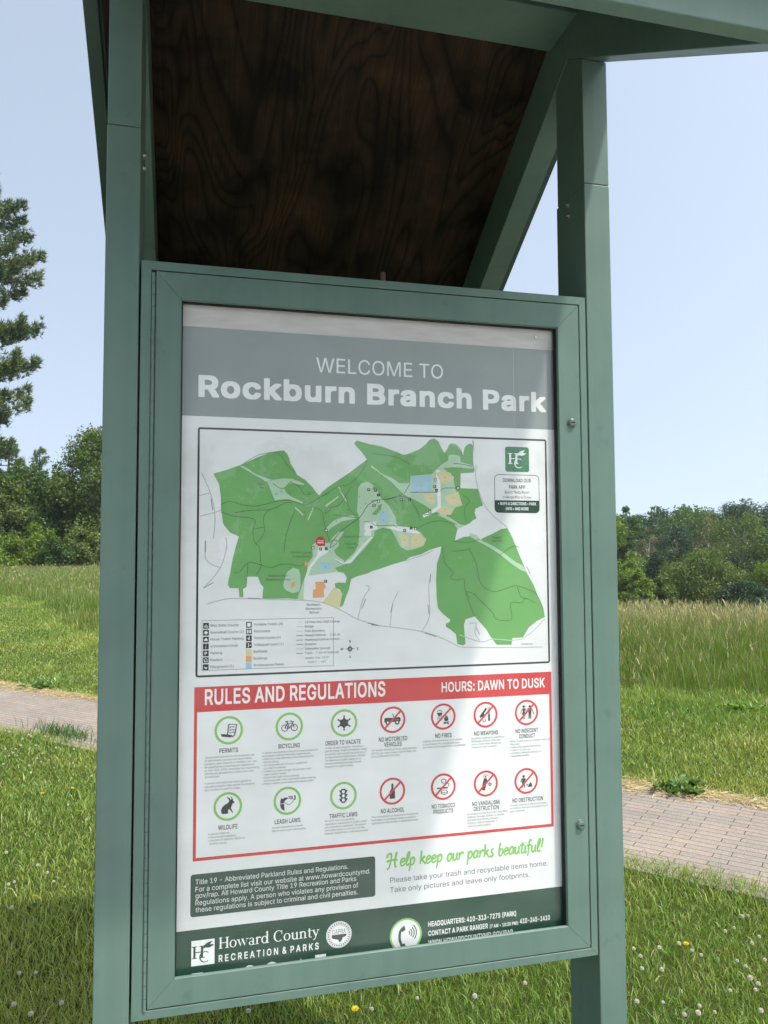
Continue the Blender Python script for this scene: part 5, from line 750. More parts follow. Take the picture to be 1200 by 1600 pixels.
for i, t in enumerate(L3):
    v = 0.7370 - i*0.01005; k.text(t, (0.2810, v-0.0022), None, 0.0050, 0.002)
    if i > 0: k.line([(0.2615, v), (0.2765, v)], 0.0011 if i in (3, 4, 5, 7) else 0.0005)
    else: k.disc((0.270, v), 0.0008, n=8)
k.text("Update: Dec. 2019", (0.2815, 0.6535), None, 0.0045, 0.002).text('Scale 1" = 400\'', (0.288, 0.6445), None, 0.0042, 0.002)
k.make("legend", I_grey, mapf); kd.make("legend_symbol", I_blk, mapf); kw.make("legend_symbol_mark", I_white, mapf)
# park app badge
k = Ink(2).rrect(0.7785, 1.0945, 0.8425, 1.1570, 0.006); k.make("app_badge", I_app, mapf)
def hc_logo(k, cx, cy, h):
    """interlaced serif H and C under two long leaves"""
    s = h; t = 0.13*s; e = 0.05*s
    hx, hy = cx - 0.20*s, cy + 0.02*s
    for x in (hx - 0.16*s, hx + 0.16*s):
        k.rect(x - t*0.36, hy - 0.24*s, x + t*0.36, hy + 0.24*s)
        for y in (hy - 0.24*s, hy + 0.24*s): k.rect(x - t*0.85, y - 0.018*s, x + t*0.85, y + 0.018*s)
    k.rect(hx - 0.16*s, hy - 0.02*s, hx + 0.16*s, hy + 0.02*s)
    c = (cx + 0.08*s, cy - 0.20*s)
    k.ring(c, 0.20*s, 0.235*s, 0.20*s, 0.235*s, a0=48, a1=312)
    k.ring((c[0]-0.03*s, c[1]), 0.145*s, 0.205*s, 0.185*s, 0.215*s, a0=100, a1=260)
    for (x0, y0, x1, y1) in ((cx + 0.00*s, cy + 0.18*s, cx + 0.40*s, cy + 0.44*s), (cx + 0.10*s, cy + 0.20*s, cx + 0.48*s, cy + 0.28*s)):
        pts = []; dx, dy = x1-x0, y1-y0
        for q in range(9): a = q/8; w = 0.16*math.sin(math.pi*a**0.8); pts.append((x0+dx*a - dy*w, y0+dy*a + dx*w))
        for q in range(7, 0, -1): a = q/8; w = -0.16*math.sin(math.pi*a**0.8); pts.append((x0+dx*a - dy*w, y0+dy*a + dx*w))
        k.poly(pts)
    k.line([(cx - 0.02*s, cy + 0.02*s), (cx + 0.02*s, cy + 0.14*s), (cx + 0.12*s, cy + 0.22*s)], 0.018*s, smooth=3)
k = Ink(3); hc_logo(k, 0.8105, 1.1265, 0.052); k.make("app_badge_emblem", I_white, mapf)
Ink(2).frame(0.7490, 0.9925, 0.8690, 1.0875, 0.0014, 0.011).make("app_note_outline", I_dk, mapf)
Ink(2).rrect(0.7492, 0.9927, 0.8688, 1.0235, 0.0105, (0, 0, 1, 1)).make("app_note_band", I_dk, mapf)
Ink(2).text("DOWNLOAD OUR", (0.809, 1.0690), None, 0.0088, 0.022, 'C', 0.74).text("PARK APP", (0.809, 1.0525), None, 0.0088, 0.022, 'C', 0.74).text('Search "HoCo Parks"', (0.809, 1.0405), None, 0.0066, 0.014, 'C', 0.74).text("on Google Play or iTunes", (0.809, 1.0285), None, 0.0066, 0.014, 'C', 0.74).make("app_note_lettering", I_grey, mapf)
Ink(3).text("\u2022 MAPS & DIRECTIONS \u2022 PARK", (0.809, 1.0120), None, 0.0072, 0.018, 'C', 0.70).text("INFO \u2022 AND MORE", (0.809, 0.9995), None, 0.0072, 0.018, 'C', 0.70).make("app_note_band_lettering", I_white, mapf)

# ---- rules and regulations panel
rules = Ink(1).rect(0.0365, 0.546, 0.8930, 0.6005).rect(0.0365, 0.2262, 0.0430, 0.546).rect(0.8865, 0.2262, 0.8930, 0.546).rect(0.0430, 0.2262, 0.8865, 0.2330).make("rules_panel", I_red)
Ink(2).text("RULES AND REGULATIONS", (0.0593,0.5618), (0.4700,0.5617), 0.0335, 0.022).text("HOURS: DAWN TO DUSK", (0.6083,0.5634), (0.8750,0.5642), 0.0228, 0.020).make("rules_heading", I_white, rules)
cap = Ink(1)
for t, a, b in (("PERMITS", (0.0912,0.4551), (0.1319,0.4542)), ("BICYCLING", (0.2215,0.4566), (0.2699,0.4560)), ("ORDER TO VACATE", (0.3282,0.4566), (0.4108,0.4554)), ("WILDLIFE", (0.0901,0.2886), (0.1322,0.2884)), ("LEASH LAWS", (0.2135,0.2906), (0.2713,0.2902)), ("TRAFFIC LAWS", (0.3370,0.2931), (0.4025,0.2915)),
    ("NO MOTORIZED", (0.4538,0.4571), (0.5225,0.4562)), ("VEHICLES", (0.4664,0.4450), (0.5088,0.4441)), ("NO FIRES", (0.5914,0.4572), (0.6321,0.4570)), ("NO WEAPONS", (0.6895,0.4573), (0.7502,0.4559)), ("NO INDECENT", (0.7961,0.4566), (0.8552,0.4559)), ("CONDUCT", (0.8047,0.4435), (0.8473,0.4432)), ("NO ALCOHOL", (0.4580,0.2944), (0.5145,0.2926)), ("NO TOBACCO", (0.5812,0.2944), (0.6388,0.2930)), ("PRODUCTS", (0.5851,0.2819), (0.6343,0.2808)), ("NO VANDALISM/", (0.6822,0.2932), (0.7537,0.2908)), ("DESTRUCTION", (0.6861,0.2806), (0.7498,0.2791)), ("NO OBSTRUCTION", (0.7856,0.2928), (0.8654,0.2902))):
    cap.text(t, a, b, 0.0098, 0.014)
cap.make("caption_lettering", I_blk, rules)
body = Ink(1)
def block(a, lines, h=0.0043, sp=0.0070):
    for i, t in enumerate(lines):
        if t: body.text(t.strip(), (a[0] + (0.003 if t.startswith(' ') else 0), a[1] - i*sp), None, h, 0.0, 'L', 0.93)
block((0.0603,0.4444), ["Various park permits for the exclusive use", "of individuals or groups for sports fields,", "pavilions, park property or facilities, etc. can", "be obtained by contacting the Department", "at 410-313-4700. Amenities not reserved by", "permits are allocated on a first come, first", "served basis.", "", "A person who does not hold a permit to", "use park property shall vacate the property", "upon arrival of a permit holder."])
block((0.1858,0.4465), ["A person may operate a bicycle on park property in", "accordance with the following requirements:", "\u2022 Ride on a road, pathway or trail designated for", " bicycle riding.", "\u2022 Do not exceed the 15 m.p.h. speed limit", " on a trail or pathway.", "\u2022 Children 16 years of age and younger must", " wear a safety helmet.", "\u2022 Keep to the right unless passing", " and always alert other trail users before passing.", "\u2022 Always yield to pedestrians and reduce traffic."], 0.0041, 0.0068)
block((0.3278,0.4480), ["A user of park property, including a", "permit holder, shall immediately cease", "an activity and vacate the premises if", "so instructed by department officials", "for reasons of public safety or to", "prevent potential damage to park", "property or a park facility."])
block((0.0686,0.2792), ["A person shall not:", "\u2022 Hunt on park property.", "\u2022 Interfere or destroy wildlife or", " wildlife habitat."])
block((0.2079,0.2806), ["All pets must be on a leash.", "Never leave a pet unattended."])
block((0.3271,0.2850), ["All traffic laws and parking", "regulations applicable on public roads", "are enforced on parkland. The speed", "limit within parks is 15 m.p.h. on the", "internal roads/drives, otherwise posted."])
block((0.4365,0.4356), ["All-terrain Vehicles (ATVs), utility vehicles", "(UTVs), go-carts, motor-driven bikes, etc.", "are not allowed in the park."])
block((0.5608,0.4486), ["Lighting and maintaining a fire outside", "a charcoal grill in a designated area,", "provided by the Department, is prohibited."])
block((0.6816,0.4483), ["No person shall carry, possess or", "discharge a firearm, bow and", "arrow or any other dangerous", "weapon on park property."])
block((0.7803,0.4350), ["While on park property a person shall not:", "\u2022 Be nude.", "\u2022 Indecently expose themselves.", "\u2022 Loiter in a restroom.", "\u2022 Urinate or defecate except in a", " designated facility."])
block((0.4360,0.2843), ["The consumption or possession of alcoholic", "beverages is prohibited unless a permit is", "approved for the facility or designated area."])
block((0.6695,0.2715), ["It is unlawful to interfere with, encumber,", "obstruct, damage, deface, or misuse", "any park land, facility, property,", "fixture or natural vegetation in", "nature on park property."])
block((0.7792,0.2831), ["It is also unlawful to disturb the peace", "or hinder or obstruct the proper use of", "park resources."])
body.make("rule_text", I_grey, rules)
PIC = {}; picw = Ink(3)
C = {'permit': (0.1117,0.5031), 'bike': (0.2459,0.5038), 'star': (0.3718,0.5046), 'jeep': (0.4875,0.5055), 'fire': (0.6117,0.5061), 'weapon': (0.7187,0.5049), 'people': (0.8255,0.5046), 'hare': (0.1107,0.3376), 'leash': (0.2420,0.3395), 'light': (0.3700,0.3408), 'bottle': (0.4858,0.3420), 'smoke': (0.6102,0.3428), 'spray': (0.7174,0.3422), 'litter': (0.8219,0.3406)}
for q, c in C.items():
    PIC[q] = Ink(2)
    if q in ('permit', 'bike', 'star', 'hare', 'leash', 'light'): Ink(1).ring(c, 0.0258, 0.0312).make("allowed_ring", I_lime, rules)
    else:
        d = 0.0190; Ink(3).ring(c, 0.0258, 0.0308).line([(c[0]-d, c[1]-d), (c[0]+d, c[1]+d)], 0.0046).make("forbidden_ring", I_red, rules)
R0 = 0.0255
def at(c, pts): return [(c[0]+x*R0, c[1]+y*R0) for x, y in pts]
def pp(c, *pts): PIC[c].poly(at(C[c], pts))
def pl_(c, w, *pts, sm=0): PIC[c].line(at(C[c], pts), w*R0, smooth=sm)
# permit scroll
pl_('permit', .11, (-.12, -.42), (.0, .52), (.68, .46), (.50, -.42), (.30, -.60)); pp('permit', (-.68, -.28), (-.60, -.52), (.2, -.62), (.34, -.44), (-.18, -.34))
for y in (.26, .02, -.2): pl_('permit', .08, (.28, y+.02), (.50, y)); pl_('permit', .07, (.06, y+.02), (.12, y-.06), (.22, y+.08))
# bicycle
for x in (-.40, .44): PIC['bike'].ring(at(C['bike'], [(x, -.12)])[0], .24*R0, .31*R0, n=26)
pl_('bike', .08, (-.40, -.12), (-.18, .26), (.26, .26), (.02, -.14), (-.40, -.12)); pl_('bike', .08, (.02, -.14), (-.22, .42)); pl_('bike', .08, (.44, -.12), (.24, .42), (.10, .48), (.02, .42)); pl_('bike', .10, (-.36, .43), (-.10, .43)); pl_('bike', .08, (.24, .42), (.40, .40))
# badge star
st = []
for i in range(12):
    a = math.radians(90 + 30*i); r = .56 if i % 2 == 0 else .34; st.append((r*math.cos(a), r*math.sin(a)))
pp('star', *st)
for i in range(6): a = math.radians(90+60*i); PIC['star'].disc(at(C['star'], [(.60*math.cos(a), .60*math.sin(a))])[0], .085*R0, n=12)
# jeep
pp('jeep', (-.78, .16), (-.70, .20), (-.02, .18), (.66, .22), (.74, .10), (.74, -.16), (.62, -.18), (.54, .0), (.30, .0), (.20, -.20), (-.26, -.20), (-.34, -.02), (-.58, -.02), (-.68, -.22), (-.80, -.18)); pl_('jeep', .07, (.12, .2), (.02, .48), (-.06, .52))
for x in (-.46, .42): PIC['jeep'].ring(at(C['jeep'], [(x, -.24)])[0], .10*R0, .23*R0, n=22)
# grill and fire
pp('fire', (-.62, .38), (-.08, .38), (-.14, .16), (-.24, .08), (-.46, .08), (-.56, .16)); pl_('fire', .07, (-.60, .46), (-.46, .58), (-.24, .58), (-.10, .46)); pl_('fire', .05, (-.46, .08), (-.56, -.28)); pl_('fire', .05, (-.24, .08), (-.14, -.28)); pl_('fire', .05, (-.35, .1), (-.35, -.22))
pp('fire', (.08, -.34), (.10, -.12), (.20, -.02), (.24, .16), (.32, .0), (.36, .08), (.48, -.12), (.50, -.34), (.38, -.44), (.20, -.44)); pl_('fire', .09, (.02, -.50), (.56, -.68)); pl_('fire', .09, (.02, -.68), (.56, -.50))
# pistol and knife
pp('weapon', (-.52, -.02), (.02, .66), (.16, .54), (-.16, .10), (-.10, -.02), (-.30, -.22), (-.44, -.16)); pp('weapon', (-.62, -.10), (-.36, .06), (-.28, -.10), (-.52, -.30)); pl_('weapon', .07, (-.3, -.5), (-.14, -.66), (.0, -.56), (-.08, -.38))
pp('weapon', (.26, .04), (.44, .04), (.44, -.52), (.34, -.68), (.26, -.52)); pp('weapon', (.24, .08), (.46, .08), (.46, .14), (.24, .14)); pl_('weapon', .05, (.28, .14), (.26, .66), (.40, .66), (.42, .14))
# two standing figures
for x, sk in ((-.28, True), (.34, False)):
    PIC['people'].disc(at(C['people'], [(x, .56)])[0], .12*R0, n=16)
    if sk:
        pp('people', (x-.16, .40), (x+.16, .40), (x+.10, .10), (x+.22, -.22), (x+.08, -.22), (x+.08, -.62), (x+.01, -.62), (x+.01, -.22), (x-.03, -.22), (x-.03, -.62), (x-.10, -.62), (x-.10, -.22), (x-.22, -.22), (x-.10, .10)); pl_('people', .07, (x-.16, .36), (x-.34, -.10)); pl_('people', .07, (x+.16, .36), (x+.30, .0)); pl_('people', .05, (x-.2, .62), (x+.2, .60))
    else:
        pp('people', (x-.18, .40), (x+.18, .40), (x+.14, -.10), (x+.14, -.62), (x+.03, -.62), (x, -.12), (x-.03, -.62), (x-.14, -.62), (x-.14, -.10)); pl_('people', .08, (x+.18, .36), (x+.34, -.02), (x+.40, -.2)); pl_('people', .08, (x-.18, .36), (x-.32, -.02))
# hare
pp('hare', (-.52, -.60), (-.58, -.30), (-.50, -.06), (-.30, .14), (-.02, .28), (.12, .44), (.06, .62), (-.10, .80), (-.04, .84), (.16, .68), (.26, .54), (.32, .66), (.22, .82), (.30, .82), (.42, .60), (.44, .46), (.56, .34), (.54, .26), (.40, .22), (.34, .06), (.26, -.14), (.40, -.44), (.48, -.54), (.38, -.56), (.20, -.32), (.10, -.22), (.0, -.38), (.06, -.54), (-.06, -.62))
# dog and hand with leash
pp('leash', (-.66, -.28), (-.30, -.20), (-.24, -.84), (-.40, -.78), (-.58, -.58)); pp('leash', (-.62, .02), (-.56, .26), (-.40, .20), (-.20, .30), (.02, .28), (.06, .20), (-.10, .10), (-.24, .0), (-.30, -.16), (-.64, -.22)); pl_('leash', .05, (-.28, -.10), (.10, -.36), (.44, -.14), (.56, .06), sm=4)
pp('leash', (.10, .40), (.46, .40), (.48, .10), (.10, .14)); pl_('leash', .12, (.62, .44), (.68, .30), (.66, .06), (.54, .06))
for y in (.20, .27, .34): picw.line(at(C['leash'], [(.12, y-.03), (.40, y)]), .03*R0)
# traffic light
pp('light', (-.18, .60), (.18, .60), (.22, .44), (.22, -.50), (.14, -.64), (-.14, -.64), (-.22, -.50), (-.22, .44))
for y in (.34, -.02, -.38):
    picw.disc(at(C['light'], [(0, y)])[0], .14*R0, n=18)
    for s in (-1, 1): pp('light', (s*.22, y+.14), (s*.40, y+.14), (s*.28, y-.12), (s*.22, y-.12))
# bottle
pp('bottle', (-.25, -.68), (.25, -.68), (.25, -.02), (.10, .20), (.10, .68), (-.10, .68), (-.10, .20), (-.25, -.02))
# cigarette and tin
pp('smoke', (-.62, -.18), (.46, -.18), (.46, -.06), (-.62, -.06)); pl_('smoke', .07, (.52, -.02), (.52, .24), (.22, .30), (.26, .56), (.0, .70), (-.18, .56), (-.10, .36), (.1, .3), sm=4)
PIC['smoke'].ring(at(C['smoke'], [(.10, -.44)])[0], .25*R0, .31*R0, .10*R0, .15*R0, n=24); pl_('smoke', .06, (-.20, -.44), (-.20, -.60), (.10, -.72), (.40, -.60), (.40, -.44), sm=4)
# spray can
pp('spray', (-.46, -.52), (-.12, -.66), (.16, .30), (.06, .46), (-.12, .52), (-.20, .44)); pp('spray', (-.10, .56), (.06, .50), (.08, .66), (-.06, .70)); pl_('spray', .05, (-.3, .56), (-.1, .78), (.2, .74), (.3, .6), sm=3)
for i in range(7): a = math.radians(50*i); pl_('spray', .06, (.42+.05*math.cos(a), -.10+.05*math.sin(a)), (.42+.22*math.cos(a), -.10+.20*math.sin(a)))
# figure throwing rubbish down
PIC['litter'].disc(at(C['litter'], [(-.26, .44)])[0], .13*R0, n=16); pp('litter', (-.46, .26), (-.12, .28), (-.14, -.02), (-.12, -.62), (-.22, -.62), (-.28, -.10), (-.36, -.62), (-.46, -.62), (-.42, -.04)); pl_('litter', .09, (-.44, .22), (-.56, .0), (-.36, -.14)); pl_('litter', .09, (-.14, .22), (.0, .02), (-.1, -.1)); pp('litter', (.10, -.58), (.64, -.58), (.54, -.26), (.40, -.12), (.28, -.34)); pp('litter', (.04, -.30), (.16, -.28), (.14, -.44), (.02, -.42))
for q in PIC: PIC[q].make("pictogram", I_blk, rules)
picw.make("pictogram_cutout", I_paper, rules)

# ---- lower part: notice box, slogan, footer
box = Ink(1).rrect(0.0325, 0.1085, 0.4442, 0.1985, 0.006).make("notice_box", I_box)
k = Ink(2)
for t, a, b in (("Title 19 - Abbreviated Parkland Rules and Regulations.", (0.0428,0.1745), (0.3805,0.1791)), ("For a complete list visit our website at www.howardcountymd.", (0.0430,0.1594), (0.4324,0.1632)), ("gov/rap. All Howard County Title 19 Recreation and Parks", (0.0431,0.1457), (0.3995,0.1499)), ("Regulations apply. A person who violates any provision of", (0.0432,0.1305), (0.4043,0.1349)), ("these regulations is subject to criminal and civil penalties.", (0.0434,0.1168), (0.4026,0.1192))):
    k.text(t, a, b, 0.0104, 0.004)
k.make("notice_lettering", I_white, box)
k = Ink(1)
# brush-script slogan drawn stroke by stroke; each glyph: advance, list of strokes in x-height units
BR = {'H': (1.25, [[(-.05, 1.2), (-.05, 1.6), (.3, 1.75), (.32, .9), (.2, 0), (.0, -.3)], [(.85, 1.9), (.72, .8), (.8, 0), (.95, .05)], [(-.1, .75), (.5, .9), (1.0, .85)]]),
      'e': (.55, [[(.08, .5), (.42, .62), (.4, .95), (.16, .9), (.06, .4), (.22, 0), (.55, .3)]]), 'l': (.38, [[(.06, .3), (.3, 1.2), (.3, 1.75), (.14, 1.4), (.1, .3), (.22, 0), (.38, .25)]]),
      'p': (.62, [[(.12, 1.0), (.12, .0), (.06, -.8)], [(.12, .7), (.36, 1.0), (.52, .6), (.36, .05), (.14, .15)]]), 'k': (.62, [[(.12, 1.75), (.12, .8), (.08, 0)], [(.5, 1.0), (.16, .5), (.34, .45), (.56, .0), (.66, .1)]]),
      'o': (.56, [[(.34, 1.0), (.1, .7), (.12, .1), (.34, .02), (.48, .5), (.34, 1.0), (.56, .9)]]), 'u': (.62, [[(.1, 1.0), (.08, .3), (.22, 0), (.44, .4), (.48, 1.0)], [(.48, 1.0), (.46, .2), (.62, .1)]]),
      'r': (.5, [[(.1, 1.0), (.12, .5), (.1, 0)], [(.1, .5), (.28, .95), (.48, .92), (.46, .75)]]), 'a': (.6, [[(.46, .92), (.2, .98), (.06, .4), (.2, .02), (.42, .4), (.48, 1.0)], [(.48, 1.0), (.46, .2), (.6, .08)]]),
      's': (.5, [[(.06, .1), (.24, 0), (.38, .25), (.2, .6), (.22, .95), (.42, 1.0)]]), 'b': (.58, [[(.16, 1.75), (.1, .8), (.12, .1), (.34, .0), (.5, .5), (.36, .9), (.14, .6)]]),
      't': (.42, [[(.22, 1.5), (.16, .5), (.2, .02), (.42, .15)], [(-.05, 1.08), (.44, 1.16)]]), 'i': (.3, [[(.12, 1.0), (.1, .2), (.18, .0), (.3, .2)], [(.16, 1.32), (.17, 1.42)]]), 'f': (.45, [[(.46, 1.55), (.3, 1.75), (.18, 1.1), (.18, 0), (.1, -.5)], [(-.02, .98), (.44, 1.06)]]),
      '!': (.3, [[(.24, 1.8), (.14, .5)], [(.1, .08), (.12, -.04)]]), ' ': (.42, [])}
a, b = (0.4722,0.1682), (0.8624,0.1673); s = "Help keep our parks beautiful!"; tot = sum(BR[c][0] for c in s); kx = (b[0]-a[0])/tot; ky = 0.0215*0.80; x = a[0]; v0 = 0.5*(a[1]+b[1]) + 0.0025
for c in s:
    for stv in BR[c][1]: k.line([(x + p[0]*kx + p[1]*ky*0.10, v0 + p[1]*ky) for p in stv], 0.0052, 0.0036, smooth=4)
    x += BR[c][0]*kx
k.make("slogan_lettering", I_lime)
Ink(1).text("Please take your trash and recyclable items home.", (0.4791,0.1366), (0.8748,0.1328), 0.0118, 0.0).text("Take only pictures and leave only footprints.", (0.4790,0.1141), (0.8273,0.1115), 0.0118, 0.0).make("litter_request_lettering", I_grey)
foot = Ink(1).rect(-0.0118, -0.0448, 0.9338, 0.0815).make("footer_band", I_dk)
lg = Ink(2).rect(0.0355, 0.0055, 0.0845, 0.0585).make("logo_tile", I_white, foot)
k = Ink(3); hc_logo(k, 0.0600, 0.0325, 0.050); k.make("logo_emblem", I_dk, foot)
# serif lettering built from stems, hairlines and bowls (units: x-height 0.66, cap 1)
def serif_word(k, word, a, b, cap):
    X = 0.66; st, hl, sf = 0.125, 0.045, 0.05
    def stem(q, x, y0, y1, w=st, s0=1, s1=1):
        q.append(('r', x - w/2, y0, x + w/2, y1))
        if s0: q.append(('r', x - w/2 - 0.085, y0, x + w/2 + 0.085, y0 + sf))
        if s1 == 1: q.append(('r', x - w/2 - 0.085, y1 - sf, x + w/2 + 0.085, y1))
        if s1 == 2: q.append(('p', [(x - w/2 - 0.10, y1 - 0.10), (x - w/2, y1 - 0.14), (x + w/2, y1), (x + w/2 - 0.04, y1)]))
    def glyph(c):
        q = []
        if c == 'H': stem(q, .16, 0, 1, .14); stem(q, .72, 0, 1, .14); q.append(('r', .16, .48, .72, .54)); return .90, q
        if c == 'C': q.append(('a', .46, .5, .44, .52, .30, .46, 50, 310)); q.append(('r', .72, .62, .77, .98)); return .88, q
        if c == 'o': q.append(('a', .32, X/2, .30, X/2+.015, .18, X/2-.04, 0, 360)); return .66, q
        if c == 'w':
            for p in ([(.02, X), (.16, X), (.33, .16), (.29, 0)], [(.29, 0), (.33, .12), (.50, X), (.46, X)], [(.38, X), (.52, X), (.69, .16), (.65, 0)], [(.65, 0), (.69, .12), (.90, X), (.86, X)]): q.append(('p', p))
            q += [('r', -.02, X-sf, .22, X), ('r', .34, X-sf, .58, X), ('r', .78, X-sf, .98, X)]; return .97, q
        if c == 'a':
            stem(q, .42, 0.03, X-.16, .12, 0, 0); q.append(('a', .27, X-.2, .21, .2, .12, .155, 0, 160)); q.append(('a', .26, .17, .22, .19, .12, .14, 0, 360)); q.append(('r', .40, 0, .58, .05)); return .60, q
        if c == 'r': stem(q, .16, 0, X, .12, 1, 2); q.append(('a', .34, X-.2, .20, .2, .14, .10, 25, 140)); return .50, q
        if c == 'd': q.append(('a', .30, X/2, .28, X/2+.015, .16, X/2-.05, 0, 360)); stem(q, .54, 0, 1.08, .12, 0, 2); q.append(('r', .54, 0, .70, .05)); return .73, q
        if c == 'u': stem(q, .16, .12, X, .12, 0, 2); q.append(('a', .34, .22, .24, .235, .13, .16, 180, 320)); stem(q, .54, 0, X, .12, 0, 2); q.append(('r', .54, 0, .70, .05)); return .73, q
        if c == 'n': stem(q, .16, 0, X, .12, 1, 2); q.append(('a', .36, X-.24, .24, .245, .12, .165, 0, 140)); stem(q, .54, 0, X-.22, .12, 1, 0); return .72, q
        if c == 't': stem(q, .20, .1, .84, .12, 0, 0); q.append(('r', .04, X-.05, .40, X)); q.append(('a', .31, .14, .17, .15, .06, .10, 180, 320)); return .44, q
        if c == 'y': q += [('p', [(.04, X), (.19, X), (.38, .14), (.32, .0)]), ('p', [(.52, X), (.58, X), (.30, -.16), (.14, -.30), (.10, -.22), (.24, -.12)]), ('r', -.02, X-sf, .26, X), ('r', .44, X-sf, .66, X)]; return .64, q
        return .34, q
    gl = [glyph(c) for c in word]; tot = sum(g[0] for g in gl); kx = (b[0]-a[0])/tot; x = a[0]; v = 0.5*(a[1]+b[1])
    T = lambda p: (x + p[0]*kx, v + p[1]*cap)
    for adv, q in gl:
        for e in q:
            if e[0] == 'r': k.poly([T((e[1], e[2])), T((e[3], e[2])), T((e[3], e[4])), T((e[1], e[4]))])
            elif e[0] == 'p': k.poly([T(p) for p in e[1]])
            else: k.ring(T((e[1], e[2])), e[5]*kx, e[3]*kx, e[6]*cap, e[4]*cap, n=26, a0=e[7], a1=e[8])
        x += adv*kx
k = Ink(2); serif_word(k, "Howard County", (0.0933,0.0355), (0.3143,0.0350), 0.0235); k.make("county_lettering", I_white, foot)
k = Ink(2); a, b = (0.0935,0.0072), (0.3132,0.0085); k.text("R E C R E A T I O N  &  P A R K S", a, b, 0.0142, 0.010); k.make("department_lettering", I_white, foot)
sc = (0.3593,0.0337)
Ink(2).disc(sc, 0.0292, n=44).make("seal", I_white, foot)
k = Ink(3).ring(sc, 0.0270, 0.0276).ring(sc, 0.0205, 0.0210).text("CAPRA", (sc[0]-0.0155, sc[1]+0.002), (sc[0]+0.0155, sc[1]+0.002), 0.0100, 0.004)
k.poly([(sc[0]+x*0.02, sc[1]+y*0.02) for x, y in ((-.85, .02), (.9, .02), (.8, -.25), (.45, -.35), (.35, -.6), (.1, -.9), (-.1, -.55), (-.5, -.45), (-.8, -.35))])
for i in range(30):
    a = math.radians(i*12 + 3); a2 = a + 0.11
    k.poly([(sc[0]+0.0225*math.cos(a), sc[1]+0.0225*math.sin(a)), (sc[0]+0.0255*math.cos(a), sc[1]+0.0255*math.sin(a)), (sc[0]+0.0255*math.cos(a2), sc[1]+0.0255*math.sin(a2)), (sc[0]+0.0225*math.cos(a2), sc[1]+0.0225*math.sin(a2))])
k.make("seal_print", I_grey, foot)
pc_ = (0.5162,0.0134)
Ink(2).disc(pc_, 0.0345, n=44).make("phone_badge", I_white, foot); Ink(3).ring(pc_, 0.0345, 0.0385, n=48).make("phone_badge_ring", I_lime, foot)
k = Ink(3); q = lambda *p: [(pc_[0]+x*0.034, pc_[1]+y*0.034) for x, y in p]
k.line(q((-.10, .52), (-.38, .30), (-.44, -.2), (-.28, -.70)), 0.0062, smooth=5).poly(q((-.34, .50), (-.10, .66), (-.02, .36), (-.24, .22))).poly(q((-.36, -.62), (-.10, -.50), (.02, -.80), (-.2, -.94)))
for r in (.22, .38, .54, .70): k.ring(q((.08, .12))[0], (r-.07)*0.034, r*0.034, n=12, a0=-38, a1=48)
k.make("phone_pictogram", I_box, foot)
Ink(2).text("HEADQUARTERS: 410-313-7275 (PARK)", (0.5705,0.0265), (0.7906,0.0256), 0.0112, 0.016).text("CONTACT A PARK RANGER", (0.5703,0.0062), (0.7181,0.0043), 0.0112, 0.016).text("(7 AM - 10:30 PM):", (0.7231,0.0047), (0.7964,0.0051), 0.0078, 0.012).text("410-245-1410", (0.8003,0.0064), (0.8784,0.0064), 0.0112, 0.016).text("WWW.HOWARDCOUNTYMD.GOV/RAP", (0.5701,-0.0146), (0.7815,-0.0171), 0.0112, 0.016).make("contact_lettering", I_white, foot)
k = Ink(2).rect(0.037, -0.034, 0.060, -0.0095).disc((0.160, -0.0205), 0.013, n=24).disc((0.208, -0.0205), 0.014, n=24).poly([(0.262, -0.036), (0.284, -0.036), (0.273, -0.007)]).rect(0.305, -0.034, 0.3295, -0.0045)
k.make("social_symbol", I_white, foot)

# ------------------------------------------------------------------ vegetation
def leaf_mat(name, base, trans=0.35, gloss=0.06):
    """leaf or blade: diffuse + light passing through, tinted by the plant's own colour attribute"""
    m, n, l, b = mat(name); n.remove(b); out = n['Material Output']
    at_ = nd(n, "ShaderNodeAttribute", attribute_name="tint")
    mx = nd(n, "ShaderNodeMix", data_type='RGBA', blend_type='MULTIPLY'); mx.inputs[0].default_value = 1; mx.inputs[7].default_value = (*base, 1)
    l.new(at_.outputs['Color'], mx.inputs[6])
    df = nd(n, "ShaderNodeBsdfDiffuse"); tr = nd(n, "ShaderNodeBsdfTranslucent"); gl = nd(n, "ShaderNodeBsdfGlossy", Roughness=0.45)
    tw = nd(n, "ShaderNodeMix", data_type='RGBA', blend_type='MULTIPLY'); tw.inputs[0].default_value = 1; tw.inputs[7].default_value = (1.15, 1.1, 0.6, 1)
    l.new(mx.outputs[2], tw.inputs[6]); l.new(tw.outputs[2], tr.inputs[0])
    l.new(mx.outputs[2], df.inputs[0]); gl.inputs[0].default_value = (0.6, 0.6, 0.6, 1)
    m1 = nd(n, "ShaderNodeMixShader"); m1.inputs[0].default_value = trans; l.new(df.outputs[0], m1.inputs[1]); l.new(tr.outputs[0], m1.inputs[2])
    m2 = nd(n, "ShaderNodeMixShader"); m2.inputs[0].default_value = gloss; l.new(m1.outputs[0], m2.inputs[1]); l.new(gl.outputs[0], m2.inputs[2])
    l.new(m2.outputs[0], out.inputs['Surface'])
    return m
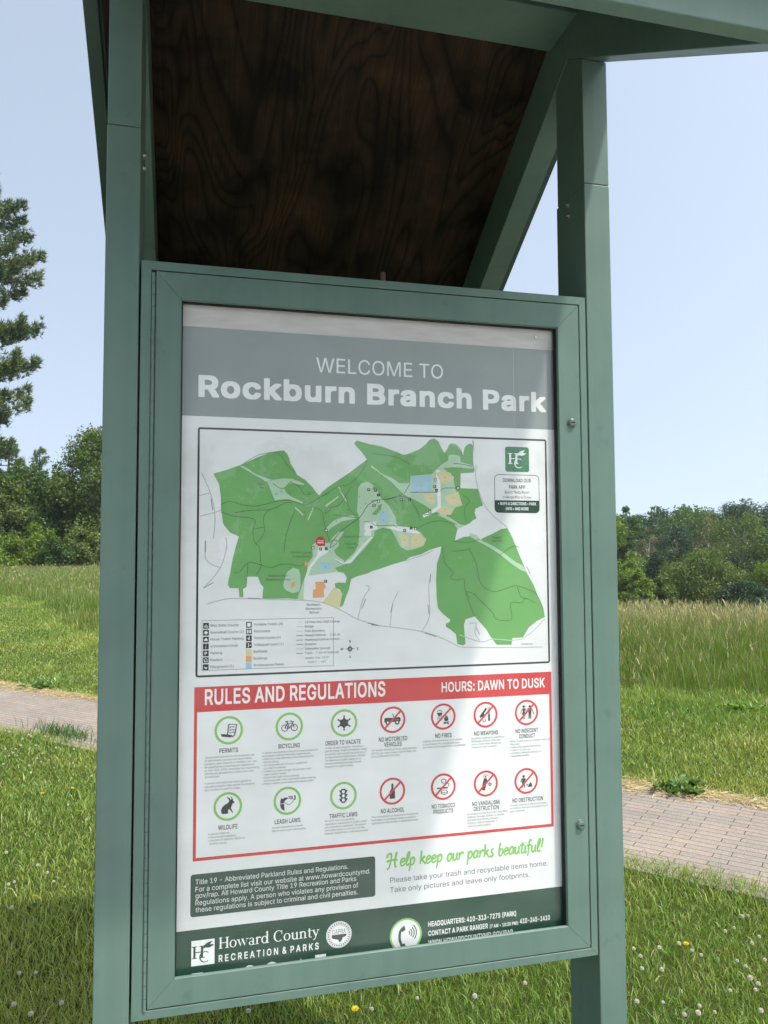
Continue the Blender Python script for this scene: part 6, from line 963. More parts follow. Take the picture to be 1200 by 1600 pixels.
def np_mesh(name, V, F, tint, m, parent=None):
    """mesh from numpy arrays: V (n,3), F (m,3 or 4), tint (n,3) per vertex"""
    me = bpy.data.meshes.new(name); k = F.shape[1]
    me.vertices.add(len(V)); me.vertices.foreach_set('co', V.astype(np.float32).ravel())
    me.loops.add(F.size); me.loops.foreach_set('vertex_index', F.astype(np.int32).ravel())
    me.polygons.add(len(F)); me.polygons.foreach_set('loop_start', np.arange(0, F.size, k, dtype=np.int32)); me.polygons.foreach_set('loop_total', np.full(len(F), k, np.int32))
    me.update(calc_edges=True)
    ca = me.color_attributes.new('tint', 'FLOAT_COLOR', 'POINT')
    ca.data.foreach_set('color', np.hstack([tint, np.ones((len(V), 1))]).astype(np.float32).ravel())
    me.materials.append(m)
    o = bpy.data.objects.new(name, me); return link(o, parent)
def blades(rs, x, y, z, h, w, lean, tint, tip=None, face=None):
    """grass blades: 5 vertices each (two quads' worth of triangles), bent over towards a random side"""
    n = len(x); a = rs.rand(n)*2*np.pi if face is None else face; b = rs.rand(n)*2*np.pi
    dx, dy = np.cos(a)*w*0.5, np.sin(a)*w*0.5; lx, ly = np.cos(b)*lean*h, np.sin(b)*lean*h
    V = np.empty((n, 5, 3))
    V[:, 0] = np.stack([x-dx, y-dy, z], 1); V[:, 1] = np.stack([x+dx, y+dy, z], 1)
    V[:, 2] = np.stack([x-dx*.8+lx*.35, y-dy*.8+ly*.35, z+h*.55], 1); V[:, 3] = np.stack([x+dx*.8+lx*.35, y+dy*.8+ly*.35, z+h*.55], 1)
    V[:, 4] = np.stack([x+lx, y+ly, z+h*np.sqrt(np.clip(1-lean*lean*.6, .15, 1))], 1)
    o = (np.arange(n)*5)[:, None]
    F = np.concatenate([o+np.array([[0, 1, 3]]), o+np.array([[0, 3, 2]]), o+np.array([[2, 3, 4]])], 0)
    T = np.repeat(tint[:, None, :], 5, 1)
    if tip is not None: T[:, 4] = tip
    return V.reshape(-1, 3), F, T.reshape(-1, 3)
M_grass = leaf_mat("grass_blade", (1, 1, 1), 0.42, 0.05)
rs = np.random.RandomState(7)
def polar(rs, n, d0, d1, a0, a1, p):
    """points about the standing place, thinning out with distance as d**-p"""
    u = rs.rand(n); q = 2 - p
    d = (d0**q + u*(d1**q - d0**q))**(1/q); a = np.radians(a0 + rs.rand(n)*(a1-a0))
    return CAM.x + d*np.sin(a), CAM.y + d*np.cos(a), d
def meadow_side(x, y):
    """> 0 inside the unmown meadow (its edge runs from far left to near right)"""
    ex = np.array([-40., -14., -6.3, -4.2, -2.6, -0.9, 4.1, 5.3, 9.0, 30.]); ey = np.array([45., 33., 26.6, 22.5, 15.5, 11.2, 5.9, 5.15, 3.0, -9.])
    return (np.asarray(y) - np.interp(x, ex, ey)) * 0.72 + 1.1*(vnoise(x, y, 0.9, 3) - 0.5) + 1.3*(vnoise(x, y, 2.6, 8) - 0.5)
def off_path(x, y, jit):
    u, v = path_uv(x, y); v = v - path_off(u)
    return np.abs(v) > PHW - 0.05 + jit
G1, G2, G3 = np.array([0.140, 0.262, 0.038]), np.array([0.365, 0.405, 0.084]), np.array([0.52, 0.46, 0.21])
def lawn():
    VV, FF, TT, o = [], [], [], 0
    for (n, d0, d1, a0, a1, p, wk) in ((850000, 1.9, 34, -24, 52, 1.35, 0.68), (60000, 1.9, 12, -75, 80, 1.2, 1.8), (40000, 0.9, 2.1, -70, 75, 1.0, 1.0)):
        x, y, d = polar(rs, n, d0, d1, a0, a1, p)
        u, v = path_uv(x, y)
        jit = 0.10*(vnoise(u*1.0, v*0.0, 2.2, 11) - 0.35) + 0.05*rs.randn(n)*(v < 0) - 0.11*(v < 0)*np.clip((u + 2.0)/4.0, 0, 1)
        ok = off_path(x, y, jit) & (meadow_side(x, y) < 0.5) & ~((y < -0.66) & (x > -5) & (x < 7))
        x, y, d = x[ok], y[ok], d[ok]; n = len(x)
        c1, c2 = vnoise(x, y, 0.8, 1), vnoise(x, y, 2.6, 2); c3 = vnoise(x, y, 9.0, 5)
        h = (0.026 + 0.034*c2*c2 + 0.030*rs.rand(n)**2) * np.where(rs.rand(n) < 0.04, 1.7, 1)
        u, v = path_uv(x, y); edge = np.exp(-((np.abs(v) - PHW)/0.12)**2); h *= 1 + 0.55*edge*(v < 0)
        h *= 0.9*(1 + 1.7*sstep(-1.3, 0.4, meadow_side(x, y)))
        w = 0.0036*np.clip(d/3.2, 0.8, 8)**0.85*wk*(0.6 + 0.8*rs.rand(n))
        lean = 0.25 + 0.75*rs.rand(n)
        k = np.clip(0.75*c1 + 0.35*c3 + 0.30*rs.rand(n) - 0.28, 0, 1)[:, None]
        t = G1*(1-k) + G2*k
        dry = (rs.rand(n) < 0.05 + 0.40*np.clip(c1*0.6 + c2*0.6 - 0.62, 0, 1) + 0.35*edge*(v > 0))[:, None]
        t = np.where(dry, G3*(0.6 + 0.5*rs.rand(n, 1))*np.array([[0.92, 1.0, 0.8]]), t) * (0.72 + 0.56*rs.rand(n, 1))
        lean = np.where(dry[:, 0], 0.6 + 0.4*rs.rand(n), lean)
        V, F, T = blades(rs, x, y, terrain(x, y) - 0.004, h, w, lean, t); VV.append(V); FF.append(F + o); TT.append(T); o += len(V)
    # straw lying along the far edge of the path
    n = 26000; u = -9 + 20*rs.rand(n); v = PHW - 0.01 - 0.10*np.abs(rs.randn(n))*(0.25 + vnoise(u, u*0, 1.7, 21)) + 0.05*rs.randn(n)
    x = PC.x + PDIR.x*u + PN.x*v; y = PC.y + PDIR.y*u + PN.y*v; a = rs.rand(n)*2*np.pi; L = 0.03 + 0.08*rs.rand(n); w = 0.0017
    V = np.empty((n, 4, 3)); z = 0.014 + 0.012*rs.rand(n); ca, sa = np.cos(a), np.sin(a)
    for i, (s, q) in enumerate(((-1, -1), (1, -1), (1, 1), (-1, 1))): V[:, i] = np.stack([x + s*ca*L/2 - q*sa*w, y + s*sa*L/2 + q*ca*w, z + 0.006*rs.rand(n)*(s > 0)], 1)
    oo = (np.arange(n)*4)[:, None]; F = np.concatenate([oo + np.array([[0, 1, 2]]), oo + np.array([[0, 2, 3]])], 0)
    VV.append(V.reshape(-1, 3)); FF.append(F + o); TT.append(np.repeat(np.array([[0.55, 0.46, 0.27]])*(0.6 + 0.7*rs.rand(n, 1)), 4, 0))
    g = np_mesh("lawn_grass", np.concatenate(VV), np.concatenate(FF), np.concatenate(TT), M_grass)
    tag(g, "short mown green grass around the posts and both sides of the paver path", "grass", None, 'stuff')
lawn()
def meadow():
    VV, FF, TT, o = [], [], [], 0
    for (n, d0, d1, a0, a1, p, wk) in ((360000, 5.0, 82, -26, 52, 1.35, 0.85), (40000, 5.0, 60, -60, 75, 1.3, 2.2)):
        x, y, d = polar(rs, n, d0, d1, a0, a1, p); s = meadow_side(x, y); ok = s > -0.4*rs.rand(n)
        x, y, d, s = x[ok], y[ok], d[ok], s[ok]; n = len(x)
        az = np.degrees(np.arctan2(x, y + 1.733)); left = sstep(8, -2, az) if False else np.clip((10-az)/14, 0, 1)
        c1, c2 = vnoise(x, y, 0.35, 31), vnoise(x, y, 1.7, 32)
        full = np.where(left > 0.5, 0.48, 0.72)
        h = (0.10 + (full - 0.10)*sstep(-0.3, 3.0, s + 1.6*(c2 - 0.5))) * (0.45 + 0.40*c2 + 0.35*rs.rand(n))
        w = 0.0044*np.clip(d/6, 0.8, 16)**0.85*wk*(0.6 + 0.8*rs.rand(n)); lean = 0.12 + 0.5*rs.rand(n)
        k = np.clip(0.6*c1 + 0.45*rs.rand(n) + 0.15*left - 0.1, 0, 1)[:, None]
        t = (np.array([0.095, 0.205, 0.024])*(1-k) + np.array([0.215, 0.285, 0.055])*k)*(0.75 + 0.5*rs.rand(n, 1))
        V, F, T = blades(rs, x, y, terrain(x, y) - 0.01, h, w, lean, t, tip=np.array([0.22, 0.24, 0.075])*(0.7+0.6*rs.rand(n, 1)))
        VV.append(V); FF.append(F + o); TT.append(T); o += len(V)
        # flowering stems with tan seed heads above the leaves
        ns = n//6; i = rs.choice(n, ns, False); i = i[(s[i] > 0.7) & ((left[i] < 0.5) | (rs.rand(ns) < 0.25))]; ns = len(i); xx, yy, dd = x[i], y[i], d[i]
        hh = np.where(left[i] > 0.5, 0.50, 0.80)*sstep(0.3, 3.0, s[i])*(0.72 + 0.42*rs.rand(ns)); zz = terrain(xx, yy)
        ww = 0.0026*np.clip(dd/6, 0.9, 16)**0.85*wk; tn = np.array([0.33, 0.31, 0.15])*(0.65 + 0.7*rs.rand(ns, 1))
        V, F, T = blades(rs, xx, yy, zz, hh, ww, 0.05 + 0.22*rs.rand(ns), np.array([[0.17, 0.225, 0.06]])*(0.7 + 0.6*rs.rand(ns, 1)), tip=tn); VV.append(V); FF.append(F + o); TT.append(T); o += len(V)
        tips = V.reshape(-1, 5, 3)[:, 4]
        for q in range(3):
            hw = 0.055 + 0.05*rs.rand(ns); V, F, T = blades(rs, tips[:, 0] + 0.01*rs.randn(ns), tips[:, 1] + 0.01*rs.randn(ns), tips[:, 2] - 0.10 + 0.03*q, hw, ww*2.1, 0.25 + 0.5*rs.rand(ns), tn*(0.85 + 0.4*rs.rand(ns, 1)))
            VV.append(V); FF.append(F + o); TT.append(T); o += len(V)
    g = np_mesh("meadow_grass", np.concatenate(VV), np.concatenate(FF), np.concatenate(TT), M_grass)
    tag(g, "tall unmown meadow grass with tan seed heads beyond the mown strip", "grass", None, 'stuff')
meadow()

# ---- clover and yellow flowers in the grass
M_petal = flat("clover_white", (0.52, 0.48, 0.43), 0.8, 0.1); M_petal2 = flat("clover_pinkish_base", (0.42, 0.27, 0.20), 0.8, 0.1); M_yell = flat("flower_yellow", (0.62, 0.45, 0.02), 0.7, 0.1); M_stem = flat("flower_stem", (0.05, 0.10, 0.02), 0.7, 0.1)
def clover_meshes():
    b = B(); r = random.Random(4)
    for i in range(46):
        zz = -0.75 + 1.7*i/45; a = i*2.399; rr = math.sqrt(max(0, 1 - min(1, zz*zz)))
        d = Vector((rr*math.cos(a), rr*math.sin(a), zz)).normalized(); d2 = (d + Vector((0, 0, 0.5))).normalized()
        p = d*0.0045; q = p + d2*(0.0056 + 0.0018*r.random()); b.cyl(p, q, 0.0022, 0.0009, n=4)
    head = b.make("flower_head", M_petal); head.data.materials.append(M_petal2)
    for f in head.data.polygons:
        if f.center.z < -0.0045: f.material_index = 1
    st = B().cyl((0, 0, -0.075), (0.003, 0, -0.003), 0.0010, 0.0008, n=5).make("stem", M_stem)
    return head, st
def flower(protos, x, y, z, sc, rz, tilt, label, cat, name, group):
    e = empty(name, (x, y, z), label, cat, group); e.rotation_euler = (tilt, 0, rz); e.scale = (sc, sc, sc)
    for p in protos:
        c = p.copy(); COL.objects.link(c); c.parent = e
    return e
ch, cs = clover_meshes()
known = [(-1.460,5.484), (-1.286,5.130), (-1.272,5.312), (-1.281,4.631), (-1.278,4.748), (-1.345,4.805), (-1.220,4.615), (-1.256,4.333), (-1.065,4.516), (-1.052,4.647), (-0.972,4.435), (-1.129,5.202), (-1.085,4.322), (-0.780,4.258), (-0.675,4.109), (-0.841,4.731), (-0.980,4.789), (-1.142,4.895), (-1.251,4.904), (-1.272,4.806), (-0.527,2.940), (-0.610,2.227), (-0.567,2.136), (-0.510,2.065), (-0.755,2.122), (-0.736,2.145), (-0.852,2.538), (-0.752,2.047), (-0.552,1.329), (-0.496,1.324), (-0.530,1.137), (-0.376,1.094), (-0.690,1.872), (-1.020,4.412), (-0.614,3.913), (-0.676,3.301),
    (1.757,0.923), (1.838,0.917), (1.648,0.922), (1.647,0.875), (1.593,0.781), (1.656,0.756), (1.468,0.616), (1.560,0.607), (1.665,0.561), (1.623,0.510), (1.670,0.490), (1.966,0.755), (1.968,0.714), (1.928,0.643), (1.886,0.565), (1.930,0.605), (1.830,0.474), (2.077,0.963), (2.125,0.972), (2.254,1.050), (2.235,1.061), (2.176,0.895), (1.808,0.593), (2.066,0.734), (1.567,0.500), (1.861,0.872), (1.869,0.827), (2.112,0.856),
    (0.772,0.815), (0.967,0.791), (1.164,0.825), (0.615,0.807), (0.584,0.922), (1.174,0.925), (0.221,0.880),
    (4.776,5.357), (4.469,5.115), (4.647,4.796), (4.572,4.595), (4.467,5.257), (4.051,4.896), (4.190,5.055), (4.345,4.689),
    (-2.751,11.795), (-2.561,11.320), (-2.485,11.547), (-2.083,10.943), (-2.919,14.853), (-2.611,14.629), (-2.161,12.967), (-2.367,9.830), (-2.296,9.099), (-1.961,8.581), (-1.591,8.327), (-1.595,8.957), (-1.304,8.447), (-1.264,9.091), (-1.369,9.421), (-1.137,8.609), (-1.665,7.749), (-1.856,8.115), (-1.584,9.800), (-1.427,9.256)]
fr_ = random.Random(12)
CL = "small round white clover flower head standing in the mown grass"; CGN = "white clover flowers in the grass"
pts = list(known)
while len(pts) < 122:
    x, y = fr_.uniform(-4.5, 6.0), fr_.uniform(0.8, 9.0)
    u, v = path_uv(x, y)
    if abs(v) > PHW + 0.15 and float(meadow_side(x, y)) < 0.2 and vnoise(x, y, 0.9, 44) > 0.5: pts.append((x, y))
for i, (x, y) in enumerate(pts):
    flower((ch, cs), x, y, tz(x, y) + (0.068 + 0.02*fr_.random()), 0.52 + 0.34*fr_.random(), fr_.uniform(0, 6.28), fr_.uniform(-0.35, 0.35), CL, "flower", "clover_flower", CGN)
bpy.data.objects.remove(ch); bpy.data.objects.remove(cs)
yb = B()
for ring_, nn, ln in ((0.15, 14, 0.013), (0.5, 12, 0.011), (0.9, 9, 0.008)):
    for i in range(nn):
        a = 2*math.pi*i/nn + ring_; d = Vector((math.cos(a), math.sin(a), ring_)).normalized(); t = Vector((-math.sin(a), math.cos(a), 0))*0.0016; p = d*0.002; q = d*ln
        yb.solid([p - t*.6, p + t*.6, q + t, q - t], [p - t*.6 + Vector((0, 0, .0006)), p + t*.6 + Vector((0, 0, .0006)), q + t + Vector((0, 0, .0006)), q - t + Vector((0, 0, .0006))])
yh = yb.make("flower_head", M_yell); ys_ = B().cyl((0, 0, -0.06), (0, 0, 0), 0.0013, 0.0012, n=5).make("stem", M_stem)
for (x, y), lb in (((-0.878,3.643), "yellow flower in the sunlit grass left of the board, farther left of two level ones"), ((-0.708,3.709), "yellow flower in the sunlit grass nearest the left post"), ((-0.630,2.036), "yellow flower just beyond the shadow at the lower left"), ((1.892,0.950), "yellow flower among white clover right of the right post"), ((0.569,0.852), "yellow flower low in the grass under the middle of the board")):
    flower((yh, ys_), x, y, tz(x, y) + 0.055, 0.9, fr_.uniform(0, 6), fr_.uniform(-0.3, 0.3), lb, "flower", "dandelion_flower", None)
bpy.data.objects.remove(yh); bpy.data.objects.remove(ys_)

# ---- broad-leaved weed at the edge of the path, tuft of dark grass, thin dark stake in the meadow
M_weed = leaf_mat("weed_leaf", (1, 1, 1), 0.35, 0.03)
def weed(x, y, seed, n, L, label, name="weed_plant", tints=((0.06, 0.135, 0.03), (0.12, 0.20, 0.055))):
    r = np.random.RandomState(seed); e = empty(name, (x, y, tz(x, y)), label, "weed"); V, F, T = [], [], []
    for i in range(n):
        a = i*2.4 + 0.4*r.rand(); l = L*(0.35 + 0.75*r.rand()); up = 0.30 + 1.0*r.rand(); wd = l*(0.13 + 0.08*r.rand()); bx, by = 0.075*r.randn(), 0.04*r.randn(); tn = np.array(tints[0]) + (np.array(tints[1]) - np.array(tints[0]))*r.rand()
        o = len(V); c, s = math.cos(a), math.sin(a)
        for j in range(7):
            t = j/6; rad = l*t*math.cos(up*(1 - 0.9*t)); z = l*(math.sin(up)*t - 0.55*t*t*math.sin(up)) + 0.02; w = wd*math.sin(math.pi*min(1, 0.08 + 0.92*t))**0.7*(1 if j % 2 else 0.82)
            for q in (-1, 0, 1): V.append((c*rad - s*w*q + bx*PDIR.x + by*PN.x, s*rad + c*w*q + bx*PDIR.y + by*PN.y, z + (0.012 if q else -0.004) + 0.01*r.randn()*abs(q))); T.append(tn*(1.25 if q == 0 else 1))
        for j in range(6):
            k = o + 3*j
            for q in (0, 1): F.append((k+q, k+q+1, k+q+4, k+q+3))
    np_mesh("foliage", np.array(V), np.array(F), np.array(T), M_weed, e)
    B().cyl((0, 0, -0.02), (0.005, 0, 0.06), 0.006, 0.004, n=6).make("stem", M_stem, e)
w0 = (3.124,2.762); weed(w0[0], w0[1], 3, 40, 0.13, "broad-leaved green weed spilling over the far edge of the path right of the board")
w0 = (-1.690,8.164); weed(w0[0], w0[1], 5, 36, 0.12, "low dark green weed on the far edge of the path left of the board")
w0 = (5.282,4.826); weed(w0[0], w0[1], 9, 60, 0.16, "leafy bright green weed clump where the meadow meets the mown strip at right", "weed_plant", ((0.08, 0.17, 0.02), (0.15, 0.24, 0.04)))
def tuft(x, y, label):
    r = np.random.RandomState(5); n = 380; xx = 0.22*r.randn(n); yy = 0.06*r.randn(n); c, s = PDIR.x, PDIR.y
    px, py = xx*c - yy*s, xx*s + yy*c
    V, F, T = blades(r, px, py, np.zeros(n), 0.05 + 0.11*r.rand(n), np.full(n, 0.006), 0.3 + 0.5*r.rand(n), np.array([[0.07, 0.15, 0.03]])*(0.7 + 0.6*r.rand(n, 1)))
    o = np_mesh("grass_tuft", V, F, T, M_grass); o.location = (x, y, tz(x, y)); tag(o, label, "grass tuft")
w0 = (-1.037,5.515); tuft(w0[0], w0[1], "taller dark green tuft of grass leaning over the near edge of the path at left")
sp = (21.28,24.81,0.41); sz = tz(sp[0], sp[1])
tag(B().cyl((0, 0, -0.2), (0, 0, sp[2] - sz), 0.035, 0.033, n=10, bevel=0.004).make("marker_stake", flat("dark_stake", (0.01, 0.011, 0.012), 0.6)), "thin dark stake standing in the tall grass before the right-hand trees", "stake").location = (sp[0], sp[1], sz)

# ---- trees
def bark_mat(name, c1, c2):
    m, n, l, b = mat(name); tc = nd(n, "ShaderNodeTexCoord"); mp_ = nd(n, "ShaderNodeMapping"); mp_.inputs['Scale'].default_value = (5, 5, 1.2)
    no = nd(n, "ShaderNodeTexNoise", Scale=3.0, Detail=6.0, Roughness=0.7); l.new(tc.outputs['Object'], mp_.inputs[0]); l.new(mp_.outputs[0], no.inputs['Vector'])
    r = ramp(n, [(0.35, c1), (0.65, c2)]); l.new(no.outputs['Fac'], r.inputs['Fac']); l.new(r.outputs[0], b.inputs['Base Color']); b.inputs['Roughness'].default_value = 0.95
    bp = nd(n, "ShaderNodeBump", Strength=0.8, Distance=0.05); l.new(no.outputs['Fac'], bp.inputs['Height']); l.new(bp.outputs[0], b.inputs['Normal'])
    return m
M_bark = bark_mat("bark_brown", (0.030, 0.024, 0.019), (0.085, 0.070, 0.056)); M_pale = bark_mat("bark_pale", (0.20, 0.185, 0.16), (0.40, 0.38, 0.34))
M_leaf = leaf_mat("tree_leaf", (1, 1, 1), 0.42, 0.03); M_needle = leaf_mat("pine_needle", (1, 1, 1), 0.12, 0.05)
def tube(V, F, pts, r0, r1, n=7):
    o = len(V); P = [Vector(p) for p in pts]; m = len(P)
    for i, p in enumerate(P):
        d = (P[min(m-1, i+1)] - P[max(0, i-1)]).normalized(); u = d.orthogonal().normalized(); w = d.cross(u); r = r0 + (r1-r0)*i/max(1, m-1)
        for k in range(n): t = 2*math.pi*k/n; V.append(tuple(p + r*(math.cos(t)*u + math.sin(t)*w)))
    for i in range(m-1):
        for k in range(n): a = o+i*n+k; c = o+i*n+(k+1) % n; F.append((a, c, c+n, a+n))
    V.append(tuple(P[-1])); t = len(V)-1
    for k in range(n): F.append((o+(m-1)*n+k, o+(m-1)*n+(k+1) % n, t, t))
def leaves(r, C, R, n, size, tints, droop=0.25, flat_=1.0):
    """leaf cards scattered through the clumps (centres C, radii R); every clump and leaf has its own tone"""
    K = len(C); pr = R**2/np.sum(R**2); k = r.choice(K, n, p=pr)
    d = r.randn(n, 3); d /= np.linalg.norm(d, axis=1)[:, None]; rad = R[k]*(0.35 + 0.70*r.rand(n)**0.55)
    rad *= 0.80 + 0.45*(np.sin(d[:, 0]*5 + k) * np.sin(d[:, 1]*6 + 2*k) * np.cos(d[:, 2]*5 + k))
    P = C[k] + d*rad[:, None]*np.array([1, 1, flat_*0.85])
    N = d + 0.9*r.randn(n, 3) + np.array([0, 0, 0.45]); N /= np.linalg.norm(N, axis=1)[:, None]
    A = np.cross(N, r.randn(n, 3)); A /= np.linalg.norm(A, axis=1)[:, None]; Bv = np.cross(N, A)
    s = size*(0.55 + 0.9*r.rand(n))[:, None]; A = A*s; Bv = Bv*s*0.62; Z = np.array([0, 0, -1.0])*s*droop
    V = np.stack([P - A*.5, P - Bv*.5 + Z*.2, P + A*.5 + Z, P + Bv*.5 + Z*.2], 1)
    t0, t1 = np.array(tints[0]), np.array(tints[1]); ck = r.rand(K); mixv = np.clip(0.65*ck[k] + 0.35*r.rand(n), 0, 1)[:, None]
    T = (t0*(1-mixv) + t1*mixv)*(0.78 + 0.44*r.rand(n, 1))
    F = np.arange(n*4).reshape(-1, 4)
    return V.reshape(-1, 3), F, np.repeat(T[:, None], 4, 1).reshape(-1, 3)
def broadleaf(pos, w, label, seed, tints, cat="tree", name="broadleaf_tree", n=7000, leaf=0.30, low=0.06, group=None, bark=None, kclump=34, shape=1.0, trunk_r=None, sparse=1.0):
    """pos: x, y and height of the treetop; w: crown width"""
    r = np.random.RandomState(seed); x, y, zt = pos; z0 = tz(x, y); H = zt - z0
    e = empty(name, (x, y, z0), label, cat, group)
    c0 = H*low; ch_ = H - c0; C, R = [], []
    for i in range(kclump):
        t = ((i + r.rand())/kclump); zz = c0 + ch_*(0.06 + 0.86*t)
        prof = math.sin(math.pi*min(0.98, 0.22 + 0.74*t)**shape)**0.75
        rr = w*0.5*prof*(0.35 + 0.62*math.sqrt(r.rand())); a = i*2.399 + 0.7*r.randn()
        cr = w*(0.125 + 0.10*r.rand())*(0.65 + 0.55*prof); C.append((rr*math.cos(a), rr*math.sin(a), zz)); R.append(cr)
    C = np.array(C); R = np.array(R); C[-1] = (0.06*w*r.randn(), 0.06*w*r.randn(), H - R[-1]*0.9)
    V, F, T = leaves(r, C, R*sparse*1.12, int(n*2.6), leaf*0.62, tints); np_mesh("crown", V, F, T, M_leaf, e)
    TV, TF = [], []; tr = trunk_r or 0.022*H + 0.05; top = c0 + ch_*0.72
    spine = [(0.03*w*math.sin(i*1.3 + seed)*i/6, 0.03*w*math.cos(i*1.7 + seed)*i/6, -0.2 + (top + 0.2)*i/6) for i in range(7)]
    tube(TV, TF, spine, tr, tr*0.25, 9)
    for i in range(0, kclump, 2):
        h = max(c0*0.7, C[i][2] - 0.22*w - 0.05*H*r.rand()); h = min(h, top*0.97); f = (h + 0.2)/(top + 0.2)*6; j = min(5, int(f)); a = Vector(spine[j]).lerp(Vector(spine[j+1]), f - j); b_ = Vector(C[i])
        mid = a.lerp(b_, 0.5) + Vector((0, 0, -0.04*w)); tube(TV, TF, [a, mid, b_], tr*0.32, tr*0.07, 5)
    mesh_obj("trunk", TV, TF, bark or M_bark, e, True)
    return e
LIME = ((0.085, 0.165, 0.018), (0.190, 0.270, 0.040)); MID = ((0.036, 0.092, 0.014), (0.092, 0.155, 0.026)); DARK = ((0.018, 0.050, 0.012), (0.045, 0.088, 0.022)); OLIVE = ((0.060, 0.118, 0.020), (0.150, 0.195, 0.044)); BROWN = ((0.125, 0.125, 0.060), (0.220, 0.190, 0.110)); BLUE = ((0.026, 0.066, 0.030), (0.064, 0.115, 0.052)); OLIVE2 = ((0.052, 0.108, 0.016), (0.130, 0.185, 0.036)); DARK2 = ((0.034, 0.088, 0.015), (0.085, 0.150, 0.027))
LG = "trees along the wood at the left"; RG = "trees of the valley wood at the right"; SG = "bushes along the edge of the left wood"
broadleaf((-7.59,67.85,13.21), 6.99, "tall broadleaf tree with dark trunk close to the left post", 11, OLIVE2, n=15000, leaf=0.33, low=0.16, group=LG, kclump=48, sparse=1.12)
broadleaf((-5.02,72.09,12.25), 5.54, "broadleaf tree hidden for the most part behind the left post", 12, MID, n=6000, leaf=0.34, low=0.15, group=LG)
broadleaf((-13.73,68.94,9.75), 7.19, "spreading mid green tree in the middle of the left wood", 13, MID, n=10000, leaf=0.33, low=0.15, group=LG, kclump=40)
broadleaf((-11.55,73.38,9.58), 5.06, "rounded darker tree between the spreading tree and the tall one by the post", 14, DARK2, n=7000, leaf=0.33, low=0.1, group=LG)
broadleaf((-14.75,64.64,8.38), 4.53, "green tree at the left edge of the photo under the pine branches", 15, OLIVE, n=8000, leaf=0.32, low=0.08, group=LG)
broadleaf((-18.32,65.82,9.77), 6.99, "broadleaf tree just beyond the left edge of the photo", 16, MID, n=7000, leaf=0.34, low=0.1, group=LG)
for i, (a, wd, tn, lb) in enumerate((((-13.35,61.87,3.23), 4.33, LIME, "yellow-green bush leftmost at the foot of the left wood"), ((-11.59,63.24,4.42), 3.51, LIME, "lime green bush with arching top at the foot of the left wood"), ((-10.00,60.46,3.20), 2.62, MID, "low dark green bush beside the shaded gap in the left wood"), ((-8.19,61.74,4.03), 2.98, OLIVE, "bush under the tall tree by the left post"), ((-7.03,63.89,4.64), 2.75, MID, "bush half hidden behind the left post"), ((-13.16,65.99,5.32), 3.44, DARK, "darker tall bush behind the lime green bush at left"))):
    broadleaf(a, float(wd), lb, 40+i, tn, "bush", "bush", 3200, 0.26, 0.0, SG, kclump=22, trunk_r=0.05)
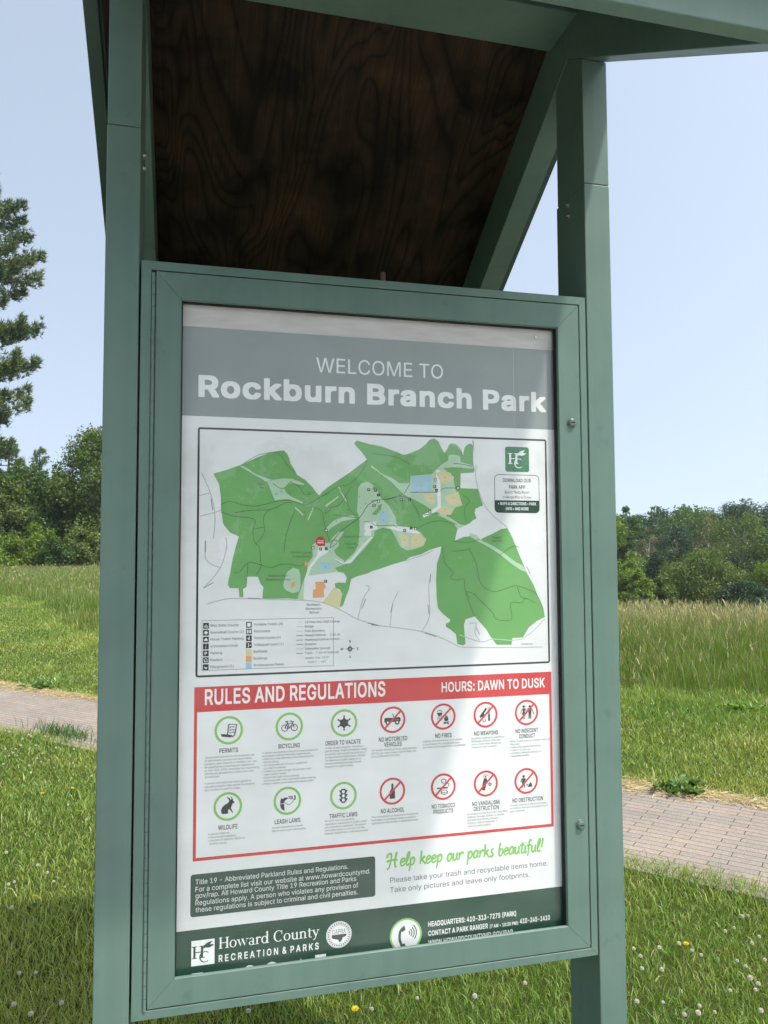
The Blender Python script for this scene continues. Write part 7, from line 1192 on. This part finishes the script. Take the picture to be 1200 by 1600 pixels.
# valley wood at the right, nearest first
for i, (a, wd, tn, lb, kw) in enumerate((
    ((36.59,57.96,1.34), 3.61, LIME, "bright lime green tree beside the right post above the seed heads", dict(n=6500, leaf=0.26)),
    ((35.41,53.98,0.63), 2.42, LIME, "small lime bush-like tree in front of the bright tree by the right post", dict(n=4000, leaf=0.25)),
    ((42.90,56.11,2.25), 7.07, OLIVE, "round olive green tree in front of the dark right-hand wood", dict(n=12000, leaf=0.27, kclump=44, low=0.02)),
    ((38.00,54.68,0.23), 2.26, OLIVE, "small pale olive tree left of the round olive tree", dict(n=3500, leaf=0.26)),
    ((41.53,49.59,-0.31), 3.84, BLUE, "low grey-green tree at the foot of the pale-trunked tree", dict(n=5000, leaf=0.26)),
    ((45.71,51.31,1.30), 4.08, LIME, "lime green tree at the right edge of the photo", dict(n=6000, leaf=0.27)),
    ((48.95,51.09,1.92), 5.99, MID, "mid green tree just beyond the right edge of the photo", dict(n=6000, leaf=0.3)),
    ((48.19,76.65,7.27), 3.52, MID, "narrow loose-topped tree rising beside the right post", dict(n=6500, leaf=0.30, shape=1.5, kclump=30)),
    ((44.94,73.94,6.35), 5.12, LIME, "tree mostly behind the right post with yellow-green leaves", dict(n=6000, leaf=0.33)),
    ((56.74,85.44,5.32), 4.15, BROWN, "thin brownish tree with bare twigs left of the dark rounded tree", dict(n=2600, leaf=0.28, bark=M_pale, sparse=0.9)),
    ((61.89,86.79,5.74), 7.19, BLUE, "dark blue-green rounded tree in the middle of the right-hand wood", dict(n=9000, leaf=0.36)),
    ((63.60,83.09,6.57), 4.41, BROWN, "half-dead tree with grey bare top above the round olive tree", dict(n=2600, leaf=0.28, bark=M_pale, sparse=0.9)),
    ((64.24,77.52,6.89), 8.15, OLIVE, "tall olive tree with a pale forked trunk at the right", dict(n=6000, leaf=0.32, bark=M_pale, low=0.35, trunk_r=0.30)),
    ((65.88,73.52,5.41), 7.49, MID, "mid green tree right of the pale-trunked tree", dict(n=6500, leaf=0.36)),
    ((53.33,78.11,2.30), 4.79, DARK, "very dark low tree between the lime tree and the round olive tree", dict(n=5500, leaf=0.34)),
    ((60.67,75.25,1.96), 4.89, DARK, "dark low tree behind the right flank of the round olive tree", dict(n=5500, leaf=0.34)),
    ((81.12,124.46,9.61), 11.23, BLUE, "far dark tree on the skyline nearest the right post", dict(n=6000, leaf=0.5, kclump=26)),
    ((83.93,122.61,10.35), 11.98, DARK, "far tree on the skyline above the thin brownish tree", dict(n=6000, leaf=0.5, kclump=26)),
    ((84.42,117.40,10.60), 12.75, MID, "far green tree on the skyline above the dark rounded tree", dict(n=6500, leaf=0.5, kclump=26)),
    ((88.49,116.92,10.39), 11.82, MID, "far green tree on the skyline above the half-dead tree", dict(n=6000, leaf=0.5, kclump=26)),
    ((92.64,116.26,11.42), 11.23, DARK, "far dark tree on the skyline left of the highest far tree", dict(n=6000, leaf=0.5, kclump=26)),
    ((95.30,114.12,11.76), 12.35, BLUE, "highest far tree on the skyline at the right", dict(n=6500, leaf=0.5, kclump=26)),
    ((96.69,110.34,10.82), 12.19, DARK, "far tree on the skyline at the right edge of the photo", dict(n=6000, leaf=0.5, kclump=26)),
    ((101.10,109.10,11.35), 16.85, MID, "far tree on the skyline just beyond the right edge of the photo", dict(n=6000, leaf=0.5, kclump=26)),
    ((72.56,118.01,8.26), 10.48, DARK, "far dark tree on the skyline behind the right post", dict(n=5000, leaf=0.5, kclump=26)))):
    broadleaf(a, float(wd), lb, 70+i, tn, group=RG, **{**dict(low=0.04), **kw})
def pine(pos, label, seed, tiers, n_t, group=None):
    """white pine: straight trunk, level tiers of branches that turn up at the tips, needle tufts along them"""
    r = np.random.RandomState(seed); x, y, zt = pos; z0 = tz(x, y); H = zt - z0; e = empty("pine_tree", (x, y, z0), label, "tree", group)
    TV, TF = [], []; tube(TV, TF, [(0, 0, -0.3), (0.1, 0, H*.4), (0, 0.1, H*.75), (0, 0, H*.99)], 0.42, 0.04, 10); P, D, K = [], [], []
    for ti, (f, L, nb, sk) in enumerate(tiers):
        for b in range(nb):
            a = (sk if b == 0 else 2*math.pi*(b + 0.5*r.rand())/nb + sk); l = L*(1.0 if b == 0 else 0.45 + 0.5*r.rand()); z = H*f + (0 if b == 0 else 0.75*r.randn()); c, s = math.cos(a), math.sin(a); bend = r.randn()*0.12
            pts = [Vector((c*l*t - s*bend*l*t*t, s*l*t + c*bend*l*t*t, z + l*(-0.10*t + 0.26*t*t*t) )) for t in np.linspace(0, 1, 7)]
            tube(TV, TF, pts, 0.035 + 0.012*l, 0.015, 5)
            for q in range(int(n_t*l)):
                t = 0.22 + 0.78*math.sqrt(r.rand()); i = min(5, int(t*6)); p = pts[i].lerp(pts[i+1], t*6 - i); sd = r.randn()*0.20*l*(1.12 - t)
                P.append((p.x - s*sd, p.y + c*sd, p.z + 0.22*r.randn() + 0.12*abs(sd))); D.append((c*.55 - s*sd*.4, s*.55 + c*sd*.4, 0.75)); K.append(ti + b*0.37)
    P = np.array(P); D = np.array(D); K = np.array(K); m = 12; n = len(P)
    d = np.repeat(D, m, 0) + 0.62*r.randn(n*m, 3); d /= np.linalg.norm(d, axis=1)[:, None]; p = np.repeat(P, m, 0) + 0.05*r.randn(n*m, 3); L = (0.20 + 0.22*r.rand(n*m))[:, None]
    A = np.cross(d, r.randn(n*m, 3)); A /= np.linalg.norm(A, axis=1)[:, None]; A *= 0.032
    V = np.stack([p - A, p + A, p + d*L], 1); k = np.clip(0.5 + 0.35*np.sin(np.repeat(K, m)*7.1) + 0.3*r.randn(n*m), 0, 1)[:, None]
    T = (np.array([0.055, 0.108, 0.034])*(1-k) + np.array([0.155, 0.200, 0.064])*k)*(0.8 + 0.4*r.rand(n*m, 1))
    np_mesh("crown", V.reshape(-1, 3), np.arange(n*m*3).reshape(-1, 3), np.repeat(T[:, None], 3, 1).reshape(-1, 3), M_needle, e)
    mesh_obj("trunk", TV, TF, M_bark, e, True); return e
pp_ = (-14.03,51.44,25.41)
def fz_(ypx): return (1.55 + (870 - ypx)/1202*55*1.02 - tz(pp_[0], pp_[1]))/(pp_[2] - tz(pp_[0], pp_[1]))
pine(pp_, "tall pine with tiers of upturned needle branches against the sky at the left edge", 21,
     [(fz_(y_), l_*0.86, b_, s_) for y_, l_, b_, s_ in ((308, .3, 6, .1), (328, .6, 7, -.1), (346, 1.1, 8, .2), (364, 1.8, 9, -.1), (382, 3.0, 9, .2), (396, 4.2, 9, -.2), (412, 3.9, 8, .1), (432, 4.4, 9, -.1), (452, 5.2, 9, .15), (470, 4.5, 8, -.3), (486, 5.0, 9, .0), (505, 4.0, 8, .3), (525, 2.9, 7, -.2), (562, 5.2, 9, .0), (576, 4.6, 8, -.35), (612, 5.1, 9, .1), (628, 4.2, 8, -.3), (650, 4.4, 9, .15), (668, 4.5, 8, -.1), (682, 3.0, 7, .3), (722, 3.4, 7, .1))], 23)
pine((-19.72,108.51,15.76), "distant spiky pine top showing over the left wood", 22, [(f, 1.0 + 3.2*(1-f), 5, f*9) for f in (0.42, .5, .58, .66, .74, .81, .87, .92, .96, .985)], 12)
pine((-18.75,86.29,13.08), "flat-topped pine behind the left wood", 23, [(f, 1.6 + 3.4*(1-f), 5, f*11) for f in (0.5, .6, .7, .79, .86, .92, .965, .99)], 14)
# ---- far wood closing the view behind the singled-out trees, and the wood behind the viewer that the pane mirrors
def wood(name, a0, a1, d0, d1, K, top, label, seed, n):
    r = np.random.RandomState(seed); C, R = [], []
    for i in range(K):
        a = math.radians(a0 + (a1-a0)*(i + r.rand())/K); d = d0 + (d1-d0)*r.rand(); x, y = CAM.x + d*math.sin(a), CAM.y + d*math.cos(a); z = tz(x, y); h = top*(0.75 + 0.35*float(vnoise(i*0.35, 0.0, 1.0, seed)) + 0.12*r.rand())
        for q in range(7):
            C.append((x + 2.2*r.randn(), y + 2.2*r.randn(), z + h*(0.12 + 0.8*q/6))); R.append(h*0.17*(1.15 - 0.45*q/6))
    V, F, T = leaves(r, np.array(C), np.array(R)*1.25, n, 0.85, MID); o = np_mesh(name, V, F, T, M_leaf); tag(o, label, "wood", None, 'stuff')
wood("far_wood", -40, 62, 168, 190, 120, 15.5, "far band of green woodland closing the horizon behind the nearer trees", 91, 170000)
wood("reflected_wood", 128, 215, 52, 62, 44, 9.5, "band of trees across the grounds that the pane of the notice board faintly mirrors", 92, 30000)

# ---- summer haze: one box of thin air round everything, the sky outside it
def haze():
    m = bpy.data.materials.new("haze_air"); m.use_nodes = True; n = m.node_tree.nodes; n.clear()
    o = n.new("ShaderNodeOutputMaterial"); v = n.new("ShaderNodeVolumePrincipled"); v.inputs['Color'].default_value = (0.86, 0.91, 0.97, 1); v.inputs['Density'].default_value = 0.0003; v.inputs['Anisotropy'].default_value = 0.2
    m.node_tree.links.new(v.outputs[0], o.inputs['Volume'])
    h = B().box(-430, 430, -430, 430, -14.0, 42.0).make("haze", m); tag(h, "thin pale summer haze hanging over the whole park", None, None, 'stuff')
haze()
